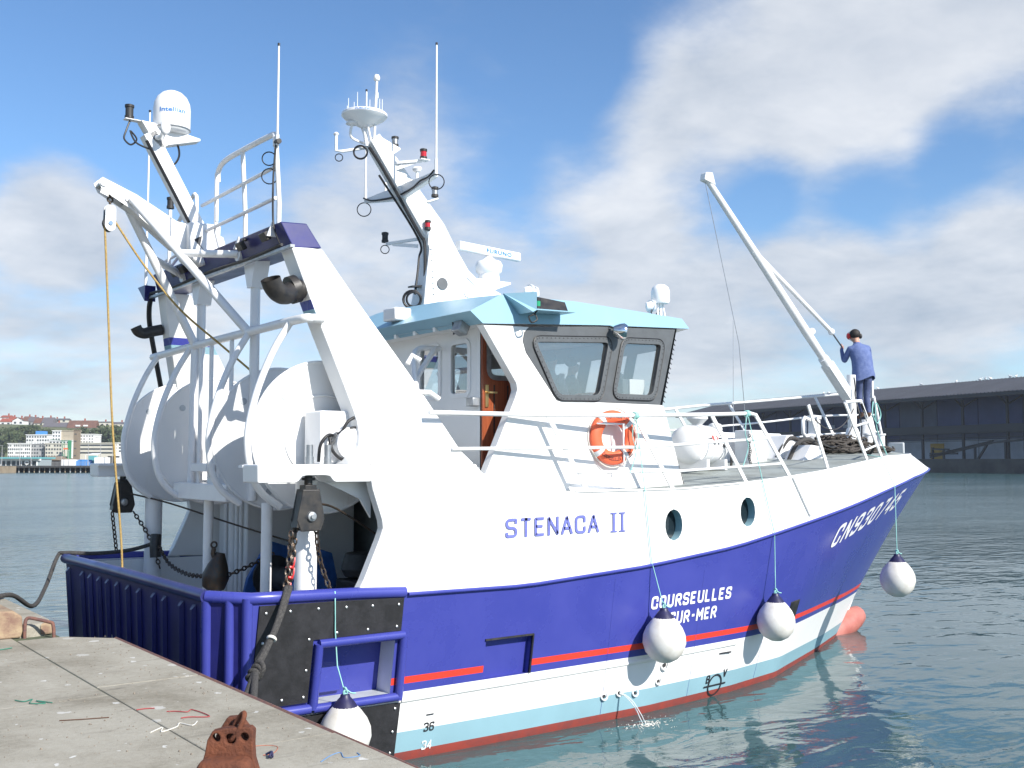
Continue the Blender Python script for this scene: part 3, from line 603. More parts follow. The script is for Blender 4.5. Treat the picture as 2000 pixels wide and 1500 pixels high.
block(144.5, 152, 841, 897, 680, 'brown', 'tall slim brown tower beside the green crane', 4, 1, depth=5, winh=.12, name='tower')
block(152, 184, 849, 866, 760, 'white', 'white block with few small windows right of the brown tower', 3, 6, winh=.35)
block(152, 224, 866, 888, 720, 'cream', 'long cream building with dark window bands', 3, 10, band=True, winh=.42)
block(224, 262, 866, 884, 725, 'white', 'white building at the edge of the net drum', 3, 5)
def house(px0, px1, ridge, eave, base, d, wall, roof, label, depth=9, gable_front=False):
    l0, l1 = lx(px0, d), lx(px1, d); zr, ze, zb = lz(ridge, d), lz(eave, d), lz(base, d)
    root = empty('house', far((l0 + l1) / 2, d + depth / 2, zb)); tag(root, label, 'house', 'houses along the hilltop')
    rel(fbox(MB(), l0, l1, d, d + depth, zb - 12, ze), root).build('wall', TW[wall], root, smooth=0)
    b = MB(); m_ = d + depth / 2; lm = (l0 + l1) / 2; e_ = .5
    if gable_front: b.add([far(l0 - e_, d - e_, ze), far(lm, d - e_, zr), far(l1 + e_, d - e_, ze), far(l0 - e_, d + depth, ze), far(lm, d + depth, zr), far(l1 + e_, d + depth, ze)], [(0, 1, 4, 3), (1, 2, 5, 4)])
    else: b.add([far(l0 - e_, d - e_, ze), far(l1 + e_, d - e_, ze), far(l1 + e_, m_, zr), far(l0 - e_, m_, zr), far(l0 - e_, d + depth + e_, ze), far(l1 + e_, d + depth + e_, ze)], [(0, 1, 2, 3), (3, 2, 5, 4), (0, 3, 4), (1, 2, 5)])
    rel(b, root).build('roof', TW[roof], root, smooth=0)
    if gable_front: rel(MB().add([far(l0, d - .05, ze), far(lm, d - .05, zr - .3), far(l1, d - .05, ze)], [(0, 1, 2)]), root).build('gable', TW[wall], root, smooth=0)
    rel(fbox(MB(), lm + .6, lm + 1.5, m_ - .5, m_ + .5, zr - .8, zr + 1.6), root).build('chimney', TW['redroof'], root, smooth=0)
    b = MB(); n_ = max(2, int((l1 - l0) / 3.2))
    for k in range(n_): fbox(b, lerp(l0, l1, (k + .3) / n_), lerp(l0, l1, (k + .7) / n_), d - .08, d + .2, lerp(zb, ze, .35), lerp(zb, ze, .8))
    w_ = rel(b, root).build('windows', TW['win'], root, smooth=0); w_['kind'] = 'stuff'
    return root
house(1, 18, 811, 815.5, 823, 900, 'white', 'redroof', 'small white house with red roof at the left edge of the hilltop')
house(0, 22, 817, 824, 834, 872, 'white', 'redroof', 'white house with wide red roof below the leftmost hilltop house')
house(16, 26, 814, 819, 828, 890, 'cream', 'redroof', 'cream house with red roof touching the bright gabled house')
house(24, 46, 815.5, 822, 831, 868, 'white', 'brownroof', 'bright white gabled house end on the hilltop', gable_front=True)
house(44, 57, 813, 821, 832, 882, 'cream', 'brownroof', 'narrow brown-roofed house right of the bright gable')
house(54, 70, 814, 824, 833, 880, 'grey', 'slate', 'grey house with slate roof in the middle of the hilltop row')
house(66, 86, 816, 827, 836, 876, 'cream', 'brownroof', 'cream house with steep rust-brown roof on the hilltop')
house(82, 102, 815, 826, 836, 874, 'cream', 'slate', 'house with slate roof and white dormer on the hilltop')
house(100, 109, 818, 823, 832, 884, 'cream', 'brownroof', 'small house behind the cream flat-topped house')
house(108, 130, 817, 820, 826, 884, 'cream', 'slate', 'cream flat-topped house behind the long brown roof')
house(84, 133, 825, 834, 841, 855, 'cream', 'slate', 'long low terrace with dark roof below the hilltop row')
house(132, 186, 821, 836, 845, 853, 'cream', 'brownroof', 'long house with broad brown roof and two white dormers')
house(186, 214, 823, 825, 840, 870, 'cream', 'slate', 'cream flat-roofed house right of the long brown roof')
house(214, 250, 824, 828, 838, 880, 'cream', 'slate', 'low cream house behind the round tree')
for px in (151, 166):
    b = fbox(MB(), lx(px - 4, 852), lx(px + 4, 852), 852.5, 857, lz(833, 852), lz(830, 852)); tag(b.build('dormer', TW['white'], None, smooth=0), 'white dormer on the broad brown roof, %s of the two' % ('left' if px == 151 else 'right'), 'dormer')
# trees on the slope
def tree(px, base, top, wpx, d, label, seed):
    rr = random.Random(seed); l = lx(px, d); zb, zt = lz(base, d), lz(top, d); wdt = wpx * 1.25 * d / 2080; root = empty('tree', far(l, d, zb)); tag(root, label, 'tree', 'trees on the slope below the houses')
    h = zt - zb; t_ = MB(); t_.tube([(0, 0, -4), (.1, 0, h * .3), (0, .2, h * .6)], [.5, .4, .15], 7)
    for k in range(4): a = k * 1.6; t_.tube([(0, 0, h * .3), (wdt * .25 * math.cos(a), wdt * .25 * math.sin(a), h * .65)], [.25, .08], 5)
    t_.build('trunk', TRUNK, root, smooth=60)
    c = MB(); nb = 13; cl = [(rr.uniform(-.36, .36) * wdt, rr.uniform(-.3, .3) * wdt, rr.uniform(.1, .85) * h, rr.uniform(.18, .30) * wdt) for _ in range(nb)]
    for bx, by, bz, br in cl:
        for _ in range(70):
            v = Vector((rr.gauss(0, 1), rr.gauss(0, 1), rr.gauss(0, 1))).normalized() * br * rr.uniform(.55, 1.08); p = Vector((bx, by, bz)) + Vector((v.x, v.y, v.z * .8)); s_ = wdt * rr.uniform(.035, .075)
            u = Vector((rr.gauss(0, 1), rr.gauss(0, 1), rr.gauss(0, 1))).normalized(); w_ = u.orthogonal().normalized(); x_ = u.cross(w_)
            c.add([p + w_ * s_, p + x_ * s_, p - w_ * s_, p - x_ * s_ * .8 + u * s_ * .5], [(0, 1, 2, 3)])
    c.build('crown', LEAF, root, smooth=0, recalc=False)
    return root
for i, (px, base, top, wp, d, lab) in enumerate(((4, 868, 836, 26, 800, 'dark tree at the far left below the red-roofed houses'), (18, 870, 840, 26, 790, 'tree between the left lamp post and the white apartment block'), (34, 862, 830, 30, 815, 'broad tree below the bright white gable'), (52, 856, 832, 26, 820, 'tree above the white upper apartment block'), (70, 846, 833, 22, 825, 'tree just above the blue roof hut'), (86, 852, 836, 22, 815, 'small tree above the right end of the upper apartment block'), (98, 850, 839, 14, 812, 'low bush-like tree left of the beige building'), (160, 856, 841, 34, 800, 'wide low tree above the white block behind the tower'), (140, 850, 840, 16, 805, 'small tree behind the beige building'), (200, 866, 832, 30, 795, 'tree left of the yellow rope above the cream building'), (215, 868, 828, 34, 790, 'large round tree behind the yellow rope'), (232, 866, 834, 30, 795, 'tree beside the net drum edge'), (10, 884, 866, 20, 760, 'dark low tree left of the pale apartment block'))):
    tree(px, base, top, wp, d, lab, 40 + i)
# pier, shed, containers and lamps along the far quay
pr_deck = fbox(MB(), lx(-80, 292), lx(182, 292), 290, 300, 1.35, 1.85); pier = tag(pr_deck.build('pier', TW['dark'], None, smooth=0), 'long dark timber pier on posts along the far quay', 'pier')
for k in range(26):
    px = -70 + k * 10; b = MB(); b.cyl(far(lx(px, 291), 291, -1), far(lx(px, 291), 291, 1.4), .16, n=6); b.build('pier_post', TW['grey'] if k % 2 else TW['stone'], pier)
b = fbox(MB(), lx(-80, 300), lx(182, 300), 297, 300, -2, 1.3); b.build('pier_backing', TW['dark'], pier, smooth=0)
b = MB()
for k in range(40): px = 80 + k * 2.5; b.cyl(far(lx(px, 292), 292, 1.8), far(lx(px, 292), 292, 2.9), .03, n=4)
b.bar(far(lx(80, 292), 292, 2.9), far(lx(180, 292), 292, 2.9), .06, .06); b.build('pier_railing', TW['grey'], pier)['kind'] = 'stuff'
tag(fbox(MB(), lx(-60, 286), lx(28, 286), 280, 288, -2, 1.75).build('stone_mole', TW['stone'], None, smooth=0), 'pale stone mole in front of the pier at the far left', 'mole')
gs = empty('glazed_shed', far(lx(20, 310), 315, 1.75)); tag(gs, 'low glazed quay shed with pale green roof and white oval sign', 'shed')
rel(fbox(MB(), lx(-60, 310), lx(80, 310), 310, 318, 1.75, lz(896, 310)), gs).build('wall', TW['glass'], gs, smooth=0); rel(fbox(MB(), lx(-62, 310), lx(82, 310), 308, 320, lz(896, 310), lz(893, 310)), gs).build('roof', TW['teal'], gs, smooth=0); rel(fbox(MB(), lx(-62, 309.7), lx(82, 309.7), 309.5, 310, lz(899.5, 310), lz(896.3, 310)), gs).build('fascia', TW['white'], gs, smooth=0)
for k in range(14): px = -56 + k * 10; rel(fbox(MB(), lx(px, 309.8), lx(px + 1.2, 309.8), 309.6, 310, 1.75, lz(899.5, 310)), gs).build('mullion', TW['white'], gs, smooth=0)
for k in range(13): px = -53.5 + k * 10; rel(fbox(MB(), lx(px, 309.8), lx(px + 5.5, 309.8), 309.85, 310.05, 2.0, lz(901, 310)), gs).build('pane', TW['win'], gs, smooth=0)
sg_ = MB(); c0 = far(lx(55, 309.4), 309.4, lz(903.5, 310)); n_ = 20
sg_.add([c0 + rgv * (.75 * math.cos(2 * math.pi * k / n_)) + Vector((0, 0, .62 * math.sin(2 * math.pi * k / n_))) for k in range(n_)], [tuple(range(n_))]); rel(sg_, gs).build('oval_sign', TW['white'], gs, smooth=0)
sb_ = fbox(MB(), lx(52.5, 309.2), lx(57.5, 309.2), 309.2, 309.3, lz(904, 310), lz(902.3, 310)); rel(sb_, gs).build('sign_bar', TW['dark'], gs, smooth=0)
# gabled store, crane, containers
st = empty('dark_store', far(lx(102, 330), 336, 1.75)); tag(st, 'dark gabled store beside the green crane', 'shed')
rel(fbox(MB(), lx(82, 330), lx(121, 330), 330, 342, 1.75, lz(899, 330)), st).build('wall', TW['dark'], st, smooth=0)
rel(MB().add([far(lx(82, 330), 329.5, lz(899, 330)), far(lx(98, 330), 329.5, lz(891, 330)), far(lx(121, 330), 329.5, lz(899, 330)), far(lx(82, 330), 343, lz(899, 330)), far(lx(98, 330), 343, lz(891, 330)), far(lx(121, 330), 343, lz(899, 330))], [(0, 1, 4, 3), (1, 2, 5, 4), (0, 1, 2)]), st).build('roof', TW['brown'], st, smooth=0)
cn = empty('harbour_crane', far(lx(127, 340), 340, 1.75)); tag(cn, 'green lattice harbour crane in front of the cream apartments', 'crane')
def lat(p, q, w_, n_):
    b = MB(); p, q = Vector(p), Vector(q); d_ = (q - p) / n_; u = rgv * w_
    b.bar(p - u, q - u, .12, .12); b.bar(p + u, q + u, .12, .12)
    for k in range(n_): b.bar(p + d_ * k + u * (1 if k % 2 else -1), p + d_ * (k + 1) - u * (1 if k % 2 else -1), .08, .08)
    return b
rel(lat(far(lx(128, 340), 340, 1.75), far(lx(124, 340), 340, lz(860, 340)), .35, 8), cn).build('mast', TW['green'], cn, smooth=0); rel(lat(far(lx(138, 340), 340, lz(861, 340)), far(lx(100, 340), 340, lz(858.5, 340)), .15, 6), cn).build('jib', TW['green'], cn, smooth=0)
rel(fbox(MB(), lx(136, 340), lx(138.5, 340), 339, 341, 1.75, lz(860, 340)), cn).build('column', TW['green'], cn, smooth=0); rel(fbox(MB(), lx(129, 340), lx(137, 340), 338.6, 339.5, lz(878, 340), lz(875, 340)), cn).build('cab', TW['orange'], cn, smooth=0)
def crate(px0, px1, top, d, m, label, name='container'): tag(fbox(MB(), lx(px0, d), lx(px1, d), d, d + 3, 1.75, lz(top, d)).build(name, TW[m], None, smooth=0, bevel=.05), label, 'container', 'containers and vehicles on the far quay')
crate(122, 148, 897.5, 305, 'white', 'long white trailer on the far quay right of the dark store'); crate(186, 212, 893.5, 306, 'white', 'white container on the far quay behind the platform end'); crate(174, 186, 890, 312, 'teal', 'teal container on the far quay'); crate(212, 228, 890.5, 308, 'dark', 'dark container behind the yellow rope'); crate(228, 246, 894, 307, 'white', 'white container at the edge of the net drum')
tp = MB().prism([(150, 1.75), (150.5, lz(901, 306)), (158, lz(897.5, 306)), (171, lz(898, 306)), (173, 1.75)], lambda px, z: far(lx(px, 306), 306, z), lambda px, z: far(lx(px, 306), 310, z)); tag(tp.build('tarpaulin_heap', TW['blue'], None, smooth=0), 'blue tarpaulin heap between the white trailer and the teal container', 'tarpaulin')
aw_ = MB(); aw_.add([far(lx(168, 306), 306, lz(888, 306)), far(lx(192, 306), 306, lz(888, 306)), far(lx(190, 306), 310, lz(885, 306)), far(lx(172, 306), 310, lz(885, 306))], [(0, 1, 2, 3)]); fbox(aw_, lx(168.5, 306), lx(169, 306), 306, 306.2, 1.75, lz(888, 306)); fbox(aw_, lx(191, 306), lx(191.5, 306), 306, 306.2, 1.75, lz(888, 306)); tag(aw_.build('awning', TW['white'], None, smooth=0), 'white awning on posts above the blue tarpaulin heap', 'awning')
for k, (px, top, d, lab) in enumerate(((6, 870, 303, 'lamp post at the far left of the glazed shed'), (41, 866, 303, 'slim lamp post before the middle of the glazed shed'), (63, 862, 303, 'slim lamp post near the oval sign'), (122, 893, 303, 'short lamp post beside the dark store'), (136, 880, 303, 'lamp post in front of the tower foot'), (174, 868, 303, 'lamp post by the teal container'), (198, 854, 330, 'tall lamp post with an arm left of the yellow rope'), (221, 872, 303, 'lamp post right behind the yellow rope'))):
    b = MB(); z1 = lz(top, d); b.tube([far(lx(px, d), d, 1.75), far(lx(px, d), d, z1)], [.10, .06], 6)
    if k in (0, 6): b.tube([far(lx(px, d), d, z1), far(lx(px - 9, d), d, z1 - .1)], .06, 6); b.box(far(lx(px - 10, d), d, z1 - .15), (.6, .3, .12))
    else: b.box(far(lx(px, d), d, z1 + .08), (.5, .25, .12))
    tag(b.build('lamp_post', TW['grey'], None), lab, 'lamp post', 'lamp posts along the far quay')

# ================================================================== the trawler: hull form
def tip(z): return 13.2 + .73 * min(z, 3.15)
def zsheer(S): return interp(S, [0, .3, 1.46, 2.0, 3.6, 5.5, 7.2, 8.7, 10.2, 11.6, 13, 14.5, 15.9], [1.90, 1.88, 1.85, 1.82, 1.80, 1.905, 2.07, 2.30, 2.52, 2.74, 2.93, 3.05, 3.10])
def hb_sh(S):
    t = max(0, (S - 7.5) / 8.4)
    return 2.82 * max(0, 1 - t ** 2.2) ** .62 if t < 1 else 0.0
WLX = [0, 2.3, 3.8, 5.8, 7.57, 8.85, 11.0, 12.6, 13.2]; WLY = [2.40, 2.48, 2.49, 2.48, 2.29, 2.03, 1.10, .36, 0.0]
def shiftw(S): return smooth(6.2, 15.9, S)
def Xs(S, z): return S + (tip(z) - 15.9) * shiftw(S)
def hpoint(S, z, side=-1, out=0.0):
    zs = zsheer(S); t = min(1, max(0, z / zs))
    w = interp(Xs(S, 0), WLX, WLY)
    f = t ** (.85 + .5 * smooth(7, 13, S))
    y = lerp(w, hb_sh(S), f)
    if z < 0: y = w * max(0, 1 - (-z / 1.15) ** 2 * .9)
    return Vector((Xs(S, z), side * (y + out), z))
def S_of_x(x, z):
    lo, hi = 0, 15.9
    for _ in range(40):
        m = (lo + hi) / 2
        if Xs(m, z) < x: lo = m
        else: hi = m
    return (lo + hi) / 2
def hside(x, z, side=-1, out=0.0): return hpoint(S_of_x(x, z), z, side, out)
def zde(S): return interp(S, [2.9, 2.95, 3.0, 3.1, 3.6, 4.25, 6.18, 7.39, 8.31, 9.42, 10.5, 12.2, 15.9], [3.165, 3.12, 3.07, 3.03, 2.92, 2.83, 2.84, 2.90, 2.96, 3.045, 3.14, 3.27, 3.34])
def ppoint(S, v, side=-1, out=0.0):
    w = smooth(7.5, 15, S); hb = hb_sh(S) * (1 - .10 * w * v)
    return Vector((Xs(S, zsheer(S)) - .42 * smooth(10, 15.9, S) * v, side * (hb + out), lerp(zsheer(S), zde(S), v)))

trawler = tag(empty('fishing_trawler', (0, 0, 0)), 'blue and white steel fishing trawler moored stern to the quay', 'boat')

# ---- hull shell with its painted bands
SC = [.3, .5, .8, 1.13, 1.55, 1.95, 2.3, 2.7, 3.13, 3.45, 3.78] + [4.2 + .4 * i for i in range(11)] + [8.5 + .25 * i for i in range(24)] + [14.5 + .15 * i for i in range(8)] + [15.62, 15.72, 15.8, 15.86, 15.9]
def rows(S):
    k = smooth(8, 14, S)
    return [-1.1, -.7, -.3, 0.0, .10 - .03 * k, lerp(.325, .27, k), .55, lerp(.765, .80, k), lerp(.85, .875, k), lerp(.925, .955, k), 1.06, 1.20, 1.33, lerp(1.33, zsheer(S), .5), zsheer(S)]
ROWMAT = [0, 0, 0, 0, 1, 2, 2, 3, 4, 3, 3, 3, 3, 3]
HM = [HRED, LBLUE, WHITE, HBLUE, SRED]
hb = MB()
grid = {}
for side in (-1, 1):
    for i, S in enumerate(SC):
        for j, z in enumerate(rows(S)):
            grid[side, i, j] = len(hb.v); hb.v.append(tuple(hpoint(S, z, side)))
    for i in range(len(SC) - 1):
        for j in range(len(ROWMAT)):
            if side == -1 and j in (7, 8, 9, 10, 11) and (SC[i] in (1.13, 1.55)): continue       # framed pocket in the quarter
            if side == -1 and j in (7, 8, 9, 10) and (SC[i] in (3.13, 3.45)): continue           # freeing port
            hb.f.append((grid[side, i, j], grid[side, i + 1, j], grid[side, i + 1, j + 1], grid[side, i, j + 1])); hb.m.append(3 if (ROWMAT[j] == 4 and SC[i] < 1.94 and side < 0) else ROWMAT[j])
# keel closing
for i in range(len(SC) - 1):
    hb.f.append((grid[-1, i, 0], grid[1, i, 0], grid[1, i + 1, 0], grid[-1, i + 1, 0])); hb.m.append(0)
# quarter chamfers and transom plate
for side in (-1, 1):
    prev = None
    for j, z in enumerate(rows(.3)):
        a = len(hb.v); hb.v.append((.10 * (1.9 - z) / 1.9 * 1.0, side * (2.52 - .28 * (1.9 - z) / 1.9), z))
        if prev is not None:
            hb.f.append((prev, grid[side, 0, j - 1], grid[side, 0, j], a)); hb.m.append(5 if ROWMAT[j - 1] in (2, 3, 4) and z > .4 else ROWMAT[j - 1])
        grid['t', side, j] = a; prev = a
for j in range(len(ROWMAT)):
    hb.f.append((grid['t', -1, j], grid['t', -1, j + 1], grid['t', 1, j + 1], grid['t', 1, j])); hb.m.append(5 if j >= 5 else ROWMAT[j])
hull = hb.build('hull', HM + [HBLUE_SHADED], trawler, smooth=28)

# pockets recessed into the side
def pocket(S0, S1, z0, z1, depth, mats, name, side_mat_fwd=None):
    b = MB()
    o = [hpoint(S0, z0), hpoint(S1, z0), hpoint(S1, z1), hpoint(S0, z1)]
    i = [p + Vector((0, depth, 0)) for p in o]
    b.add(o + i, [(4, 5, 6, 7)], 0); b.add(o + i, [(0, 1, 5, 4)], 2); b.add(o + i, [(1, 2, 6, 5)], 1); b.add(o + i, [(2, 3, 7, 6), (3, 0, 4, 7)], 0)
    return b.build(name, mats, hull, smooth=0)
pocket(1.13, 1.95, .765, 1.33, .28, [HBLUE, WHITE2, DECKW], 'fender_pocket')
bp_ = MB().box((1.32, -2.40, 1.0), (.34, .02, .36)); bp_.build('pocket_plate', HBLUE, hull, bevel=.02)
pocket(3.13, 3.78, .765, 1.20, .085, [HBLUE, HBLUE, HBLUE], 'freeing_port')
fp = MB().bar(hside(3.115, 1.215, out=.004), hside(3.795, 1.215, out=.004), .03, .02).bar(hside(3.79, .77, out=.004), hside(3.79, 1.22, out=.004), .02, .03, up=(0, 1, 0))
fp.build('freeing_port_rim', BLACK, hull)
# small dark hull opening near the bow
q = [hside(8.80 + dx, z, out=.012) for dx, z in ((0, .80), (.26, .82), (.28, 1.17), (.02, 1.15))]
q2 = [p + Vector((0, .05, 0)) for p in q]
MB().add(q + q2, [(0, 1, 2, 3), (0, 4, 5, 1), (1, 5, 6, 2), (2, 6, 7, 3), (3, 7, 4, 0)]).build('scupper_flap', BLACK, hull, bevel=.01)

# frame tubes round the pocket, rub rails
def hull_tube(name, pts, r, m, n=10):
    b = MB(); b.tube(pts, r, n); return b.build(name, m, hull, smooth=60)
for a, c in (((1.06, 1.385), (2.03, 1.385)), ((1.06, .73), (2.06, .73)), ((1.06, .73), (1.06, 1.385)), ((2.04, .70), (2.03, 1.385))):
    hull_tube('pocket_frame', [hside(lerp(a[0], c[0], t), lerp(a[1], c[1], t), out=.035) for t in (0, .5, 1)], .045, HBLUE)
hull_tube('rub_rail', [hside(x, .735, out=.03) for x in (.36, .6, .85, 1.03)], .05, HBLUE)
hull_tube('rub_rail', [hside(2.1 + .3 * i, .675 + .002 * i, out=-.012) for i in range(19)], .034, WHITE)
# sheer rail: blue lip along the top of the blue, all round
for side in (-1, 1):
    hull_tube('sheer_rail', [hpoint(S, zsheer(S) - .012, side, out=.018) for S in [2.05] + [q for q in SC if q >= 2.3]], .020, HBLUE, 8)
    hull_tube('bulwark_rail', [Vector((.0, side * 2.50, 1.905)), Vector((.10, side * 2.60, 1.90))] + [hpoint(S, zsheer(S) + .01, side, out=-.015) for S in (.32, .6, 1.0, 1.5, 2.02)], .06, HBLUE, 10)
hull_tube('bulwark_rail', [(-.01, -2.52, 1.905), (-.035, -1.2, 1.92), (-.04, 0, 1.925), (-.035, 1.2, 1.92), (-.01, 2.52, 1.905)], .062, HBLUE_SHADED, 10)
for x, y in ((.0, -2.50), (.285, -2.80)):
    hull_tube('corner_tube', [(x + .12, y * .9, .05), (x + .06, y * .95, .95), (x, y, 1.90)], .052, HBLUE)
hull_tube('corner_tube', [(.26, -2.50, .05), (.2, -2.59, .9), (.16, -2.67, 1.90)], .045, HBLUE)
# transom stiffeners
def rib(y):
    b = MB(); w = .045
    pr = [(-.005, .02), (-.045, .03), (-.045, 1.75), (-.005, 1.80)]
    def f(s): return lambda dx, z: (dx + .10 * (1.9 - z) / 1.9, y * (1 - .09 * (1.9 - z) / 1.9) + s * (w if dx > -.02 else w * .55), z)
    b.prism(pr, f(-1), f(1)); return b
for y in (2.37, 1.72, 1.36, .98, .63, .26, -.14, -.53, -1.02, -1.36, -1.86, -2.2):
    rib(y).build('transom_rib', HBLUE_SHADED, hull, smooth=0)
MB().box((-.012 + .06, .62, 1.03), (.02, .16, .24)).build('transom_plate', WHITE2, hull)
MB().box((.052, .62, 1.03), (.03, .10, .16)).build('transom_slot', DECKW, hull)

# rubber fender panels with their bolts
def panel(pts, th=.022):
    b = MB(); n = len(pts)
    o = [hside(x, z, out=th) for x, z in pts]; i = [hside(x, z, out=.002) for x, z in pts]
    b.add(o + i, [tuple(range(n))] + [(k, n + k, n + (k + 1) % n, (k + 1) % n) for k in range(n)]); return b
def bolts(pts):
    b = MB()
    for x, z in pts: b.lathe([(.014, 0), (.014, .006), (.008, .010), (.0001, .011)], hside(x, z, out=.022), (0, -1, 0), 8)
    return b
p1 = panel([(.40, .80), (1.0, .80), (1.0, 1.43), (2.0, 1.43), (2.0, 1.775), (1.2, 1.80), (.40, 1.815)]); rp1 = p1.build('rubber_panel', RUBBER, hull, smooth=0)
bolts([(.47, 1.74), (.72, 1.74), (1.02, 1.74), (1.33, 1.73), (1.63, 1.72), (1.94, 1.71), (1.94, 1.48), (1.6, 1.48), (.95, 1.44), (.95, 1.13), (.95, .86), (.72, .86), (.47, .87), (.46, 1.15), (.46, 1.45), (1.25, 1.48)]).build('bolts', BOLT, hull, smooth=30)['kind'] = 'stuff'
p2 = panel([(.42, .06), (2.08, .06), (2.08, .655), (.42, .67)]); rp2 = p2.build('rubber_panel', RUBBER, hull, smooth=0)
bolts([(.5, .6), (.85, .6), (1.2, .6), (1.6, .6), (2.02, .6), (2.02, .35), (2.02, .12), (1.6, .12), (.85, .35)]).build('bolts', BOLT, hull, smooth=30)['kind'] = 'stuff'

# bulbous forefoot
bl = MB(); prof = []
for i in range(15):
    t = i / 14; x = 11.6 + 2.4 * t; r_ = .36 * (1 - max(0, (t - .72) / .28) ** 2.4) ** .5 if t < 1 else .001
    prof.append((Vector((x, 0, -.36 + .70 * t ** 1.25)), max(r_ * .66, .002)))
bl.tube([p for p, _ in prof], [r_ for _, r_ in prof], 18); bl.build('bulb', BULBRED, hull, smooth=60)
hull_tube('stem_bar', [Vector((tip(z) + .0, 0, z)) for z in (-.2, .3, .8, 1.3, 1.8, 2.3, 2.8, 3.1)], .035, WHITE)

# seams and small skin fittings on the lower hull
for x, z, r_ in ((5.02, .33, .05), (5.27, .34, .045), (5.55, .30, .045), (5.95, .40, .05), (6.03, .60, .07)):
    c = hside(x, z)
    d = MB(); d.torus(c + Vector((0, -.006, 0)), (0, -1, .15), r_, .012, 20, 6); d.lathe([(r_ * .55, 0), (r_ * .5, .004), (.0001, .005)], c, (0, -1, .15), 14)
    d.m = [0] * (20 * 6) + [1] * (len(d.f) - 120); d.build('overboard_outlet', [WHITE2, BLACK], hull)

# ---- lettering
block_letters('STENACA', lambda u, v: (3.32 + u, -2.832, 2.335 + v + .006 * u), 1.40, .215, LETB, hull, thick=.15, gap=.30)
ii = MB()
for cx in (4.96, 5.10):
    ii.box((cx, -2.830, 2.455), (.035, .006, .235)).box((cx, -2.831, 2.345), (.10, .006, .016)).box((cx, -2.831, 2.565), (.10, .006, .016))
ii.build('lettering', LETB, hull, smooth=0)
block_letters('COURSEULLES', lambda u, v: hside(5.66 + u, 1.335 + v + .012 * u, out=.006), 1.55, .165, LETW, hull, thick=.20, gap=.36)
block_letters('SUR-MER', lambda u, v: hside(6.02 + u, 1.105 + v + .012 * u, out=.006), .93, .165, LETW, hull, thick=.20, gap=.36)
def bowpt(u, v):
    S = 10.12 + u; return hpoint(S, zsheer(S) - .63 + v + .03 * u, out=.008)
block_letters('CN930745', bowpt, 2.9, .345, LETW, hull, thick=.17, gap=.42, shear=.15)
for s_, z in (('36', .285), ('34', .085)):
    block_letters(s_, lambda u, v, z=z: hside(2.42 + u, z + v, out=.006), .13, .10, LETK if z > .2 else LETW, hull, thick=.16, gap=.28)
MB().box(hside(2.48, .47, out=.006), (.09, .006, .012)).build('draught_mark', LETK, hull, smooth=0)
bv = MB(); c = hside(7.18, .15, out=.008)
for k in range(36):
    a0, a1 = 2 * math.pi * k / 36, 2 * math.pi * (k + 1) / 36
    bv.add([hside(7.18 + rr * math.cos(a), .165 + rr * math.sin(a), out=.008) for rr, a in ((.155, a0), (.155, a1), (.13, a1), (.13, a0))], [(0, 1, 2, 3)])
bv.add([hside(7.18 + dx, .165 + dz, out=.010) for dx, dz in ((-.24, -.012), (.24, -.012), (.24, .012), (-.24, .012))], [(0, 1, 2, 3)])
bv.build('load_line_mark', LETK, hull, smooth=0)
block_letters('B', lambda u, v: hside(6.97 + u, .21 + v, out=.008), .075, .115, LETK, hull, thick=.17)
block_letters('V', lambda u, v: hside(7.33 + u, .25 + v, out=.008), .085, .115, LETK, hull, thick=.17)
MB().box(hside(7.28, .60, out=.01), (.24, .01, .02)).build('hull_mark', LETK, hull, smooth=0)

# ---- white shelter plating between sheer and deck edge, with portholes
PC = [2.9, 2.95, 3.0, 3.1, 3.35, 3.6, 4.0, 4.4, 4.8, 5.2, 5.5, 5.72, 5.86, 6.0, 6.14, 6.28, 6.5, 6.8, 7.0, 7.14, 7.28, 7.42, 7.56, 7.70, 7.9, 8.3, 8.7] + [9 + .3 * i for i in range(19)] + [14.6, 14.8, 15.0, 15.2, 15.4, 15.55, 15.7, 15.8, 15.86, 15.9]
VR = [0, .15, .3, .45, .6, .75, .9, 1.0]
def plating(side):
    b = MB(); g = {}
    for i, S in enumerate(PC):
        for j, v in enumerate(VR): g[i, j] = len(b.v); b.v.append(tuple(ppoint(S, v, side)))
    holes = []
    for (S0, S1, j0, j1, cx, cz, rx, rz) in ((5.72, 6.28, 1, 6, 6.00, 2.385, .155, .20), (7.14, 7.70, 1, 6, 7.42, 2.51, .15, .20)):
        holes.append((PC.index(S0), PC.index(S1), j0, j1, cx, cz, rx, rz))
    for i in range(len(PC) - 1):
        for j in range(len(VR) - 1):
            if any(h[0] <= i < h[1] and h[2] <= j < h[3] for h in holes): continue
            b.f.append((g[i, j], g[i + 1, j], g[i + 1, j + 1], g[i, j + 1])); b.m.append(0)
    for i0, i1, j0, j1, cx, cz, rx, rz in holes:
        loop = [g[i, j0] for i in range(i0, i1)] + [g[i1, j] for j in range(j0, j1)] + [g[i, j1] for i in range(i1, i0, -1)] + [g[i0, j] for j in range(j1, j0, -1)]
        n = len(loop); base = len(b.v); y0 = side * hb_sh(cx)
        for k in loop:
            p = b.v[k]; a = math.atan2((p[2] - cz) / rz, (p[0] - cx) / rx)
            b.v.append((cx + rx * math.cos(a), side * hb_sh(cx), cz + rz * math.sin(a)))
        for k in range(n): b.v.append((b.v[base + k][0] * 1.0, y0 - side * .13, b.v[base + k][2]))
        for k in range(n):
            k2 = (k + 1) % n
            b.f.append((loop[k], loop[k2], base + k2, base + k)); b.m.append(0)
            b.f.append((base + k, base + k2, base + n + k2, base + n + k)); b.m.append(1)
    return b.build('shelter_plating', [WHITE, LBLUE], hull, smooth=40)
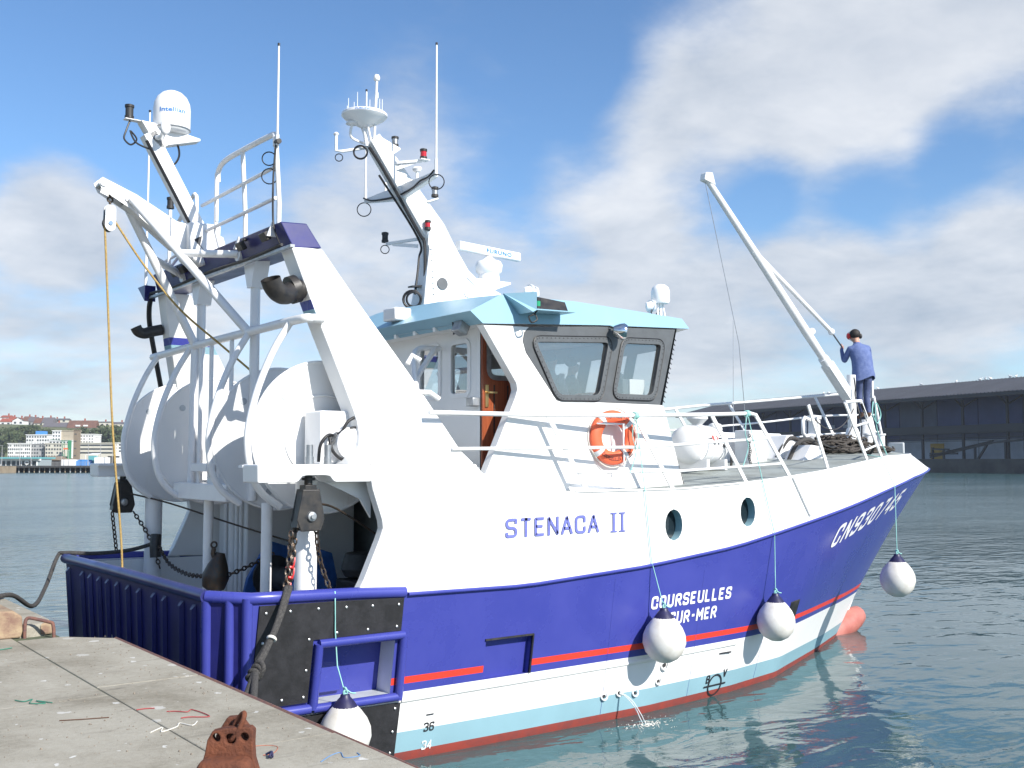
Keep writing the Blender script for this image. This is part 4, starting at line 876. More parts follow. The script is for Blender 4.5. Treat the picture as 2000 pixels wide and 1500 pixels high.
for side in (-1, 1):
    plating(side)
    for cx, cz in ((6.0, 2.385), (7.42, 2.51)):
        d = MB(); d.lathe([(.24, 0), (.24, .004), (.0001, .005)], (cx, side * (hb_sh(cx) - .125), cz), (0, side, 0), 24); d.build('porthole', DGLASS, hull)
# doubler plate near the anchor pocket
dp_ = [ppoint(8.55, .98, out=.03), ppoint(9.55, .98, out=.03), ppoint(9.62, .25, out=.03), ppoint(8.98, .10, out=.03)]
di_ = [p + Vector((0, .045, 0)) for p in dp_]
MB().add(dp_ + di_, [(0, 1, 2, 3), (0, 4, 5, 1), (1, 5, 6, 2), (2, 6, 7, 3), (3, 7, 4, 0)]).build('anchor_plate', WHITE, hull, smooth=0, bevel=.012)
hull_tube('deck_edge_bead', [ppoint(S, 1.0, -1, out=-.004) for S in PC if S >= 4.2], .016, WHITE, 6)
# aft shoulder of the shelter, with the kinked edge of the working-deck opening
AFT = [(1.44, 1.845), (1.52, 1.98), (1.70, 2.38), (1.745, 2.50), (1.735, 2.58), (1.62, 2.90), (1.60, 3.0), (1.60, 3.165), (2.93, 3.16), (2.93, 2.4), (2.93, 1.80), (2.2, 1.815)]
for side in (-1, 1):
    MB().prism(AFT, lambda x, z: (x, side * 2.823, z), lambda x, z: (x, side * 2.70, z)).build('shelter_shoulder', WHITE, hull, smooth=0, bevel=.012)

# covering board closing the gap inside the plating beside the wheelhouse wing
cv2 = MB()
for S0, S1 in zip(PC[:10], PC[1:11]):
    for side in (-1, 1):
        a, c = ppoint(S0, 1.0, side), ppoint(S1, 1.0, side)
        cv2.add([a, c, c + Vector((0, -side * .45, .012)), a + Vector((0, -side * .45, .012))], [(0, 1, 2, 3)])
cv2.build('covering_board', WHITE, hull, smooth=40)
for x0, z0, z1 in ((3.42, 1.82, 2.95), (5.36, 1.92, 2.82), (8.2, 2.25, 2.94)): MB().bar((x0, -hb_sh(x0) - .0015, z0), (x0, -hb_sh(x0) - .0015, z1), .006, .006).build('weld_seam', WHITE, hull)
for x0 in (3.42, 5.0, 6.6, 8.2): MB().tube([hside(x0, z, out=-.001) for z in (.1, .4, .8, 1.2, 1.6, 1.78)], .004, 5).build('weld_seam', HBLUE, hull) if x0 != 3.42 else None
# ---- decks and bulkheads
dk = MB(); g = {}
DS = [2.9, 2.95, 3.0, 3.1, 3.35, 3.6] + [4.1 + .6 * i for i in range(19)] + [15.2, 15.5, 15.75]
for i, S in enumerate(DS):
    a = ppoint(S, 1.0)
    for j in range(9):
        t = -1 + j / 4; g[i, j] = len(dk.v); dk.v.append((a.x, a.y * -t, a.z - .012 + .10 * (1 - t * t) * min(1, abs(a.y))))
for i in range(len(DS) - 1):
    for j in range(8): dk.f.append((g[i, j], g[i + 1, j], g[i + 1, j + 1], g[i, j + 1])); dk.m.append(0)
dk.build('shelter_deck', DECKG, trawler, smooth=40)
def deckz(x, y):
    a = ppoint(min(15.7, x + .2 * smooth(10, 15.9, x)), 1.0); t = min(1, abs(y) / max(.05, abs(a.y))); return a.z - .012 + .10 * (1 - t * t) * min(1, abs(a.y))
MB().box((2.3, 0, 3.10), (1.5, 5.4, .05)).build('gantry_deck', DECKW, trawler)
MB().add([(.12, -2.33, .95), (4.2, -2.33, .95), (4.2, 2.6, .95), (.12, 2.45, .95)], [(0, 1, 2, 3)]).build('working_deck', DECKW, trawler, smooth=0)
# inner skin of the bulwark
ib = MB()
for side in (-1, 1):
    lin = [(.35, 2.60, 2.66), (1.02, 2.60, 2.66), (1.02, 2.34, 2.40), (2.06, 2.34, 2.40), (2.06, 2.48, 2.54), (4.2, 2.48, 2.54)] if side < 0 else [(.35, 2.60, 2.66), (4.2, 2.62, 2.66)]
    for (xa, ya, yb), (xc, yc, yd) in zip(lin, lin[1:]): ib.add([(xa, side * ya, .95), (xc, side * yc, .95), (xc, side * yd, 1.80), (xa, side * yb, 1.84)], [(0, 1, 2, 3)])
    if side < 0: ib.add([(1.02, -2.40, 1.835), (2.06, -2.40, 1.82), (2.06, -2.66, 1.82), (1.02, -2.66, 1.835)], [(0, 1, 2, 3)])
    ib.add([(.35, side * 2.60, .95), (.16, side * 2.42, .95), (.14, side * 2.44, 1.86), (.35, side * 2.66, 1.84)], [(0, 1, 2, 3)])
    ib.add([(.14, side * 2.44, 1.87), (.02, side * 2.5, 1.88), (.3, side * 2.8, 1.87), (.36, side * 2.66, 1.85)], [(0, 1, 2, 3)])
    ib.add([(.36, side * 2.66, 1.845), (.3, side * 2.8, 1.86), (1.6, side * 2.8, 1.84), (1.6, side * 2.66, 1.83)], [(0, 1, 2, 3)])
ib.add([(.16, -2.42, .95), (.16, 2.42, .95), (.14, 2.44, 1.86), (.14, -2.44, 1.86)], [(0, 1, 2, 3)])
ib.add([(.14, -2.44, 1.87), (.14, 2.44, 1.87), (.0, 2.5, 1.885), (.0, -2.5, 1.885)], [(0, 1, 2, 3)])
ib.build('bulwark_lining', WHITE, trawler, smooth=0)
bkh = MB().box((4.2, 0, 1.9), (.06, 5.3, 1.92)).build('bulkhead', SHEDG, trawler, smooth=0)
for k in range(22): MB().box((4.15, -2.45 + k * .11, 1.9), (.05, .035, 1.85)).build('corrugation', SHEDG, bkh, smooth=0)
cas = MB().box((3.0, 2.14, 1.95), (1.7, 1.0, 2.0)).build('port_casing', WHITE, trawler, bevel=.03)
for y in (1.75, 1.90, 2.3): MB().cyl((2.12, y, 1.0), (2.12, y, 2.8), .025).build('pipe', WHITE2, cas)
MB().cyl((2.12, 2.05, 1.0), (2.12, 2.05, 2.8), .05).build('pipe', WHITE2, cas)
# blue trawl winch standing on the working deck
wi = MB().box((2.9, .1, 1.12), (.9, 1.3, .3)).build('winch', WINCHB, trawler, bevel=.02)
MB().prism([(-.45, 1.2), (.45, 1.2), (.25, 2.0), (-.05, 2.1), (-.35, 1.6)], lambda x, z: (2.9 + x, -.55, z), lambda x, z: (2.9 + x, -.62, z)).build('winch_cheek', WINCHB, wi, smooth=0, bevel=.01)
MB().prism([(-.45, 1.2), (.45, 1.2), (.25, 2.0), (-.05, 2.1), (-.35, 1.6)], lambda x, z: (2.9 + x, .75, z), lambda x, z: (2.9 + x, .68, z)).build('winch_cheek', WINCHB, wi, smooth=0, bevel=.01)
MB().lathe([(.16, 0), (.16, .05), (.30, .06), (.30, .1), (.16, .11), (.16, 1.1), (.30, 1.11), (.30, 1.15), (.1, 1.16)], (2.9, -.5, 1.6), (0, 1, 0), 20).build('winch_drum', DARKIN, wi)
MB().prism([(-.35, 1.1), (.4, 1.1), (.3, 1.75), (.05, 1.95), (-.3, 1.5)], lambda x, z: (2.5 + x, -1.1, z), lambda x, z: (2.5 + x, -1.25, z)).build('winch_guard', WINCHB, wi, smooth=0, bevel=.01)
hw = MB().torus((3.3, -1.95, 2.1), (.8, .5, .2), .26, .022, 20, 6)
for k in range(3):
    a = k * 2.1; hw.cyl((3.3, -1.95, 2.1), (3.3 - .1 * math.sin(a), -1.95 + .22 * math.cos(a), 2.1 + .24 * math.sin(a)), .022, n=6)
hw.cyl((3.3, -1.95, 2.1), (3.8, -1.95, 1.9), .03); hw.build('hand_wheel', WINCHB, wi, smooth=60)
MB().box((3.2, -1.5, 1.35), (.5, .8, .75)).lathe([(.2, 0), (.25, .1), (.2, .3)], (3.2, -1.3, 1.75), (0, 0, 1), 14).build('machinery', DARKIN, wi, bevel=.02)
wi.location = (-.45, .75, 0)

# ================================================================== stern gantry, platforms, net drums
def gy(z): return 2.82 - .3 * (z - 3.15)
AFTX = [(3.165, 1.33), (3.25, 1.41), (3.36, 1.49), (3.48, 1.515), (3.62, 1.505), (3.73, 1.48), (4.16, 1.36), (4.70, 1.205), (4.80, 1.175), (4.90, 1.15), (5.49, 1.00)]
FWDX = [(3.165, 2.90), (3.31, 2.75), (4.15, 2.24), (4.93, 1.72), (5.51, 1.355)]
gan = None
def gantry_leg(side):
    b = MB(); zs = [3.165, 3.2, 3.25, 3.30, 3.36, 3.42, 3.48, 3.55, 3.62, 3.73, 3.95, 4.16, 4.45, 4.70, 4.80, 4.90, 5.2, 5.49]
    ring = []
    for z in zs:
        xa = interp(z, [q[0] for q in AFTX], [q[1] for q in AFTX]); xf = interp(z, [q[0] for q in FWDX], [q[1] for q in FWDX]); y = gy(z)
        o = len(b.v); b.v += [(xa, side * y, z), (xf, side * y, z), (xf, side * (y - .28), z), (xa, side * (y - .28), z)]; ring.append(o)
    for i in range(len(zs) - 1):
        a, c = ring[i], ring[i + 1]; st = 2 if zs[i] == 4.70 else (1 if zs[i] == 4.80 else 0)
        b.f += [(a, a + 1, c + 1, c), (a + 1, a + 2, c + 2, c + 1), (a + 2, a + 3, c + 3, c + 2), (a + 3, a, c, c + 3)]; b.m += [0, 0, st, st]
    b.f += [(ring[0], ring[0] + 3, ring[0] + 2, ring[0] + 1), (ring[-1], ring[-1] + 1, ring[-1] + 2, ring[-1] + 3)]; b.m += [0, 0]
    return b.build('gantry_leg', [WHITE, HBLUE, LBLUE], gan, smooth=25, bevel=.012)
cb = MB(); prof = [(.905, 5.75), (1.215, 5.77), (1.36, 5.505), (1.02, 5.465)]
cb.prism(prof, lambda x, z: (x, -(gy(z) + .004), z), lambda x, z: (x, gy(z) + .004, z))
gan = cb.build('gantry', HBLUE_SHADED, trawler, smooth=0, bevel=.012)
tag(gan, 'dark blue gantry crossbeam between two white legs')
for side in (-1, 1): gantry_leg(side)
lp = MB().bar((.93, -2.3, 5.45), (.93, 2.2, 5.45), .05, .03); lp.build('cable_tray', GALV, gan)
MB().tube(catmull([(.90, -2.1, 5.49), (.90, -1.2, 5.47), (.90, 0, 5.49), (.90, 1.2, 5.47), (.90, 2.1, 5.50)], 6), .018, 6).build('cable', CABLE, gan)
MB().tube(catmull([(.93, 2.15, 5.48), (.96, 2.33, 5.3), (1.02, 2.42, 5.0), (1.25, 2.6, 4.2), (1.40, 2.72, 3.6)], 6), .035, 6).build('cable', CABLE, gan)
# floodlights under the beam edge
for y in (-1.75, -1.1, .75, 1.05):
    d = MB().box((.86, y, 5.63), (.06, .15, .10), Matrix.Rotation(R(-30), 3, 'Y')).bar((.88, y, 5.70), (.95, y, 5.72), .05, .03); d.build('floodlight', BLACK, gan, bevel=.01)
# under-beam posts with flared heads, down to the drum guard
for y in (-1.02, .66):
    d = MB().cyl((1.08, y, 2.75), (1.08, y, 5.25), .055, n=14); d.prism([(-.17, 5.49), (.17, 5.49), (.06, 5.18), (-.06, 5.18)], lambda a, z: (1.0 + .0, y + a, z), lambda a, z: (1.18, y + a, z)); d.build('gantry_post', WHITE2, gan, smooth=40)
# top guard rail
rail_pts = catmull([(1.24, -2.42, 4.69), (1.13, -2.38, 4.69), (1.02, -2.28, 4.68), (1.0, -1.0, 4.665), (.99, .6, 4.65), (1.0, 2.25, 4.63)], 6)
MB().tube(rail_pts, .048, 10).build('guard_rail', WHITE2, gan, smooth=60)
for y in (-2.12, -1.06, .74, 1.95):
    P = [(1.0, y, 4.66), (.82, y, 4.36), (.66, y, 3.98), (.565, y, 3.62), (.545, y, 3.35), (.60, y, 3.05), (.72, y, 2.86), (.92, y, 2.72)]
    MB().tube(catmull(P, 5), .037, 10).build('guard_hoop', WHITE2, gan, smooth=60)
for y, zb in ((.42, 2.8), (.08, 3.0), (-.55, 3.2)):
    MB().cyl((1.0, y, 4.65), (.99, y - .03, zb), .026, n=10).build('guard_bar', WHITE2, gan, smooth=60)
MB().cyl((1.0, .66, 4.65), (.97, .62, 2.8), .045, n=10).build('guard_bar', WHITE2, gan, smooth=60)
# exhaust elbows
def exhaust(pts, r, side):
    d = MB(); d.tube(catmull(pts, 5), r, 16, cap=False); d.tube(catmull(pts, 5), r * .86, 16, cap=False); return d.build('exhaust_pipe', BLACK, gan, smooth=60)
exhaust([(1.10, -2.16, 5.02), (.99, -2.18, 4.99), (.90, -2.22, 4.94), (.80, -2.27, 4.94), (.72, -2.30, 5.00), (.68, -2.32, 5.07)], .105, -1)
MB().cyl((1.06, -2.14, 5.03), (.98, -2.14, 5.0), .15, n=18).build('exhaust_flange', BLACK, gan)
exhaust([(1.10, 2.2, 5.02), (.95, 2.2, 4.98), (.86, 2.2, 4.95), (.78, 2.2, 4.97), (.74, 2.2, 5.03)], .075, 1)

# ---- boom over the stern, with its A-frame
Y0 = .42
bm_ = MB()
for s_ in (-.085, .085):
    pr = [(-.33, 6.50), (-.28, 6.55), (.12, 6.40), (.62, 6.14), (.80, 6.12), (.80, 5.78), (.60, 5.80), (.05, 6.22), (-.28, 6.40)]
    bm_.prism(pr, lambda x, z: (x, Y0 + s_, z), lambda x, z: (x, Y0 + s_ + (.014 if s_ > 0 else -.014), z))
bm_.bar((-.10, Y0, 6.42), (.62, Y0, 6.03), .16, .012).bar((.0, Y0, 6.28), (.62, Y0, 5.84), .16, .012)
boom = bm_.build('stern_boom', WHITE2, gan, smooth=0)
hd = MB().prism([(.74, 5.70), (.74, 6.14), (1.15, 6.15), (1.14, 5.78), (1.05, 5.66), (.9, 5.6)], lambda x, z: (x, Y0 - .20, z), lambda x, z: (x, Y0 + .20, z)); hd.build('boom_pedestal', WHITE2, gan, smooth=30, bevel=.03)
for x, z in ((-.27, 6.475), (.02, 6.33)):
    MB().cyl((x, Y0 - .115, z), (x, Y0 + .115, z), .035, n=12).build('sheave_pin', GALV, gan)
MB().prism([(.80, 5.92), (.90, 5.98), (.88, 5.86), (.93, 5.80)], lambda x, z: (x, Y0 - .206, z), lambda x, z: (x, Y0 - .20, z)).build('maker_mark', LETK, gan, smooth=0)
for tgt, cut in (((1.0, -1.0, 4.68), None), ((.99, .62, 4.66), None)):
    top = Vector((.06, Y0 + (-.12 if tgt[1] < 0 else .12), 6.33)); MB().cyl(top, tgt, .052, n=12).build('boom_strut', WHITE2, gan, smooth=60)
for bx, y, t_, tgt in ((.97, -.78, .42, (1.0, -1.0, 4.68)), (.97, 1.05, .38, (.99, .62, 4.66))):
    top = Vector((.06, Y0 + (-.12 if tgt[1] < 0 else .12), 6.33)); p = top.lerp(Vector(tgt), t_)
    d = MB().cyl((bx, y, 5.60), p, .045, n=12).cyl((bx + .03, y, 5.60), (bx - .02, y, 5.60), .085, n=14); d.build('boom_strut', WHITE2, gan, smooth=60)
# leaning antenna mast with satellite dome
mm = MB()
mm.prism([(.86, 6.10), (1.22, 6.02), (1.30, 5.77), (.95, 5.75), (.84, 5.95)], lambda x, z: (x, Y0 - .09, z), lambda x, z: (x, Y0 + .09, z))
mm.bar((1.0, Y0, 5.95), (.27, Y0, 7.20), .17, .17, up=(1, 0, .6))
mm.prism([(.16, 7.33), (.40, 7.31), (.90, 7.23), (.90, 7.20), (.50, 7.08), (.42, 7.02), (.30, 7.12)], lambda x, z: (x, Y0 - .085, z), lambda x, z: (x, Y0 + .085, z))
mm.bar((-.02, Y0, 7.33), (.36, Y0, 7.33), .10, .014)
mst = mm.build('antenna_mast', WHITE2, trawler, smooth=20, bevel=.008)
dm = MB().lathe([(.02, 0), (.17, .0), (.215, .035), (.225, .09), (.225, .30), (.215, .38), (.18, .455), (.125, .51), (.06, .54), (.0001, .548)], (.56, Y0, 7.25), (0, 0, 1), 28).build('satellite_dome', DOME, mst, smooth=50)
lettering('Intellian', lambda u, v: Vector((.56 + .228 * math.sin(-.75 + u / .228 - .25), Y0 - .228 * math.cos(-.75 + u / .228 - .25), 7.47 + v)), .32, .055, LOGOB, mst, bold=.02)
MB().torus((.56, Y0, 7.30), (0, 0, 1), .222, .008, 28, 6).build('dome_seam', GALV, mst)
for s_ in (-1, 1):
    MB().tube([(.36, Y0, 7.16), (.36, Y0 + s_ * .24, 7.12), (.38, Y0 + s_ * .27, 7.20)], .035, 8).ball((.39, Y0 + s_ * .28, 7.23), .07, sq=(.9, .6, 1.3)).build('horn', WHITE2, mst, smooth=60)
def nav_lamp(p, parent, lens, h=.13, r=.045):
    x, y, z = p
    d = MB().lathe([(r, 0), (r, .035), (r * .85, .035), (r * .85, h - .03), (r, h - .03), (r * 1.02, h), (r * .5, h + .01), (.0001, h + .01)], (x, y, z), (0, 0, 1), 14, mis=[0, 0, 1, 0, 0, 0, 0])
    d.f.append(d.f[-1]); d.f.pop()
    return d.build('navigation_lamp', [BLACK, lens], parent)
nav_lamp((.04, Y0, 7.34), mst, DARKIN, .17, .055)
MB().tube(catmull([(.05, Y0, 7.32), (.0, Y0 - .02, 7.18), (-.02, Y0 - .02, 7.08), (.06, Y0 - .02, 7.02), (.13, Y0 - .02, 7.10), (.05, Y0 - .02, 7.19), (.12, Y0 - .04, 7.05), (.28, Y0 - .10, 6.98)], 6), .011, 6).build('cable', CABLE, mst)
MB().tube([(.22, Y0 - .11, 7.08), (.62, Y0 - .11, 6.40), (.86, Y0 - .11, 5.98)], .02, 6).build('cable', CABLE, mst)
MB().tube(catmull([(.55, Y0, 7.2), (.64, Y0, 7.12), (.66, Y0, 6.98), (.58, Y0, 6.86), (.42, Y0, 6.88)], 6), .013, 6).build('cable', CABLE, mst)
MB().cyl((.98, -.05, 6.12), (.98, -.05, 6.3), .02).build('mast_bracket', WHITE2, mst)

# handrail on the gantry top
hr = None
def rod(name, pts, r, parent, m=WHITE2, n=8, sm=60): d = MB(); d.tube(pts, r, n); return d.build(name, m, parent, smooth=sm)
hr = rod('gantry_handrail', catmull([(1.0, -.02, 6.62), (.99, -.05, 6.75), (.95, -.35, 6.80), (.93, -.95, 6.79), (.93, -1.70, 6.77), (.93, -1.82, 6.74), (.93, -1.84, 6.62)], 5), .032, gan)
for y in (-.03, -.93, -1.84): rod('handrail_post', [(.98 if y > -.5 else .93, y, 6.79 if abs(y + .93) < .1 else 6.72), (.98, y, 6.0), (1.05 if y > -.5 else .98, y, 5.75)], .028, gan)
for z in (6.40, 6.05): rod('handrail_bar', [(.96, .4, z), (.95, -.95, z), (.94, -1.84, z)], .022, gan)
rod('handrail_post', catmull([(1.02, .75, 5.78), (1.02, .75, 6.5), (1.02, .80, 6.62), (1.02, .95, 6.6), (1.05, 1.9, 6.2)], 5), .026, gan)
rod('handrail_bar', [(1.02, .75, 6.1), (1.05, 2.0, 5.75)], .02, gan)
rod('handrail_bar', [(1.0, .4, 5.98), (1.0, 2.1, 5.9)], .02, gan)
for y in (-.93, -1.84): MB().prism([(-.06, 5.62), (.06, 5.62), (0, 5.78)], lambda a, z: (.9 + a, y - .012, z), lambda a, z: (.9 + a, y + .012, z)).build('handrail_bracket', WHITE2, gan, smooth=0)
# whip antennas
def whip(p, z1, parent, r=.012, base=.35):
    x, y, z = p
    d = MB(); d.tube([(x, y, z), (x, y, z + base)], .022, 8); d.tube([(x, y, z + base), (x, y, z1 - .02)], [r, r * .75], 8); d.mi = 1; d.tube([(x, y, z1 - .03), (x, y, z1)], r * 1.1, 6)
    return d.build('whip_antenna', [WHITE2, CABLE], parent, smooth=60)
whip((.93, -1.88, 6.62), 7.76, gan, .014, .12)
rod('antenna_clamp', [(.93, -1.84, 6.66), (.93, -1.93, 6.66)], .03, gan, BLACK)
whip((.92, 2.38, 5.62), 8.15, gan, .016, .5)
MB().prism([(2.2, 5.62), (2.5, 5.62), (2.2, 5.40)], lambda y, z: (.85, y, z), lambda y, z: (1.0, y, z)).build('antenna_bracket', HBLUE_SHADED, gan, smooth=0)
rod('lamp_post', [(.98, 1.62, 5.76), (.98, 1.62, 6.58)], .025, gan); nav_lamp((.98, 1.62, 6.60), gan, DARKIN, .15, .05)
def loop_cable(c, r, parent, axis=(.5, .85, 0), rr=.007): return MB().torus(c, axis, r, rr, 22, 6).build('cable_loop', CABLE, parent, smooth=60)
loop_cable((.90, -1.74, 6.50), .075, gan); loop_cable((.90, -1.76, 6.30), .085, gan)
rod('cable', catmull([(.92, -1.88, 6.7), (.90, -1.86, 6.3), (.90, -1.86, 5.9), (.90, -1.9, 5.7), (.92, -2.0, 5.52)], 5), .011, gan, CABLE, 6)

# ---- cantilever platforms each side
PL = [(.36, 2.985), (.355, 3.165), (1.60, 3.165), (1.60, 2.985), (1.20, 2.985), (1.17, 3.0), (1.13, 3.045), (1.08, 3.055), (.88, 3.055), (.83, 3.045), (.79, 3.0), (.76, 2.985)]
for side in (-1, 1):
    MB().prism(PL, lambda x, z: (x, side * 2.82, z), lambda x, z: (x, side * 2.45, z)).build('platform_beam', WHITE, trawler, smooth=0, bevel=.015)
    MB().box((1.0, side * 2.42, 3.145), (1.3, .1, .03)).build('platform_plate', WHITE2, trawler)
    MB().cyl((1.1, side * 2.36, .95), (1.1, side * 2.36, 2.99), .115, n=20).build('platform_post', WHITE2, trawler, smooth=60)
    MB().prism([(1.22, 2.98), (1.75, 2.98), (1.75, 2.60), (1.62, 2.80)], lambda x, z: (x, side * 2.52, z), lambda x, z: (x, side * 2.55, z)).build('platform_bracket', WHITE2, trawler, smooth=0)
for x, y in ((.94, -2.74), (1.14, -2.74)):
    MB().cyl((x, y, 3.16), (x, y, 3.36), .035, n=12).cyl((x, y, 3.16), (x, y, 3.24), .042, n=12).build('platform_stub', GALV, trawler)
# transverse drum cradle
cr_ = MB().box((.98, .04, 2.83), (.26, 1.72, .20)).build('drum_cradle', WHITE2, trawler, bevel=.012)
for y in (.2, -1.5): MB().cyl((1.05, y, .95), (1.05, y, 2.74), .06, n=14).build('cradle_post', WHITE2, cr_, smooth=60)
MB().box((1.25, 0, 3.15), (.5, .34, .72)).build('cradle_pedestal', WHITE2, cr_, bevel=.02)
MB().box((.93, .1, 3.12), (.12, .5, .1)).build('cradle_step', WHITE2, cr_, bevel=.01)

# ---- net drums
DX, DZ, DR = 1.42, 3.455, .815
def drum(y0, y1):
    d = MB().lathe([(.30, 0), (.30, abs(y1 - y0))], (DX, min(y0, y1), DZ), (0, 1, 0), 28); root = d.build('net_drum', WHITE2, trawler, smooth=50)
    for y in (y0, y1):
        f = MB().lathe([(.05, -.012), (DR - .02, -.012), (DR, -.02), (DR + .008, 0), (DR, .02), (DR - .02, .012), (.05, .012)], (DX, y, DZ), (0, 1, 0), 64); f.build('drum_flange', WHITE, root, smooth=30)
        for a in (.3, 2.4, 4.5): f = MB().lathe([(.04, -.017), (.04, .017)], (DX + .62 * math.cos(a), y, DZ + .62 * math.sin(a)), (0, 1, 0), 14); f.build('flange_hole', DECKW, root)
        MB().torus((DX, y - .006, DZ), (0, 1, 0), DR - .004, .017, 64, 8).build('flange_rim', WHITE2, root, smooth=60)
    return root
d1 = drum(.95, 2.25); d2 = drum(-2.08, -1.0)
# raised rim and hydraulic motor on the starboard flange
MB().torus((DX, -2.10, DZ), (0, 1, 0), .45, .012, 40, 6).build('flange_ring', WHITE2, d2)
mo = MB().box((1.38, -2.33, 3.44), (.42, .38, .56)).build('drum_motor', WHITE2, trawler, bevel=.02)
MB().lathe([(.17, 0), (.17, .14), (.13, .17), (.0001, .18)], (1.47, -2.50, 3.38), (0, -1, 0), 24).build('motor_cover', WHITE2, mo)
for P in ([(1.30, -2.56, 3.46), (1.36, -2.62, 3.50), (1.43, -2.63, 3.61), (1.55, -2.62, 3.65), (1.64, -2.58, 3.52)], [(1.30, -2.56, 3.42), (1.38, -2.62, 3.47), (1.47, -2.64, 3.54), (1.58, -2.62, 3.52), (1.63, -2.58, 3.40)], [(1.30, -2.56, 3.46), (1.20, -2.62, 3.46), (1.12, -2.62, 3.36), (1.11, -2.6, 3.19)], [(1.24, -2.58, 3.45), (1.25, -2.62, 3.32), (1.32, -2.62, 3.24), (1.42, -2.6, 3.2)]):
    MB().tube(catmull(P, 6), .017, 8).build('hydraulic_hose', CABLE, mo, smooth=60)
MB().cyl((1.28, -2.52, 3.43), (1.32, -2.60, 3.48), .026).cyl((1.28, -2.55, 3.38), (1.32, -2.60, 3.44), .024).build('hose_fitting', GALV, mo)

# ================================================================== wheelhouse
def wy(x): return 2.80 - .12 * (x - 2.6)
def roundpoly(P, r, n=5):
    out = []; m = len(P)
    for i in range(m):
        a, b, c = Vector((*P[i - 1], 0)), Vector((*P[i], 0)), Vector((*P[(i + 1) % m], 0))
        u, v = (a - b), (c - b); k = min(r, u.length * .45, v.length * .45); p, q_ = b + u.normalized() * k, b + v.normalized() * k
        for j in range(n + 1):
            t = j / n; w = p.lerp(b, t).lerp(b.lerp(q_, t), t); out.append((w.x, w.y))
    return out
def offset_poly(P, d):
    c = [sum(p[0] for p in P) / len(P), sum(p[1] for p in P) / len(P)]; n = len(P); out = []
    area = sum(P[i][0] * P[(i + 1) % n][1] - P[(i + 1) % n][0] * P[i][1] for i in range(n)); sg = 1 if area > 0 else -1
    for i in range(n):
        a, b, c_ = Vector(P[i - 1]), Vector(P[i]), Vector(P[(i + 1) % n]); e = (c_ - a)
        if e.length < 1e-9: out.append(P[i]); continue
        e.normalize(); out.append((P[i][0] + sg * e.y * d, P[i][1] - sg * e.x * d))
    return out
def holed(outer, holes, f0, f1, name, m, parent, sm=0, bevel=0):
    """plate with window openings: outline and openings in 2d, f0/f1 place the two faces"""
    bm = bmesh.new()
    for f in (f0, f1):
        edges = []
        for loop in [outer] + holes:
            vs = [bm.verts.new(f(*p)) for p in loop]
            edges += [bm.edges.new((vs[i], vs[(i + 1) % len(vs)])) for i in range(len(vs))]
        bmesh.ops.triangle_fill(bm, use_beauty=True, use_dissolve=False, edges=edges)
    bm.verts.ensure_lookup_table(); tot = len(outer) + sum(len(h) for h in holes); o = 0
    for loop in [outer] + holes:
        n = len(loop)
        for i in range(n): bm.faces.new((bm.verts[o + i], bm.verts[o + (i + 1) % n], bm.verts[tot + o + (i + 1) % n], bm.verts[tot + o + i]))
        o += n
    bmesh.ops.recalc_face_normals(bm, faces=bm.faces)
    me = bpy.data.meshes.new(name); bm.to_mesh(me); bm.free(); me.materials.append(m)
    ob = bpy.data.objects.new(name, me); COL.objects.link(ob); ob.parent = parent
    if bevel:
        bv_ = ob.modifiers.new('bevel', 'BEVEL'); bv_.width = bevel; bv_.segments = 2; bv_.limit_method = 'ANGLE'; bv_.angle_limit = R(50)
    return ob
def sidef(side, out): return lambda x, z: (x, side * (wy(x) + out), z)
# roof: one shell, aft tip, raised aft, thinner forward, bowed front edge
PROF = [(3.04, 4.745), (2.85, 4.87), (3.35, 5.11), (4.6, 5.165), (5.8, 5.16), (6.76, 5.15), (6.85, 5.015), (5.0, 4.90)]
PORT_AFT = .75
rf = MB(); g = {}; TT = [-1, -.8, -.5, -.2, 0, .2, .5, .8, 1]
for i, (x, z) in enumerate(PROF):
    for j, t in enumerate(TT):
        top = z > 5.05; bow_ = .55 * (1 - t * t) if x > 6.3 else 0
        g[i, j] = len(rf.v); half = wy(x) + .03 - (.06 if top else 0)
        if t > 0: half = lerp(PORT_AFT, half, smooth(3.4, 5.2, x))      # the port quarter of the roof is cut back
        rf.v.append((x + bow_, t * half, z + (.10 * (1 - t * t) if top else 0)))
nP = len(PROF)
for i in range(nP):
    for j in range(len(TT) - 1):
        rf.f.append((g[i, j], g[(i + 1) % nP, j], g[(i + 1) % nP, j + 1], g[i, j + 1])); rf.m.append(1 if i in (6, 7) else 0)
for j in (0, len(TT) - 1): rf.f.append(tuple(g[i, j] for i in range(nP))); rf.m.append(0)
wh = rf.build('wheelhouse', [RBLUE, WHITE], trawler, smooth=25)
tag(wh, 'white wheelhouse with light blue roof and grey window band')
GREYP = [(3.80, 4.775), (3.715, 4.70), (3.69, 4.60), (3.74, 4.47), (4.26, 3.925), (6.225, 3.945), (6.565, 4.985), (5.0, 4.885)]
WHITEP = [(3.08, 3.0), (3.33, 3.47), (3.57, 3.93), (3.605, 4.02), (3.585, 4.10), (3.06, 4.74), (3.80, 4.775), (3.715, 4.70), (3.69, 4.60), (3.74, 4.47), (4.26, 3.925), (6.225, 3.945), (6.31, 3.93), (6.73, 2.86), (4.6, 2.78), (3.6, 2.86)]
W1 = roundpoly([(3.87, 4.62), (5.22, 4.715), (5.02, 4.0), (4.28, 3.975)], .10); W2 = roundpoly([(5.50, 4.73), (6.28, 4.77), (6.08, 4.045), (5.31, 4.035)], .10)
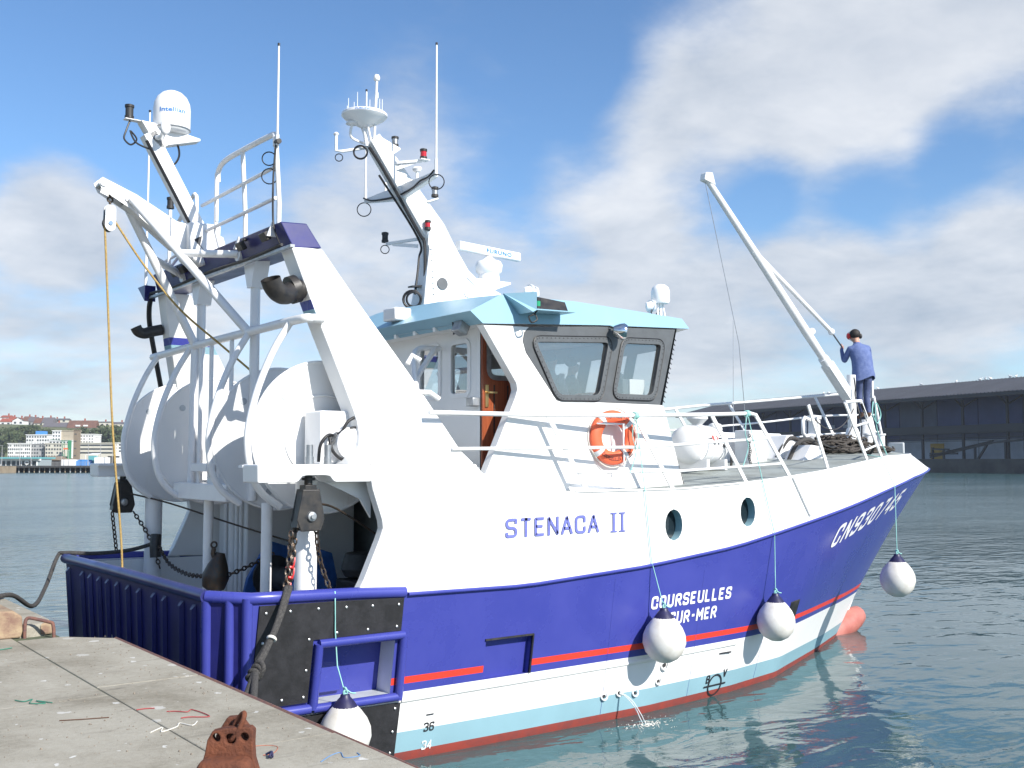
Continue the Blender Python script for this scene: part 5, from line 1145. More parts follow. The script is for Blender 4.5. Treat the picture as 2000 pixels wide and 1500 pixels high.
for side in (-1, 1):
    holed(WHITEP if side < 0 else [(4.3, 2.8), (4.3, 3.925), (6.225, 3.945), (6.31, 3.93), (6.73, 2.86)], [], sidef(side, 0), sidef(side, -.13), 'side_wall', WHITE, wh, bevel=.01)
    holed(GREYP, [offset_poly(W1, -.01), offset_poly(W2, -.01)], sidef(side, .004), sidef(side, -.08), 'window_band', GREY, wh)
    for w in (W1, W2):
        holed(offset_poly(w, .05), [offset_poly(w, -.02)], sidef(side, .018), sidef(side, .004), 'window_frame', GREY, wh, bevel=.005)
        b = MB(); b.tube([Vector(sidef(side, .016)(*p)) for p in offset_poly(w, .055)], .007, 6, closed=True); b.build('window_seal', CABLE, wh)
        b = MB(); b.add([sidef(side, -.025)(*p) for p in offset_poly(w, .0)], [tuple(range(len(w)))]); b.build('window_pane', GLASS, wh, smooth=0)
# bolts round the window frames are fine relief, joined
wb = MB()
for w in (W1, W2):
    q_ = offset_poly(w, .03)
    for i in range(len(q_)):
        a, c_ = Vector(q_[i]), Vector(q_[(i + 1) % len(q_)]); L = (c_ - a).length; k = max(1, int(L / .07))
        for j in range(k):
            p = a.lerp(c_, (j + .5) / k)
            if L / k > .03: wb.lathe([(.007, 0), (.007, .004), (.0001, .006)], sidef(-1, .018)(p.x, p.y), (0, -1, 0), 6)
wb.build('frame_bolts', CABLE, wh)['kind'] = 'stuff'
# front: lower wall, glazed band of four panes, bowed in plan
def fr(t, z):
    if z > 3.93: x = lerp(6.31, 6.60, (z - 3.93) / 1.06)
    else: x = lerp(6.31, 6.73, (3.93 - z) / 1.07)
    return Vector((x + .45 * (1 - t * t), t * (wy(6.4) - .02), z))
fl = MB(); nT = 16
def fstrip(b, z0, z1, t0=-1, t1=1, n=nT):
    for k in range(n):
        a, c_ = lerp(t0, t1, k / n), lerp(t0, t1, (k + 1) / n); b.add([fr(a, z0), fr(c_, z0), fr(c_, z1), fr(a, z1)], [(0, 1, 2, 3)])
fstrip(fl, 2.80, 3.93); fl.build('front_wall', WHITE, wh)
fb = MB(); fstrip(fb, 3.93, 4.06); fstrip(fb, 4.74, 5.05)
edges_ = [-1, -.5, 0, .5, 1]
for i, e in enumerate(edges_):
    fstrip(fb, 4.06, 4.74, max(-1, e - .06), min(1, e + .06), 3)
fb.build('front_window_band', GREY, wh)
for i in range(4):
    b = MB(); fstrip(b, 4.05, 4.75, edges_[i] + .05, edges_[i + 1] - .05, 4); b.build('front_pane', GLASS, wh)
b = MB()
for k in range(14): b.cyl(fr(-.985, 3.98 + k * .065) + Vector((.02, -.03, 0)), fr(-.985, 4.02 + k * .065) + Vector((.0, -.004, 0)), .006, n=6)
b.build('corner_fastenings', CABLE, wh)['kind'] = 'stuff'
# aft bulkhead with windows, recessed side wall with the wooden door
XA = 3.34
AW = [(-2.3, 2.9), (.85, 2.9), (.85, 4.85), (-2.3, 4.85)]
aw1 = roundpoly([(-2.06, 4.0), (-1.68, 4.0), (-1.68, 4.62), (-2.06, 4.62)], .07); aw2 = roundpoly([(-1.42, 4.0), (-.98, 4.0), (-.98, 4.62), (-1.42, 4.62)], .07); aw3 = roundpoly([(.2, 4.03), (.7, 4.03), (.7, 4.66), (.2, 4.66)], .07)
holed(AW, [aw1, aw2, aw3], lambda y, z: (XA, y, z), lambda y, z: (XA + .06, y, z), 'aft_wall', WHITE, wh)
for w in (aw1, aw2, aw3):
    holed(offset_poly(w, .045), [offset_poly(w, -.012)], lambda y, z: (XA - .012, y, z), lambda y, z: (XA - .001, y, z), 'window_frame', WHITE2, wh)
    b = MB(); b.add([(XA + .02, *p) for p in w], [tuple(range(len(w)))]); b.build('window_pane', GLASS, wh, smooth=0)
rw = MB(); rw.add([(XA, -2.3, 2.9), (XA + .02, -2.3, 2.9), (XA + .02, -2.3, 4.9), (XA, -2.3, 4.9)], [(0, 1, 2, 3)])
rw.add([(4.10, -2.3, 2.9), (4.2, -2.3, 2.9), (4.2, -2.3, 4.9), (4.10, -2.3, 4.9)], [(0, 1, 2, 3)]); rw.add([(4.2, -2.3, 2.9), (4.2, -2.5, 2.9), (4.2, -2.5, 3.93), (4.2, -2.3, 3.93)], [(0, 1, 2, 3)])
rw.build('recess_wall', WHITE, wh, smooth=0)
dwp = roundpoly([(3.46, 4.20), (3.82, 4.20), (3.82, 4.70), (3.46, 4.70)], .09)
holed([(XA + .01, 3.12), (4.08, 3.12), (4.08, 4.78), (XA + .01, 4.78)], [dwp], lambda x, z: (x, -2.33, z), lambda x, z: (x, -2.285, z), 'door', WOOD, wh)
holed(offset_poly(dwp, .05), [offset_poly(dwp, -.01)], lambda x, z: (x, -2.342, z), lambda x, z: (x, -2.331, z), 'door_window_frame', GALV, wh)
b = MB(); b.add([(x, -2.31, z) for x, z in dwp], [tuple(range(len(dwp)))]); b.build('door_pane', GLASS, wh, smooth=0)
for x in (3.52, 3.72, 3.90): MB().box((x, -2.331, 3.62), (.015, .012, .95)).build('door_groove', BLACK, wh)
MB().box((3.41, -2.338, 3.96), (.045, .012, .26)).cyl((3.41, -2.34, 4.0), (3.41, -2.39, 4.0), .012).bar((3.41, -2.39, 4.0), (3.52, -2.39, 4.0), .018, .02).build('door_handle', BRASS, wh)
MB().box((3.29, -2.22, 3.89), (.10, .14, .10)).build('door_latch', GALV, wh, bevel=.008)
for y in (-1.85, -1.4, -.95, -.5, 0, .5, 1.0): MB().bar((2.98, y, 4.76), (XA, y, 4.80), .05, .05).build('soffit_beam', WHITE, wh)
MB().add([(2.98, -2.6, 4.775), (3.6, -2.6, 4.81), (3.6, 1.1, 4.81), (2.98, 1.1, 4.775)], [(0, 1, 2, 3)]).build('soffit', WHITE, wh, smooth=0)
# curved grab frame on the aft side
MB().tube(catmull([(2.75, -1.9, 3.1), (2.75, -1.85, 3.9), (2.8, -1.7, 4.35), (2.95, -1.55, 4.55), (3.3, -1.5, 4.58)], 5), .035, 8).build('grab_rail', WHITE2, wh, smooth=60)
MB().bar((3.2, -1.55, 4.58), (2.78, -1.75, 4.15), .06, .04).build('grab_rail', WHITE2, wh)
MB().tube(catmull([(2.95, -2.3, 4.80), (3.0, -2.25, 4.68), (3.1, -2.1, 4.70), (3.3, -1.9, 4.74)], 5), .01, 6).build('cable', CABLE, wh)
MB().box((2.98, -2.42, 4.72), (.14, .16, .14), Matrix.Rotation(R(25), 3, 'Y')).build('deck_floodlight', GALV, wh, bevel=.015)
# interior
it = MB().add([(3.6, -2.5, 2.95), (6.7, -2.2, 2.95), (6.7, 2.2, 2.95), (3.6, 2.5, 2.95)], [(0, 1, 2, 3)]); it.build('cabin_floor', DARKIN, wh, smooth=0)
MB().prism([(5.15, 3.0), (5.05, 3.88), (5.6, 4.02), (6.25, 4.03), (6.3, 3.0)], lambda x, z: (x, -2.1, z), lambda x, z: (x, 2.0, z)).build('console', DARKIN, wh, smooth=0, bevel=.03)
MB().box((5.5, -1.95, 4.06), (.55, .30, .05)).build('console_tray', ORANGE, wh, bevel=.01)
MB().box((5.97, -2.17, 4.16), (.27, .06, .24)).build('paper_sheet', PAPER, wh, bevel=.004)
MB().box((5.77, -2.12, 4.16), (.10, .14, .24)).build('radio_set', GREY, wh, bevel=.01)
MB().cyl((5.86, -2.0, 4.03), (5.86, -2.0, 4.38), .012).cyl((5.86, -2.0, 4.26), (5.86, -2.0, 4.36), .03).build('desk_lamp', DARKIN, wh)
# side-light board on the starboard roof edge
lb = MB().prism([(3.66, 5.13), (4.30, 5.105), (4.30, 4.975), (3.66, 4.945)], lambda x, z: (x, -(wy(x) + .10 + (5.13 - z) * .5), z), lambda x, z: (x, -(wy(x) + .075 + (5.13 - z) * .5), z)).build('sidelight_board', BLACK, wh, smooth=0)
MB().prism([(3.40, 5.13), (3.66, 5.14), (3.66, 4.93), (3.60, 4.90)], lambda x, z: (x, -(wy(x) + .30 if x > 3.5 else wy(x) - .02), z), lambda x, z: (x, -(wy(x) - .04), z)).build('sidelight_fin', RBLUE, wh, smooth=0)
MB().prism([(3.66, 4.93), (4.31, 4.96), (4.31, 4.972), (3.66, 4.943)], lambda x, z: (x, -(wy(x) + .30), z), lambda x, z: (x, -(wy(x) + .0), z)).build('sidelight_shelf', RBLUE, wh, smooth=0)
nav_lamp((3.74, -(wy(3.74) + .22), 4.95), wh, GRNL, .13, .04)
MB().tube(catmull([(3.72, -2.9, 4.93), (3.66, -2.9, 4.88), (3.60, -2.9, 4.85), (3.64, -2.9, 4.79), (3.72, -2.9, 4.83), (3.70, -2.88, 4.90)], 6), .010, 6).build('cable', CABLE, wh)
# searchlight under the eave, roof fittings
MB().lathe([(.02, -.12), (.07, -.11), (.10, -.04), (.11, .02), (.09, .06), (.0001, .07)], (5.30, -(wy(5.3) + .16), 4.83), (.7, -.6, -.1), 18).bar((5.22, -(wy(5.3) + .02), 4.90), (5.25, -(wy(5.3) + .14), 4.86), .05, .05).build('searchlight', CHROME, wh, smooth=50)
def spot(p):
    x, y, z = p
    d = MB().cyl((x, y, z), (x, y, z + .10), .02).lathe([(.02, -.07), (.06, -.06), (.075, .04), (.07, .06), (.0001, .065)], (x, y, z + .16), (.8, -.5, .1), 16).torus((x, y, z + .16), (1, 0, 0), .085, .010, 18, 6); return d.build('spotlight', WHITE2, wh, smooth=50)
spot((4.35, -1.95, 5.18)); spot((4.50, -1.85, 5.18)); spot((6.45, -1.98, 5.17))
MB().lathe([(.02, 0), (.115, .0), (.13, .03), (.13, .17), (.115, .22), (.07, .26), (.0001, .275)], (6.62, -2.0, 5.38), (0, 0, 1), 22).cyl((6.62, -2.0, 5.15), (6.62, -2.0, 5.40), .022).cyl((6.70, -2.02, 5.15), (6.66, -2.0, 5.38), .012).cyl((6.54, -2.02, 5.15), (6.58, -2.0, 5.38), .012).build('television_dome', DOME, wh, smooth=50)
MB().tube(catmull([(6.45, -2.02, 5.30), (6.42, -2.02, 5.24), (6.48, -2.02, 5.18), (6.55, -2.0, 5.24), (6.62, -2.0, 5.3)], 5), .008, 6).build('cable', CABLE, wh)
MB().box((2.95, -1.05, 5.02), (.24, .3, .16)).build('vent_box', WHITE2, wh, bevel=.02)

# ---- main mast
MP = [(3.86, 5.10), (3.95, 5.72), (4.03, 6.15), (4.01, 6.24), (3.94, 6.35), (3.09, 7.50), (3.22, 7.63), (4.27, 6.53), (4.48, 6.20), (4.67, 5.91), (4.85, 5.76), (5.21, 5.62), (5.48, 5.36), (5.55, 5.15)]
def mhalf(z): return .10 + .10 * smooth(6.3, 5.2, z)
ms = MB().prism(MP, lambda x, z: (x, -mhalf(z), z), lambda x, z: (x, mhalf(z), z)); mast = ms.build('main_mast', WHITE, trawler, smooth=20, bevel=.012)
MB().lathe([(.085, 0), (.085, .01), (.0001, .011)], (4.20, -.17, 5.66), (0, -1, .05), 20).build('mast_lightening_hole', GREY, mast)
MB().lathe([(.05, 0), (.05, .01), (.0001, .011)], (4.62, -.175, 5.56), (0, -1, .05), 16).build('mast_lightening_hole', WHITE2, mast)
b = MB()
for k in range(9): b.box((4.05 + .0 * k, -mhalf(5.5 + .08 * k) - .006, 5.5 + .08 * k), (.03, .012, .012))
b.build('cable_clips', GALV, mast)
MB().tube(catmull([(3.98, -.06, 5.5), (3.97, -.08, 6.0), (3.95, -.08, 6.25), (3.86, -.08, 6.36), (3.3, -.09, 7.13), (3.07, -.08, 7.42)], 6), .022, 6).build('cable', CABLE, mast)
MB().tube(catmull([(3.86, .0, 5.5), (3.93, .02, 6.0), (3.93, .04, 6.3), (3.3, .05, 7.10)], 6), .016, 6).build('cable', CABLE, mast)
b = MB().torus((3.80, -.02, 5.42), (.6, .8, 0), .12, .02, 20, 6).torus((3.81, -.05, 5.42), (.5, .8, .2), .10, .016, 20, 6); b.bar((3.78, 0, 5.60), (3.95, 0, 5.62), .12, .02); b.build('cable_coil', CABLE, mast)
# crossarm with whip antennas
MB().prism([(-.88, 6.99), (-.88, 6.93), (-.1, 6.80), (.1, 6.80), (.93, 6.93), (.93, 6.99)], lambda y, z: (3.58, y, z), lambda y, z: (3.66, y, z)).build('crossarm', WHITE2, mast, smooth=0, bevel=.006)
whip((3.60, -.92, 6.93), 8.72, mast, .016, .22); whip((3.60, .96, 6.93), 8.62, mast, .016, .22)
for y in (-.95, .98): MB().torus((3.59, y, 6.84), (.6, .8, 0), .10, .008, 22, 6).build('cable_loop', CABLE, mast, smooth=60)
MB().tube(catmull([(3.56, -.10, 6.84), (3.56, -.4, 6.87), (3.55, -.62, 6.92), (3.55, -.8, 6.93), (3.57, -.92, 7.0)], 5), .013, 6).build('cable', CABLE, mast)
MB().tube(catmull([(3.56, .10, 6.84), (3.56, .4, 6.87), (3.55, .7, 6.91), (3.57, .96, 7.0)], 5), .013, 6).build('cable', CABLE, mast)
MB().lathe([(.02, 0), (.02, .16), (.05, .17), (.07, .20), (.06, .225), (.0001, .24)], (3.62, -.42, 6.93), (0, 0, 1), 16).build('gps_mushroom', DOME, mast)
MB().tube([(3.62, .42, 6.95), (3.62, .42, 7.08)], .02, 8).ball((3.62, .42, 7.1), .03).cyl((3.62, .47, 6.95), (3.62, .43, 7.06), .008).build('gps_stub', WHITE2, mast)
# lamp arms
def arm(pts, m=WHITE2): 
    b = MB(); b.bar(pts[0], pts[1], .05, .035); b.bar((pts[0][0], pts[0][1], pts[0][2] - .10), (lerp(pts[0][0], pts[1][0], .8), lerp(pts[0][1], pts[1][1], .8), pts[1][2] - .015), .012, .05); return b.build('lamp_arm', m, mast)
arm([(3.42, -.05, 7.26), (3.75, -.32, 7.29)]); MB().box((3.77, -.34, 7.30), (.14, .12, .012)).build('lamp_shelf', WHITE2, mast); nav_lamp((3.77, -.34, 7.31), mast, REDGL, .14, .05)
MB().prism([(3.22, 7.62), (3.58, 7.50), (3.58, 7.485), (3.42, 7.36)], lambda x, z: (x, -.05, z), lambda x, z: (x, .05, z)).build('lamp_arm', WHITE2, mast, smooth=0); nav_lamp((3.52, 0, 7.52), mast, GALV, .14, .05)
arm([(3.95, .08, 6.30), (3.72, .55, 6.28)]); nav_lamp((3.70, .56, 6.30), mast, DARKIN, .14, .05); loop_cable((3.70, .56, 6.20), .06, mast)
arm([(4.0, -.10, 6.30), (3.98, -.16, 6.38)]); nav_lamp((3.96, -.16, 6.39), mast, REDGL, .13, .045)
nav_lamp((4.10, -.12, 6.88), mast, GALV, .14, .05); MB().bar((4.0, -.08, 6.80), (4.14, -.12, 6.86), .10, .02).build('lamp_shelf', WHITE2, mast)
# masthead saucer antenna, spikes, poles
sa = MB().lathe([(.04, -.14), (.07, -.13), (.16, -.08), (.27, -.02), (.31, .02), (.31, .05), (.29, .065), (.0001, .085)], (3.05, .02, 7.84), (0, 0, 1), 32).build('saucer_antenna', DOME, mast, smooth=40)
b = MB()
for k in range(9): a = k * .7 + .3; b.cyl((3.05 + .24 * math.cos(a), .02 + .24 * math.sin(a), 7.89), (3.05 + .24 * math.cos(a), .02 + .24 * math.sin(a), 8.02 + .05 * (k % 3)), .004, n=5)
b.build('bird_spikes', WHITE2, mast)['kind'] = 'stuff'
lettering('FURUNO', lambda u, v: Vector((3.05 + .313 * math.sin(-.9 + u / .313), .02 - .313 * math.cos(-.9 + u / .313), 7.865 + v)), .22, .022, LOGOB, mast, bold=.02)
MB().cyl((3.08, 0, 7.45), (3.05, .02, 7.72), .03).cyl((3.12, .05, 7.5), (3.05, .10, 7.74), .015).cyl((3.12, -.05, 7.5), (3.05, -.06, 7.74), .015).build('saucer_stem', WHITE2, mast)
MB().cyl((3.16, -.06, 7.55), (3.19, -.06, 8.36), .018).cyl((3.19, -.06, 8.12), (3.19, -.06, 8.2), .024).lathe([(.02, 0), (.04, .01), (.045, .05), (.03, .085), (.0001, .09)], (3.19, -.06, 8.36), (0, 0, 1), 14).build('pole_antenna', WHITE2, mast, smooth=60)
MB().tube([(3.08, .05, 7.44), (2.78, .14, 7.36), (2.70, .16, 7.36), (2.70, .16, 7.58)], .022, 8).lathe([(.03, 0), (.04, .02), (.02, .04)], (2.70, .16, 7.57), (0, 0, 1), 10).build('gps_arm', WHITE2, mast, smooth=40)
loop_cable((2.74, .15, 7.27), .05, mast); loop_cable((3.0, .03, 7.36), .09, mast, rr=.014)
MB().tube(catmull([(3.2, .1, 7.5), (2.95, .12, 7.55), (2.88, .1, 7.62), (2.9, .08, 7.75)], 5), .018, 8).lathe([(.03, 0), (.09, .02), (.08, .05), (.0001, .06)], (2.9, .08, 7.72), (0, 0, 1), 14).build('gps_arm', WHITE2, mast, smooth=40)
# open-array radar
MB().prism([(4.62, 5.80), (5.40, 5.80), (5.40, 5.775), (4.95, 5.60), (4.75, 5.70)], lambda x, z: (x, -.16, z), lambda x, z: (x, .16, z)).build('radar_bracket', WHITE2, mast, smooth=0)
rd = MB().lathe([(.15, 0), (.16, .03), (.15, .10), (.19, .14), (.20, .24), (.17, .29), (.10, .31), (.05, .36)], (5.12, 0, 5.81), (0, 0, 1), 24).build('radar_gearbox', DOME, mast, smooth=50)
ax = Vector((math.cos(R(9)), math.sin(R(9)), 0)); pr_ = roundpoly([(-.055, -.065), (.055, -.065), (.045, .065), (-.05, .065)], .03, 3)
cc = Vector((5.12, 0, 6.25)); nx = Vector((-ax.y, ax.x, 0))
MB().prism(pr_, lambda a, z: cc - ax * .62 + nx * a + Vector((0, 0, z)), lambda a, z: cc + ax * .62 + nx * a + Vector((0, 0, z))).build('radar_scanner', DOME, mast, smooth=30)
lettering('FURUNO', lambda u, v: cc + ax * (-.10 + u) - nx * (.0585 - (v - .03) * .05) + Vector((0, 0, -.035 + v)), .52, .065, LOGOB, mast, bold=.03, spacing=1.15)

# ---- railings
def lie(pts): return [Vector(p) for p in pts]
sr = rod('starboard_railing', lie([(2.32, -2.79, 3.72), (3.97, -2.78, 3.735), (5.37, -2.78, 3.765), (6.77, -2.78, 3.815), (7.55, -2.78, 3.85), (7.66, -2.78, 3.83)]), .027, trawler)
rod('middle_rail', lie([(2.62, -2.79, 3.33), (5.5, -2.78, 3.37), (7.89, -2.78, 3.51)]), .020, sr)
rod('lower_rail', lie([(4.42, -2.79, 3.06), (6.20, -2.78, 3.07), (8.18, -2.78, 3.16)]), .018, sr)
for (xt, zt), (xb, zb) in (((3.97, 3.73), (4.60, 2.81)), ((5.37, 3.76), (6.04, 2.83)), ((6.77, 3.81), (7.45, 2.90)), ((7.65, 3.84), (8.39, 2.955))):
    MB().bar((xt, -2.78, zt), (xb, -2.775, zb), .02, .055, up=(1, 0, 1)).build('stanchion', WHITE2, sr)
rod('ladder_grip', lie([(2.25, -2.55, 3.95), (2.45, -2.6, 3.95), (2.56, -2.62, 3.88)]), .03, sr); rod('ladder_grip', lie([(2.22, -2.5, 4.26), (2.28, -2.5, 4.36), (2.36, -2.55, 4.30)]), .03, sr)
# bow rails, starboard and port
def deck_edge(x, side=-1, inset=.14): 
    S = x
    for _ in range(6): S = x + .42 * smooth(10, 15.9, S)
    p = ppoint(min(S, 15.88), 1.0, side); return Vector((p.x, p.y - side * min(inset, abs(p.y) * .5), p.z))
sb = None
def bowbar(parent, xt, zt, xb, side=-1, name='stanchion'):
    a = deck_edge(xb, side); t = deck_edge(xt, side); t.z = zt
    return MB().bar(t, a, .022, .055, up=(1, 0, 1)).build(name, WHITE2, parent)
sb = bowbar(trawler, 9.31, 4.02, 9.90, name='bow_railing')
bowbar(sb, 10.59, 4.11, 11.48); bowbar(sb, 11.25, 4.16, 12.25)
def railpts(xs, zs, side): 
    out = []
    for x, z in zip(xs, zs): p = deck_edge(x, side); p.z = z; out.append(p)
    return out
rod('rail_bar', railpts([10.59, 10.95, 11.27], [4.11, 4.14, 4.16], -1), .025, sb); rod('rail_bar', railpts([10.95, 11.30, 11.68], [3.74, 3.79, 3.83], -1), .02, sb); rod('rail_bar', railpts([11.35, 11.6, 11.95], [3.36, 3.40, 3.45], -1), .018, sb)
pt = rod('port_railing', catmull(railpts([7.0, 9.0, 11.15, 12.2, 13.2, 14.0, 14.5, 15.0, 15.3], [3.9, 4.0, 4.18, 4.29, 4.38, 4.46, 4.51, 4.55, 4.50], 1), 4), .027, trawler)
rod('middle_rail', catmull(railpts([7.0, 9.0, 11.33, 13.25, 14.5, 15.3], [3.5, 3.6, 3.78, 3.95, 4.10, 4.12], 1), 4), .02, pt); rod('lower_rail', catmull(railpts([7.0, 9.0, 11.3, 13.47, 14.5, 15.35], [3.15, 3.25, 3.42, 3.60, 3.73, 3.78], 1), 4), .018, pt)
for xt, zt, xb in ((8.0, 3.95, 8.6), (10.0, 4.08, 10.6), (11.57, 4.2, 12.15), (12.71, 4.33, 13.35), (14.4, 4.49, 14.85), (15.2, 4.53, 15.35)): bowbar(pt, xt, zt, xb, 1)
rod('middle_rail', railpts([15.3, 15.42], [4.5, 3.4], 1), .024, pt)
# bow plate
MB().box((14.85, -.25, 3.44), (.05, .34, .24)).build('bow_plate', DECKW, trawler, bevel=.02)

# ---- foredeck fittings that belong to the boat
px_, py_ = 13.78, 0.0; dz = deckz(13.6, 0)
dr = MB().cyl((px_, py_, dz), (px_, py_, 4.86), .085, n=16).lathe([(.26, 0), (.26, .04), (.20, .06), (.11, .42), (.09, .45)], (px_, py_, dz), (0, 0, 1), 18); derrick = dr.build('bow_derrick', WHITE2, trawler, smooth=40)
bt, bf = Vector((9.78, 0.0, 8.08)), Vector((13.55, -.02, 4.52))
dirb = (bt - bf).normalized()
d = MB(); d.tube([bf, bf + dirb * .9], .10, 12); d.tube([bf + dirb * .85, bf.lerp(bt, .30), bf.lerp(bt, .62), bt], [.075, .085, .075, .055], 12); d.build('derrick_boom', WHITE2, derrick, smooth=50)
MB().bar(bf - dirb * .15, bf + dirb * .75, .20, .17).build('boom_heel', WHITE2, derrick, bevel=.01)
MB().prism([(9.66, 8.04), (9.70, 8.18), (9.86, 8.20), (9.94, 7.98)], lambda x, z: (x, -.07, z), lambda x, z: (x, .07, z)).build('boom_head', WHITE2, derrick, smooth=0, bevel=.02)
st_a = bf.lerp(bt, .69); st_b = Vector((13.19, 0.0, 5.66))
d = MB(); d.tube([st_a, st_b], .042, 10); d.tube([st_a + Vector((.0, 0, -.06)), st_a + Vector((0, 0, .06))], .05, 8); d.ball(st_b, .065); d.build('boom_stay', WHITE2, derrick, smooth=50)
MB().cyl(st_b, (14.12, .44, 5.47), .016).build('stay_rod', GALV, derrick)
q_ = bf.lerp(bt, .28); MB().ball(q_ + Vector((.08, 0, .10)), .07).build('boom_bracket', WHITE2, derrick)
MB().bar((13.62, 0, 4.42), (13.80, 0, 4.52), .14, .18).build('boom_hinge', WHITE2, derrick, bevel=.01)
MB().box((14.40, .06, 4.60), (.05, .24, .34)).lathe([(.05, 0), (.05, .02)], (14.37, .04, 4.52), (-1, 0, 0), 12).cyl((14.42, .06, deckz(14.3, 0)), (14.42, .06, 4.45), .035).build('derrick_plate', WHITE2, derrick, bevel=.01)
MB().tube([bt + Vector((-.05, 0, -.05)), (10.2, -.3, 5.2), (10.35, -.35, 3.25)], .006, 5).build('derrick_wire', GALV, derrick)
MB().tube([(10.12, -.25, 5.6), (9.9, -.4, 3.3)], .006, 5).build('derrick_wire', GALV, derrick)
MB().cyl((14.16, -.05, dz), (14.16, -.05, 4.0), .12, n=18).build('mooring_post', WHITE2, trawler, smooth=50)
bi = MB().box((13.35, -.78, deckz(13.35, -.78) + .03), (.62, .24, .06)).build('mooring_bitts', WHITE2, trawler, bevel=.01)
for x in (13.16, 13.54): MB().cyl((x, -.78, deckz(13.35, -.78)), (x, -.78, deckz(13.35, -.78) + .34), .075, n=16).cyl((x, -.78, deckz(13.35, -.78) + .31), (x, -.78, deckz(13.35, -.78) + .34), .095, n=16).build('bitt_post', WHITE2, bi, smooth=40)
vz = deckz(12.3, -.25)
cv_ = MB().lathe([(.18, 0), (.18, .30), (.11, .34), (.10, .58), (.13, .60), (.13, .66), (.0001, .68)], (12.25, -.27, vz), (0, 0, 1), 20).build('capstan', WHITE2, trawler, smooth=40)
MB().tube([(12.12, -.27, vz + .58), (11.92, -.32, vz + .62), (11.85, -.33, vz + .56), (11.85, -.33, vz + .34), (11.92, -.32, vz + .28), (12.10, -.27, vz + .3)], .035, 8).build('capstan_handle', WHITE2, cv_, smooth=60)
for a in (0, 2.1, 4.2): MB().cyl((12.25 + .15 * math.cos(a), -.27 + .15 * math.sin(a), vz + .3), (12.25 + .15 * math.cos(a), -.27 + .15 * math.sin(a), vz + .64), .018).build('capstan_bar', WHITE2, cv_)
hz = deckz(10.2, -.2)
MB().box((10.3, .1, hz + .22), (1.5, 1.2, .5)).build('hatch_coaming', WHITE2, trawler, bevel=.03)
MB().box((9.85, -.82, deckz(9.85, -.82) + .26), (.42, .34, .56)).build('deck_locker', WHITE2, trawler, bevel=.02)
tz = deckz(9.0, -.45)
MB().lathe([(.07, 0), (.07, .55), (.09, .58), (.17, .66), (.17, .70), (.0001, .71)], (8.93, -.5, tz + .12), (0, 0, 1), 16).build('mushroom_vent', WHITE2, trawler, smooth=40)
MB().lathe([(.10, 0), (.10, .25), (.12, .30), (.10, .38), (.0001, .42)], (9.35, -.5, tz + .32), (0, 0, 1), 16).build('air_pipe', WHITE2, trawler, smooth=40)
# folded anchor ramp, two leaning plates
MB().prism([(10.35, 3.2), (10.62, 3.62), (10.78, 3.64), (11.0, 3.42), (10.7, 3.15)], lambda x, z: (x, -.95, z), lambda x, z: (x, -.55, z)).build('anchor_ramp', WHITE2, trawler, smooth=0, bevel=.01)
MB().prism([(10.2, 3.05), (10.55, 3.46), (10.75, 3.44), (11.1, 3.12), (11.05, 3.03)], lambda x, z: (x, -1.5, z), lambda x, z: (x, -1.1, z)).build('anchor_ramp', WHITE2, trawler, smooth=0, bevel=.01)
MB().box((12.5, 1.3, deckz(12.5, 1.3) + .2), (.3, .3, .5)).build('deck_vent', WHITE2, trawler, bevel=.03)
OUT, circ, Fm, fit = _fit_defer
def fitting():
    holed(OUT, [circ(-.064, 1.962, .019), circ(.062, 1.966, .019), circ(.0, 1.957, .024)], Fm(-.03), Fm(.03), 'front_plate', RUST, fit, bevel=.006)
    MB().prism([(-.22, 1.60), (-.145, 1.79), (-.115, 1.885), (.095, 1.885), (.12, 1.80), (.18, 1.60)], Fm(-.13), Fm(.0)).build('body', RUST, fit, smooth=0, bevel=.025)
    holed([(-.12, 1.60), (-.09, 1.95), (-.04, 2.03), (.02, 2.035), (.07, 1.97), (.10, 1.60)], [circ(0.0, 1.99, .014)], Fm(.06), Fm(.11), 'rear_plate', RUST, fit, bevel=.006)
    b = MB(); f_ = Fm(.0); c0 = Vector(f_(.022, 2.005)); u = rgv * .45 + Vector((0, 0, .9)); u.normalize(); v = (rgv * .6 - fwv * .75 + Vector((0, 0, .1))).normalized()
    b.tube([c0 + u * (.068 * math.cos(a)) + v * (.030 * math.sin(a)) for a in [2 * math.pi * k / 20 for k in range(20)]], .0115, 8, closed=True); b.build('ring', RUST, fit, smooth=60)
fitting()

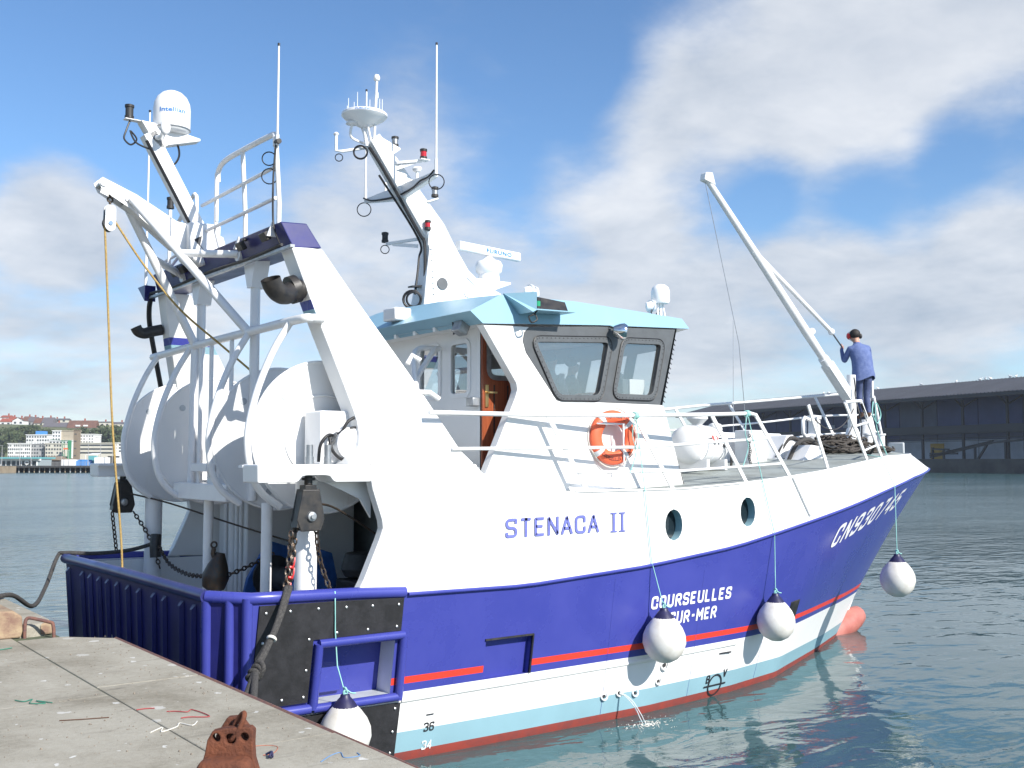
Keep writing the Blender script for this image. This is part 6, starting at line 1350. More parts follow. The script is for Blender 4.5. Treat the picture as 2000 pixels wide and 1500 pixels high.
# ================================================================== things hung on or lying on the boat
FENDER_G = 'round white fenders along the starboard side'
def fender(c, r, rope_pts, label):
    root = empty('fender', (c[0], c[1], c[2] - r)); tag(root, label, 'fender', FENDER_G)
    inv = lambda P: [tuple(Vector(p) - root.location) for p in P]
    o = Vector((0, 0, r))
    prof = [(.0001, -r), (r * .3, -r * .96), (r * .62, -r * .79), (r * .87, -r * .5), (r, -.02), (r * .97, r * .28), (r * .83, r * .60), (r * .62, r * .88), (r * .44, r * 1.07)]
    MB().lathe(prof, o, (0, 0, 1), 28).build('body', FENDW, root, smooth=60)
    MB().lathe([(r * .47, r * 1.04), (r * .40, r * 1.14), (r * .28, r * 1.30), (r * .20, r * 1.38), (r * .17, r * 1.48), (.0001, r * 1.5)], o, (0, 0, 1), 20).build('cap', FENDB, root, smooth=60)
    eye = o + Vector((0, 0, r * 1.48))
    MB().tube(inv(rope_pts) + [eye], .0065, 6).build('rope', TEAL, root, smooth=60)
    k = MB().torus(eye + Vector((0, 0, .02)), (0, 1, .3), .022, .010, 12, 6).torus(eye + Vector((0, 0, .05)), (1, .2, .3), .020, .009, 12, 6); k.tube(catmull([eye + Vector((.02, 0, .04)), eye + Vector((.06, -.01, .01)), eye + Vector((.11, -.01, .0))], 4), .008, 6)
    k.build('knot', TEAL, root, smooth=60)
    return root
def edge_pt(x, dz=0, out=.012):   # top of the plating beside a rail foot
    p = ppoint(x, 1.0, -1, out); return Vector((p.x, p.y, p.z + dz))
f0c = hside(1.32, .48, out=.27); fender(f0c, .265, [(1.16, -2.62, 1.90), (1.18, -2.86, 1.90), hside(1.22, 1.5, out=.04), hside(1.27, 1.15, out=.06)], 'white fender hanging below the framed pocket in the black rubber panels')
f1c = hside(5.68, .98, out=.275); fender(f1c, .27, [(5.38, -2.79, 3.77), (5.47, -2.845, 2.83), (5.58, -2.84, 1.95)], 'white fender hanging in front of the words SUR-MER')
f2c = hside(8.02, .98, out=.275); fender(f2c, .262, [(7.48, -2.79, 3.84), (7.72, -2.835, 2.90), (7.94, -2.84, 2.2)], 'white fender hanging beside the small dark hull opening near the bow')
S3 = S_of_x(11.42, zsheer(11.6)); fb_ = hpoint(S3, zsheer(S3), out=.045); et_ = ppoint(S3, 1.0, out=.012); f3c = Vector((fb_.x, fb_.y - .01, 1.30)); fender(f3c, .275, [(et_.x + .05, et_.y + .3, et_.z + .06), et_ + Vector((.02, 0, .015)), fb_ + Vector((.0, 0, .02))], 'white fender hanging clear of the hull under the bow flare')
for c, p in (((5.38, -2.78, 3.765), 0), ((7.48, -2.78, 3.845), 1)):
    cd_ = MB()
    for k in range(3): cd_.torus(Vector(c) + Vector((.018 * (k - 1), 0, 0)), (1, .2, 0), .038, .010, 14, 6)
    cd_.tube(catmull([Vector(c) + Vector((-.03, -.03, 0)), Vector(c) + Vector((-.08, -.03, -.25)), Vector(c) + Vector((-.02, -.03, -.45)), Vector(c) + Vector((-.12, -.02, -.72))], 5), .007, 6)
    tag(cd_.build('lashing_cord', TEAL, None, smooth=60), 'teal cord knotted on the starboard top rail above the life ring' if p == 0 else 'teal cord knotted at the forward end of the starboard top rail', 'cord')
bc = MB(); bc.tube(catmull([(10.95, -2.40, 4.14), (10.9, -2.42, 3.95), (11.05, -2.40, 3.80), (11.18, -2.38, 3.95), (11.05, -2.38, 4.12), (11.1, -2.36, 3.7), (11.35, -2.36, 3.3)], 6), .010, 6)
tag(bc.build('lashing_cord', TEAL, None, smooth=60), 'teal cord looped over the starboard bow rail', 'cord')

# life ring on the wheelhouse side
lc = Vector((5.17, -(wy(5.17) + .10), 3.49)); la = Vector((.12, 1, 0)).normalized()
ring = empty('life_ring', lc); tag(ring, 'orange life ring with grey bands on the white wheelhouse side', 'life ring')
b = MB(); qr = Vector((0, 0, 1)).rotation_difference(la)
def ringpt(a, rr, h=0): return qr @ Vector((rr * math.cos(a), rr * math.sin(a), h))
def ring_arc(b, a0, a1, Rm, hw, hh, n):
    sec = [(hw * math.cos(2 * math.pi * k / 14), hh * math.sin(2 * math.pi * k / 14)) for k in range(14)]; base = len(b.v)
    for i in range(n + 1):
        a = lerp(a0, a1, i / n)
        for (u, h) in sec: b.v.append(tuple(ringpt(a, Rm + u, h)))
    for i in range(n):
        for k in range(14): b.f.append((base + i * 14 + k, base + i * 14 + (k + 1) % 14, base + (i + 1) * 14 + (k + 1) % 14, base + (i + 1) * 14 + k)); b.m.append(0)
ring_arc(b, 0, 2 * math.pi, .26, .085, .055, 48); b.build('float', ORANGE, ring, smooth=60)
aup = None
for k in range(4):
    a = math.pi / 4 + k * math.pi / 2; c_ = MB(); ring_arc(c_, a - .10, a + .10, .26, .0885, .0585, 4); c_.build('reflective_band', REFL, ring, smooth=60)
c_ = MB()
for k in range(4):
    a0 = math.pi / 4 + k * math.pi / 2; pts = [ringpt(a0 + t * math.pi / 2, .352 + .025 * math.sin(math.pi * t), 0) for t in [i / 8 for i in range(9)]]; c_.tube(pts, .008, 6)
c_.build('grab_line', WHTROPE, ring, smooth=60)
def arct(body, a0, a1, rr, hgt, flip):
    vs, fs, (x0, x1, y0, y1) = text2d(body, 1, .02, 1.1)
    m_ = MB(); P = []
    for x, y in vs:
        t = (x - x0) / (x1 - x0); v = (y - y0) / (y1 - y0) - .5; a = lerp(a0, a1, t); r_ = rr + (-v if flip else v) * hgt; hh = math.sqrt(max(0, 1 - ((r_ - .26) / .085) ** 2)) * .055 + .002
        ang = a
        P.append(lc * 0 + Vector((r_ * math.cos(ang), -hh, r_ * math.sin(ang))))
    m_.add([Matrix.Rotation(math.atan2(.12, 1) * -1, 3, 'Z') @ p for p in P], fs); return m_.build('lettering', LETK, ring, smooth=0, recalc=False)
arct('STENACA II', R(125), R(55), .27, .05, False); arct('COURSEULLES SUR MER', R(225), R(330), .27, .045, True)
hk = MB()
hk.bar(lc + Vector((-.34, -.09, .17)), lc + Vector((.34, -.05, .17)), .015, .02).bar(lc + Vector((.10, -.085, .17)), lc + Vector((.11, -.085, -.36)), .015, .02)
hk.bar(lc + Vector((.10, -.085, -.35)), lc + Vector((.10, .05, -.35)), .015, .02); hk.build('ring_holder', WHITE2, sr, smooth=0)

# life raft canister
lr = Vector((8.2, -1.22, deckz(8.2, -1.2) + .42)); raft = empty('life_raft', (lr.x, lr.y, lr.z - .42)); tag(raft, 'white life raft canister with small red emblem beside the wheelhouse front', 'life raft')
o_ = Vector((0, 0, .42)); ad = Vector((1, .25, 0)).normalized()
MB().lathe([(.02, -.52), (.18, -.50), (.27, -.44), (.29, -.36), (.29, -.03), (.305, -.02), (.305, .02), (.29, .03), (.29, .36), (.27, .44), (.18, .50), (.02, .52)], o_, ad, 28).build('canister', DOME, raft, smooth=45)
for t in (-.25, .25): MB().torus(o_ + ad * t, ad, .295, .010, 30, 6).build('strap', DECKW, raft)
for t in (-.28, .28):
    MB().box(o_ + ad * t + Vector((0, 0, -.30)), (.08, .6, .16), Matrix.Rotation(math.atan2(.25, 1), 3, 'Z')).build('cradle', WHITE2, raft)
sd = Vector((ad.y, -ad.x, 0))
def rpt(u, v): return o_ + ad * u + (sd * math.cos(v / .30) + Vector((0, 0, 1)) * math.sin(v / .30)) * .2935
e_ = MB(); e_.add([rpt(u, v) for u, v in ((-.08, .05), (.08, .05), (.09, .15), (-.09, .15))], [(0, 1, 2, 3)], 0); e_.add([rpt(u, v) for u, v in ((-.24, .095), (-.10, .085), (-.10, .115), (-.24, .105))], [(0, 1, 2, 3)], 1); e_.add([rpt(u, v) for u, v in ((.10, .085), (.24, .095), (.24, .105), (.10, .115))], [(0, 1, 2, 3)], 1); e_.add([rpt(u, v) for u, v in ((-.10, .0), (.10, .0), (.08, .035), (-.08, .035))], [(0, 1, 2, 3)], 1)
e_.build('emblem', [SRED, LETK], raft, smooth=0)
MB().tube(catmull([o_ + sd * .3 + ad * .2, o_ + sd * .35 + ad * .35 + Vector((0, 0, -.1)), o_ + sd * .33 + ad * .38 + Vector((0, 0, -.36))], 5), .02, 6).build('release_strap', BLACK, raft)

# heap of dark rope and net on the foredeck
hp = MB(); rnd = random.Random(3)
hc = Vector((12.15, -.85, deckz(12.1, -.8)))
for k in range(95):
    a = rnd.uniform(0, 6.28); rr = rnd.uniform(.05, 1.0); c0 = hc + Vector((1.15 * rr * math.cos(a), .46 * rr * math.sin(a), 0)); hmax = .30 * (1 - rr * .85)
    z0 = rnd.uniform(.015, .04 + hmax); pts = []
    w = rnd.uniform(.10, .38); th = rnd.uniform(0, 6.28); tw = rnd.uniform(3.0, 9.0) * rnd.choice((-1, 1)); ec = rnd.uniform(.5, 1.2)
    for i in range(12):
        t = i / 11; an = th + t * tw; g2 = rnd.uniform(.8, 1.2)
        pts.append(c0 + Vector((w * g2 * math.cos(an) * 1.2, w * ec * g2 * .6 * math.sin(an), z0 + rnd.uniform(-.03, .05))))
    hp.tube([Vector((p.x, p.y, max(p.z, deckz(p.x, p.y) + .02))) for p in catmull(pts, 3)], rnd.uniform(.010, .024), 5)
heap = hp.build('rope_heap', [NETR], None, smooth=60); tag(heap, 'heap of dark brown rope piled on the foredeck', 'rope')
ho = MB()
for P in ([(10.3, -1.2, 3.15), (10.5, -1.25, 3.48), (10.85, -1.25, 3.55), (11.2, -1.2, 3.35), (11.5, -1.0, 3.2)], [(10.4, -.9, 3.25), (10.7, -.95, 3.58), (11.1, -1.0, 3.45), (11.5, -1.1, 3.22)]): ho.tube(catmull(P, 6), .035, 8)
tag(ho.build('hawser', ROPEB, None, smooth=60), 'black hawser bent over the white folded anchor ramp', 'rope')
ho = MB(); ho.tube(catmull([(13.7, -.12, 4.80), (13.62, -.2, 4.6), (13.62, -.2, 4.4), (13.5, -.4, 3.9), (13.2, -.6, 3.6), (12.9, -.8, 3.45)], 6), .014, 6)
tag(ho.build('hose', CABLE, None, smooth=60), 'thin black hose hanging from the bow derrick post', 'hose')
ho = MB(); ho.tube(catmull([deck_edge(11.27) + Vector((0, 0, .92)), deck_edge(11.6) + Vector((0, .02, .62)), deck_edge(12.0) + Vector((0, .04, .25)), deck_edge(12.1) + Vector((0, .15, .06)), (11.9, -1.6, 3.33)], 6), .022, 8)
tag(ho.build('hose', CABLE, None, smooth=60), 'black hose lying along the leaning starboard bow rail post', 'hose')

# chains: real links, joined because they are small
def chain(pts, label, link=.085, wire=.010, m=CHAIN):
    P = [Vector(p) for p in catmull(pts, 12)]; b = MB(); acc = 0; last = P[0]; k = 0; step = link * .72; pos = [P[0]]
    for p in P[1:]:
        d = (p - last).length
        while acc + d >= step:
            last = last.lerp(p, (step - acc) / d); pos.append(last.copy()); d = (p - last).length; acc = 0
        acc += d; last = p
    for i in range(len(pos) - 1):
        c = (pos[i] + pos[i + 1]) / 2; t = (pos[i + 1] - pos[i]).normalized(); u = t.cross(Vector((.3, .2, 1))).normalized(); w = t.cross(u)
        if i % 2: u = w
        L, W = link * .5 - wire * .5, link * .27
        b.tube([c + t * (L * math.cos(a) * (1 if abs(math.cos(a)) < .7 else 1)) + u * (W * math.sin(a)) for a in [2 * math.pi * j / 10 for j in range(10)]], wire, 5, closed=True)
    return tag(b.build('chain', m, None, smooth=60), label, 'chain', 'chains hung about the working deck')
def trawl_block(top, s, label, rotz=0):
    root = empty('trawl_block', top); tag(root, label, 'pulley block', 'trawl blocks under the stern platforms'); root.rotation_euler = (0, 0, rotz)
    MB().cyl((0, 0, 0), (0, 0, -.10 * s), .045 * s).cyl((0, 0, -.02 * s), (0, 0, -.05 * s), .075 * s).box((0, 0, -.13 * s), (.14 * s, .14 * s, .06 * s)).build('swivel', BLACK, root, bevel=.005)
    P = [(-.10, -.15), (.10, -.15), (.165, -.48), (.12, -.60), (-.12, -.60), (-.165, -.48)]
    for sy in (-1, 1): MB().prism([(a * s, b_ * s) for a, b_ in P], lambda a, z: (a, sy * .085 * s, z), lambda a, z: (a, sy * .065 * s, z)).build('cheek', BLACK, root, smooth=0, bevel=.012 * s)
    MB().box((-.12 * s, 0, -.36 * s), (.02 * s, .15 * s, .40 * s), Matrix.Rotation(R(10), 3, 'Y')).box((0, 0, -.16 * s), (.20 * s, .15 * s, .03 * s)).build('strap', BLACK, root)
    MB().lathe([(.10 * s, -.06 * s), (.14 * s, -.055 * s), (.10 * s, -.01 * s), (.10 * s, .01 * s), (.14 * s, .055 * s), (.10 * s, .06 * s)], (0, 0, -.46 * s), (0, 1, 0), 20).build('sheave', GALV, root)
    MB().lathe([(.06 * s, 0), (.05 * s, .03 * s), (.025 * s, .035 * s), (.025 * s, .06 * s), (.0001, .06 * s)], (0, -.085 * s, -.44 * s), (0, -1, 0), 14).build('axle', GALV, root)
    return root
trawl_block((.97, -2.66, 3.05), .92, 'black steel trawl block hanging under the starboard stern platform', 0)
trawl_block((.72, 2.52, 3.04), .92, 'black steel trawl block hanging under the far port stern platform', 0)
chain([(.86, -2.62, 2.55), (.84, -2.60, 2.2), (.80, -2.58, 1.85)], 'chain hanging from the aft side of the starboard trawl block')
chain([(.80, -2.64, 2.5), (.77, -2.66, 2.2), (.72, -2.68, 1.9)], 'second chain hanging close beside the aft chain of the starboard trawl block')
chain([(1.08, -2.62, 2.53), (1.13, -2.62, 2.2), (1.24, -2.66, 1.87)], 'chain hanging from the forward side of the starboard trawl block')
chain([(.58, 2.5, 2.5), (.62, 2.5, 2.2), (.66, 2.5, 1.9)], 'chain hanging straight down from the port trawl block')
chain([(.86, 2.48, 2.5), (1.0, 2.2, 2.15), (1.1, 2.0, 1.7)], 'chain slanting from the port trawl block to the deck')
chain([(1.05, 1.95, 2.05), (1.0, 1.4, 1.86), (1.0, .7, 1.78), (1.02, .0, 1.82)], 'chain sagging from the port post to the hanging hook block')
chain([(1.08, -.2, 1.82), (1.4, -.1, 1.9), (1.9, .1, 2.05)], 'short chain from the hanging hook block towards the blue winch')
for c, l_ in (((.80, -2.62, 2.14), 'red cord tied round the upper links of the starboard chain'), ((.79, -2.63, 2.04), 'red cord tied round the middle links of the starboard chain'), ((.73, -2.68, 1.90), 'red cord tied where the starboard chain meets the rail')):
    tag(MB().torus(c, (.2, .3, 1), .03, .014, 12, 6).tube(catmull([Vector(c) + Vector((.02, -.03, 0)), Vector(c) + Vector((.03, -.04, .05)), Vector(c) + Vector((.04, -.03, .10))], 4), .010, 5).build('red_cord', REDP, None), l_, 'cord')
# hook block in the middle
hkb = empty('hook_block', (1.02, -.12, 1.60)); tag(hkb, 'bare steel hook block hanging in front of the blue winch', 'pulley block')
MB().lathe([(.02, -.20), (.13, -.14), (.16, 0), (.12, .13), (.05, .28)], (0, -.02, .23), (.2, 0, 1), 16).build('shell', CHAIN, hkb, smooth=50)
MB().tube([(0, 0, .40), (-.03, 0, .50), (-.02, 0, .56)], .03, 8).torus((-.02, 0, .60), (0, 1, 0), .035, .012, 14, 6).build('shackle', CHAIN, hkb, smooth=50)
MB().torus((.02, 0, .0), (.3, 1, 0), .06, .012, 16, 6).build('ring', CHAIN, hkb, smooth=50)
sn = MB().tube(catmull([(1.04, 2.05, 2.2), (1.02, 2.02, 2.05), (1.02, 2.0, 1.9)], 4), .075, 10)
tag(sn.build('fairlead_pad', BLACK, None, smooth=50), 'black rubber sleeve strapped to the port platform post', 'sleeve')

# ropes
def rope(name, pts, r, m, label, n=8, cm=8, cat='rope'): b = MB(); b.tube(catmull(pts, cm), r, n); return tag(b.build(name, m, None, smooth=60), label, cat)
rope('mooring_rope', [(1.04, 2.02, 2.10), (.75, 2.2, 2.0), (.35, 2.4, 1.96), (.0, 2.55, 1.975), (-.10, 2.55, 1.93), (-.40, 1.9, 1.60), (-.75, 1.0, 1.50), (-1.15, .3, 1.73), (-1.6, -.3, 1.72)], .026, ROPEB, 'black mooring rope running over the transom to the far end of the quay')
mr_ = empty('mooring_rope', (-.80, -5.2, 1.5)); tag(mr_, 'black doubled mooring rope with a knot in front of the rubber panel', 'rope')
L0 = mr_.location
def part_tube(pts, r, name='strand', m=ROPEB): b = MB(); b.tube([tuple(p - L0) for p in catmull(pts, 8)], r, 8); return b.build(name, m, mr_, smooth=60)
kn = Vector((.20, -3.20, 1.28))
part_tube([(.80, -2.62, 1.93), (.70, -2.83, 1.95), (.56, -2.95, 1.72), (.38, -3.08, 1.48), kn], .028)
part_tube([(.76, -2.60, 1.93), (.66, -2.84, 1.95), (.50, -2.98, 1.66), (.33, -3.10, 1.44), kn + Vector((-.03, .0, 0))], .024)
part_tube([kn, (-.1, -3.85, 1.16), (-.45, -4.6, 1.20), (-.84, -5.30, 1.50), (-.95, -5.45, 1.5)], .034); part_tube([kn, (-.15, -3.75, 1.12), (-.5, -4.4, 1.18), (-.85, -5.0, 1.48), (-.95, -5.1, 1.5)], .034)
b = MB()
for k in range(4): b.torus(tuple(kn - L0 + Vector((.015 * k - .02, -.01 * k, .03 * k - .05))), (.3 + .3 * k, .5, .8 - .3 * k), .05, .024, 16, 8)
b.build('knot', ROPEB, mr_, smooth=60)
b = MB(); b.torus(tuple(Vector((.42, -3.06, 1.54)) - L0), (.5, .4, .7), .035, .016, 14, 6); b.build('whipping', WHTROPE, mr_, smooth=60)
yr = empty('yellow_rope', (.06, .30, 1.95)); tag(yr, 'yellow rope running over the stern boom pulley down to the transom', 'rope')
Lr = yr.location
b = MB(); b.tube([tuple(Vector(p) - Lr) for p in catmull([(-.22, .40, 6.02), (-.16, .38, 5.0), (-.08, .35, 3.6), (.03, .31, 2.4), (.06, .30, 1.95)], 8)], .0125, 8); b.build('strand', YELLOW, yr, smooth=60)
b = MB(); b.tube([tuple(Vector(p) - Lr) for p in catmull([(-.10, .38, 6.04), (.20, .20, 5.52), (.55, -.05, 5.0), (.95, -.4, 4.55), (1.25, -.75, 4.18)], 8)], .0125, 8); b.build('strand', YELLOW, yr, smooth=60)
pb = empty('snatch_block', (-.165, .40, 5.98)); tag(pb, 'grey pulley block hanging at the tip of the stern boom', 'pulley block')
MB().prism(roundpoly([(-.06, .26), (.06, .26), (.065, -.02), (0, -.07), (-.065, -.02)], .05), lambda x, z: (x, -.045, z), lambda x, z: (x, -.03, z)).prism(roundpoly([(-.06, .26), (.06, .26), (.065, -.02), (0, -.07), (-.065, -.02)], .05), lambda x, z: (x, .045, z), lambda x, z: (x, .03, z)).build('cheek', GALV, pb, smooth=30)
MB().lathe([(.08, -.03), (.06, 0), (.08, .03)], (0, 0, .04), (0, 1, 0), 20).build('sheave', DARKIN, pb); MB().cyl((0, -.055, .04), (0, .055, .04), .025).build('pin', CHROME, pb)
MB().torus((0, 0, .33), (0, 1, 0), .03, .012, 14, 6).torus((0, 0, .39), (1, 0, 0), .03, .012, 14, 6).cyl((0, 0, .26), (0, 0, .31), .015).build('shackle', CHAIN, pb, smooth=60)
rope('warp_wire', [(.80, 2.45, 2.75), (1.2, 2.0, 2.62), (1.8, 1.2, 2.35), (2.6, .2, 2.02)], .012, CHAIN, 'thin dark wire slanting from the port trawl block to the winch')
rope('warp_wire', [(1.08, -2.6, 2.76), (1.4, -2.45, 2.7), (2.2, -2.15, 2.3), (3.0, -1.8, 1.9)], .012, CHAIN, 'thin dark wire slanting from the starboard trawl block to the winch')
rope('bow_chain', [tuple(p) for p in sag(deck_edge(9.33) + Vector((0, .03, .92)), (13.7, -.1, 4.2), .35, 8)], .010, CHAIN, 'slack chain from the bow rail post to the derrick', cat='chain')
rope('bow_chain', [tuple(p) for p in sag(deck_edge(9.6) + Vector((0, .03, .50)), (13.7, -.1, 3.95), .30, 8)], .010, CHAIN, 'lower slack chain hanging over the rope heap', cat='chain')
b = MB()
for k in range(16): b.torus((7.62 + .015 * math.sin(k), -2.70, 3.55 - k * .028), (1, .3, 0) if k % 2 else (.3, 1, 0), .017, .006, 8, 4)
tag(b.build('chain', CHAIN, None), 'short chain hanging inside the forward end of the starboard railing', 'chain', 'chains hung about the working deck')

# ================================================================== people
def figure(name, joints, edges, mats, classify, label, cat, base, kids=None):
    """one continuous body grown over a jointed skeleton; joints: name -> (position, radius)"""
    me = bpy.data.meshes.new('body'); idx = {k: i for i, k in enumerate(joints)}
    me.from_pydata([joints[k][0] for k in joints], [(idx[a], idx[c]) for a, c in edges], [])
    tmp = bpy.data.objects.new('body_skeleton', me); COL.objects.link(tmp)
    tmp.modifiers.new('skin', 'SKIN'); ss = tmp.modifiers.new('sub', 'SUBSURF'); ss.levels = 2; ss.render_levels = 2
    for k, i in idx.items():
        r_ = joints[k][1]; sv = me.skin_vertices[0].data[i]; sv.radius = r_ if isinstance(r_, tuple) else (r_, r_); sv.use_root = (k == 'pelvis')
    dg = bpy.context.evaluated_depsgraph_get(); nm = bpy.data.meshes.new_from_object(tmp.evaluated_get(dg))
    bpy.data.objects.remove(tmp); nm.name = 'body'
    nm.materials.clear()
    for m in mats: nm.materials.append(m)
    for p in nm.polygons: p.material_index = classify(p.center); p.use_smooth = True
    root = empty(name, base); tag(root, label, cat)
    ob = bpy.data.objects.new('body', nm); COL.objects.link(ob); ob.parent = root; ob.location = -Vector(base)
    return root
def add(root, mb, name, m, sm=50):
    b = MB(); b.v = [tuple(Vector(p) - root.location) for p in mb.v]; b.f = mb.f; b.m = mb.m; return b.build(name, m, root, smooth=sm)
# man on the bow: back to the camera, standing on the mooring post, forearms raised to the derrick
FX, FY, FZ = 14.12, -.08, 4.0
AX_ = Vector((.6018, .7986, 0)); LX = Vector((.7986, -.6018, 0))   # facing away from the quay, his right hand side
def P_(r_, f_, z): return tuple(Vector((FX, FY, FZ)) + LX * r_ + AX_ * f_ + Vector((0, 0, z)))
J = {'pelvis': (P_(-.02, .0, .93), (.165, .12)), 'waist': (P_(-.04, .0, 1.08), (.15, .11)), 'chest': (P_(-.08, .03, 1.30), (.185, .125)), 'neckb': (P_(-.11, .06, 1.47), (.10, .08)), 'neck': (P_(-.13, .09, 1.53), .052), 'head': (P_(-.15, .12, 1.62), (.085, .095)), 'crown': (P_(-.15, .125, 1.71), (.072, .08)),
     'hipR': (P_(.07, .02, .86), .10), 'kneeR': (P_(.05, .10, .50), .068), 'ankR': (P_(.06, .0, .10), .045), 'toeR': (P_(.05, .14, .04), .038),
     'hipL': (P_(-.11, .02, .86), .10), 'kneeL': (P_(-.09, .13, .50), .068), 'ankL': (P_(-.05, .02, .10), .045), 'toeL': (P_(-.13, .15, .04), .038),
     'shR': (P_(.09, .05, 1.40), .072), 'elR': (P_(.15, .20, 1.14), .055), 'wrR': (P_(-.02, .38, 1.30), .036), 'haR': (P_(-.08, .42, 1.35), (.035, .022)),
     'shL': (P_(-.28, .05, 1.38), .072), 'elL': (P_(-.36, .14, 1.14), .055), 'wrL': (P_(-.34, .36, 1.40), .036), 'haL': (P_(-.31, .42, 1.46), (.035, .022))}
for hnd, sgn in (('R', -1), ('L', 1)):
    h0 = Vector(J['ha' + hnd][0])
    for i in range(4):
        o1 = h0 + AX_ * .04 + Vector((0, 0, .028 - .018 * i)) + LX * .02 * sgn; o2 = o1 + LX * .035 * sgn + AX_ * (.015 - .004 * abs(i - 1)); J['f%s%d' % (hnd, i)] = (tuple(o1), .0095); J['g%s%d' % (hnd, i)] = (tuple(o2), .008)
    J['t' + hnd] = (tuple(h0 + Vector((0, 0, .05)) - AX_ * .0), .010); J['u' + hnd] = (tuple(h0 + Vector((0, 0, .075)) + AX_ * .03), .009)
Ed = [('pelvis', 'waist'), ('waist', 'chest'), ('chest', 'neckb'), ('neckb', 'neck'), ('neck', 'head'), ('head', 'crown'), ('pelvis', 'hipR'), ('hipR', 'kneeR'), ('kneeR', 'ankR'), ('ankR', 'toeR'), ('pelvis', 'hipL'), ('hipL', 'kneeL'), ('kneeL', 'ankL'), ('ankL', 'toeL'), ('chest', 'shR'), ('shR', 'elR'), ('elR', 'wrR'), ('wrR', 'haR'), ('chest', 'shL'), ('shL', 'elL'), ('elL', 'wrL'), ('wrL', 'haL')]
for h_ in 'RL':
    for i in range(4): Ed += [('ha' + h_, 'f%s%d' % (h_, i)), ('f%s%d' % (h_, i), 'g%s%d' % (h_, i))]
    Ed += [('ha' + h_, 't' + h_), ('t' + h_, 'u' + h_)]
def cls(c):
    z = c.z - FZ; f_ = (Vector((c.x - FX, c.y - FY, 0))).dot(AX_)
    if z > 1.52 and f_ < .3: return 0
    if f_ > .36 and z > 1.2: return 0
    if z < .14: return 3
    return 2 if z < .95 else 1
man = figure('person', J, Ed, [SKIN, DENIM, TROUS, BOOT], cls, 'person in blue work clothes standing high at the bow beside the derrick', 'person', (FX, FY, FZ))
jk = MB(); nseg = 20; lv = [(.80, .215, .165, -.03, .0), (.88, .22, .17, -.03, .0), (1.0, .205, .155, -.04, .0), (1.15, .205, .15, -.05, .01), (1.28, .215, .15, -.075, .025), (1.38, .19, .135, -.09, .04), (1.46, .11, .10, -.11, .055), (1.50, .075, .075, -.12, .07)]
for zc, rx, ry, cx, cy in lv:
    for k in range(nseg):
        a = 2 * math.pi * k / nseg; w = 1 + (.06 * math.sin(5 * a + 1.3) + .04 * math.sin(9 * a)) * (1.3 - zc) * 1.4 if zc < 1.3 else 1 + .03 * math.sin(6 * a)
        jk.v.append(P_(cx + rx * w * math.cos(a), cy + ry * w * math.sin(a), zc - (.05 * math.sin(2 * a) if zc < .85 else 0)))
for i in range(len(lv) - 1):
    for k in range(nseg): jk.f.append((i * nseg + k, i * nseg + (k + 1) % nseg, (i + 1) * nseg + (k + 1) % nseg, (i + 1) * nseg + k)); jk.m.append(0)
add(man, jk, 'jacket', DENIM, 70)
hd_ = Vector(P_(-.15, .12, 1.66))
ear = MB().ball(hd_ + Vector((0, 0, .03)) - AX_ * .02, .105, sq=(1, 1, .95)); add(man, ear, 'hair', HAIR)
ear = MB().torus(hd_, AX_, .118, .012, 20, 6, math.pi * .0, math.pi * 2); add(man, ear, 'headband', WHTROPE)
ear = MB().ball(hd_ + LX * .115 + Vector((0, 0, -.01)), .045, sq=(.8, .8, 1.2)); add(man, ear, 'ear_defender', BLACK)
ear = MB().ball(hd_ - LX * .115 + Vector((0, 0, -.01)), .045, sq=(.8, .8, 1.2)); add(man, ear, 'ear_defender', REDP)
vs_ = MB().ball(hd_ + AX_ * .07 - LX * .07 + Vector((0, 0, .0)), .07, sq=(1, 1, 1.1)); add(man, vs_, 'face_shield', REDP)
for s_ in (-.035, .035):
    add(man, MB().ball(hd_ + AX_ * .10 + LX * s_ + Vector((0, 0, -.02)), .013), 'eye', HAIR)
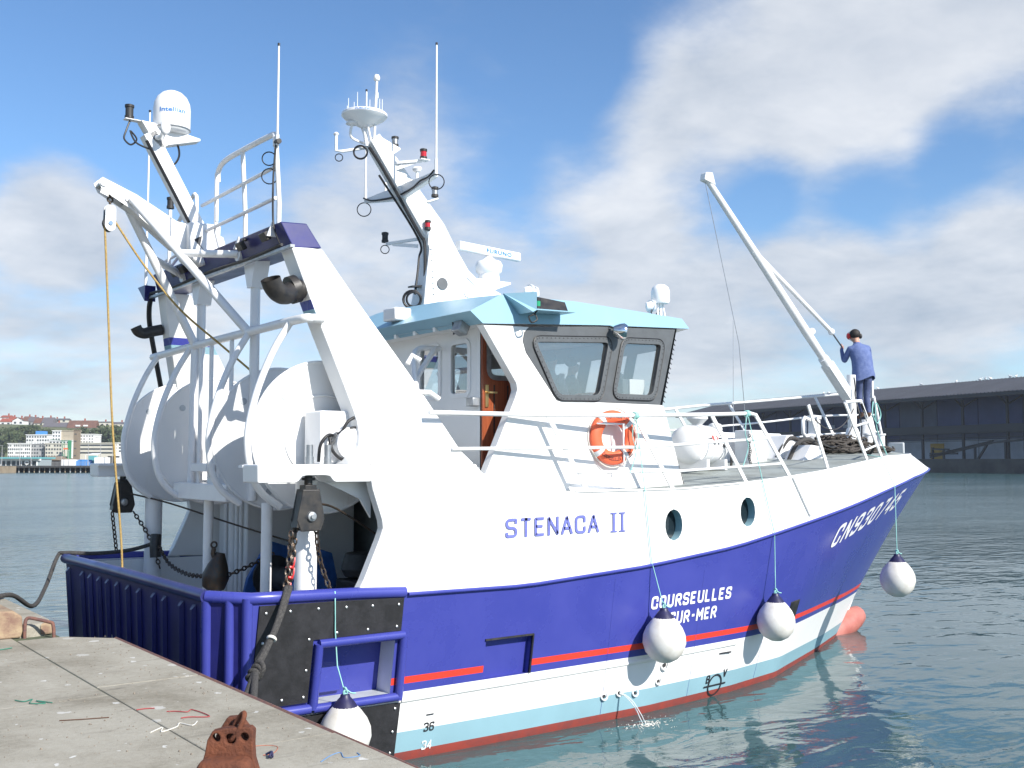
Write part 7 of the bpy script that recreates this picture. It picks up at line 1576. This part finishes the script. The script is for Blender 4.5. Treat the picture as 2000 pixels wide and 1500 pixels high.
# two people inside the wheelhouse, dimly seen through the glass
def indoor(px0, py0, facing, top, label, m_top):
    fx = Vector((math.cos(facing), math.sin(facing), 0)); lx = Vector((fx.y, -fx.x, 0)); b0 = Vector((px0, py0, 2.96))
    def Q(r_, f_, z): return tuple(b0 + lx * r_ + fx * f_ + Vector((0, 0, z)))
    J2 = {'pelvis': (Q(0, 0, .90), (.15, .11)), 'waist': (Q(0, 0, 1.05), (.14, .11)), 'chest': (Q(0, .02, 1.25), (.175, .12)), 'neckb': (Q(0, .03, 1.40), (.09, .075)), 'neck': (Q(0, .04, 1.45), .052), 'head': (Q(0, .06, 1.54), (.08, .09)), 'crown': (Q(0, .06, 1.62), (.072, .08)), 'nose': (Q(0, .155, 1.545), .014),
          'hR': (Q(.09, 0, .84), .09), 'kR': (Q(.10, .02, .47), .062), 'aR': (Q(.10, 0, .09), .045), 'tR': (Q(.11, .12, .04), .038), 'hL': (Q(-.09, 0, .84), .09), 'kL': (Q(-.10, .02, .47), .062), 'aL': (Q(-.10, 0, .09), .045), 'tL': (Q(-.11, .12, .04), .038),
          'sR': (Q(.19, .02, 1.33), .065), 'eR': (Q(.24, .08, 1.07), .05), 'wR': (Q(.18, .30, 1.02), .034), 'xR': (Q(.16, .38, 1.03), (.035, .02)), 'sL': (Q(-.19, .02, 1.33), .065), 'eL': (Q(-.24, .08, 1.07), .05), 'wL': (Q(-.18, .30, 1.02), .034), 'xL': (Q(-.16, .38, 1.03), (.035, .02))}
    for h_ in 'RL':
        h0 = Vector(J2['x' + h_][0])
        for i in range(4): J2['f' + h_ + str(i)] = (tuple(h0 + fx * .06 + lx * (.03 - .02 * i)), .009); J2['g' + h_ + str(i)] = (tuple(h0 + fx * .085 + lx * (.03 - .02 * i) + Vector((0, 0, -.03))), .008)
        J2['u' + h_] = (tuple(h0 + lx * (-.05 if h_ == 'R' else .05) + fx * .02), .010)
    E2 = [('pelvis', 'waist'), ('waist', 'chest'), ('chest', 'neckb'), ('neckb', 'neck'), ('neck', 'head'), ('head', 'crown'), ('head', 'nose')]
    for h_ in 'RL':
        E2 += [('pelvis', 'h' + h_), ('h' + h_, 'k' + h_), ('k' + h_, 'a' + h_), ('a' + h_, 't' + h_), ('chest', 's' + h_), ('s' + h_, 'e' + h_), ('e' + h_, 'w' + h_), ('w' + h_, 'x' + h_), ('x' + h_, 'u' + h_)]
        for i in range(4): E2 += [('x' + h_, 'f' + h_ + str(i)), ('f' + h_ + str(i), 'g' + h_ + str(i))]
    def c2(c):
        z = c.z - b0.z; f_ = (Vector((c.x, c.y, 0)) - Vector((b0.x, b0.y, 0))).dot(fx)
        if z > 1.44 or f_ > .29: return 0
        return 1 if z > .9 else 2
    rt = figure('person', J2, E2, [SKIN, m_top, TROUS], c2, label, 'person', b0)
    add(rt, MB().ball(Vector(Q(0, .035, 1.63)), .092, sq=(1, 1, .85)), 'hair', HAIR)
    return rt
indoor(5.02, -1.50, R(10), 1, 'person in pale shirt standing behind the rear starboard wheelhouse window', SHIRT)
indoor(5.75, -1.05, R(-20), 1, 'broad person in grey sweater standing by the wheelhouse console', GREYCL)

# cooling water running out of the hull, with the froth where it lands
JET = bpy.data.materials.new('running_water'); JET.use_nodes = True; jb = JET.node_tree.nodes['Principled BSDF']; jb.inputs['Base Color'].default_value = (.80, .86, .88, 1); jb.inputs['Roughness'].default_value = .15; jb.inputs['Alpha'].default_value = .55
jr = random.Random(9); jt = MB(); j0 = hside(5.28, .33, out=.01)
for k in range(3):
    o_ = Vector((jr.uniform(-.02, .02), jr.uniform(-.01, .01), jr.uniform(-.01, .01))); P = [j0 + o_]
    for i in range(1, 7): t = i / 6; P.append(j0 + o_ * (1 + 2.5 * t) + Vector((.10 * t + jr.uniform(-.012, .012) * t, -.32 * t, -.33 * t * t)))
    jt.tube(P, [.011 - .0012 * i for i in range(7)], 5)
tag(jt.build('water_jet', JET, None, smooth=60), 'thin jet of cooling water running from the hull outlet', 'water jet')
fm = MB()
for k in range(220):
    a = jr.uniform(0, 6.28); r_ = abs(jr.gauss(0, .17)); c_ = Vector((j0.x + .12 + r_ * math.cos(a) * 1.9, j0.y - .36 + r_ * math.sin(a), .003)); s_ = jr.uniform(.002, .009) * (1.3 - min(1, r_ * 2))
    fm.ball(c_, max(.003, s_), 6, 4, sq=(1.3, 1.0, .5))
tag(fm.build('froth', FENDW, None), 'white froth where the cooling water lands', 'froth', kind='stuff')

# ---- harbour air: far shores fade a little
hz_ = MB(); hz_.box((0, 0, 29.5), (5200, 5200, 68)); hv = hz_.build('haze', [], None, smooth=0)
hm = bpy.data.materials.new('harbour_haze'); hm.use_nodes = True; hm.node_tree.nodes.clear()
pv = N(hm.node_tree.nodes, 'ShaderNodeVolumePrincipled'); pv.inputs['Color'].default_value = (.88, .93, 1, 1); pv.inputs['Density'].default_value = .00016; pv.inputs['Anisotropy'].default_value = .2
ho_ = N(hm.node_tree.nodes, 'ShaderNodeOutputMaterial'); hm.node_tree.links.new(pv.outputs[0], ho_.inputs['Volume'])
hv.data.materials.append(hm); tag(hv, kind='stuff')
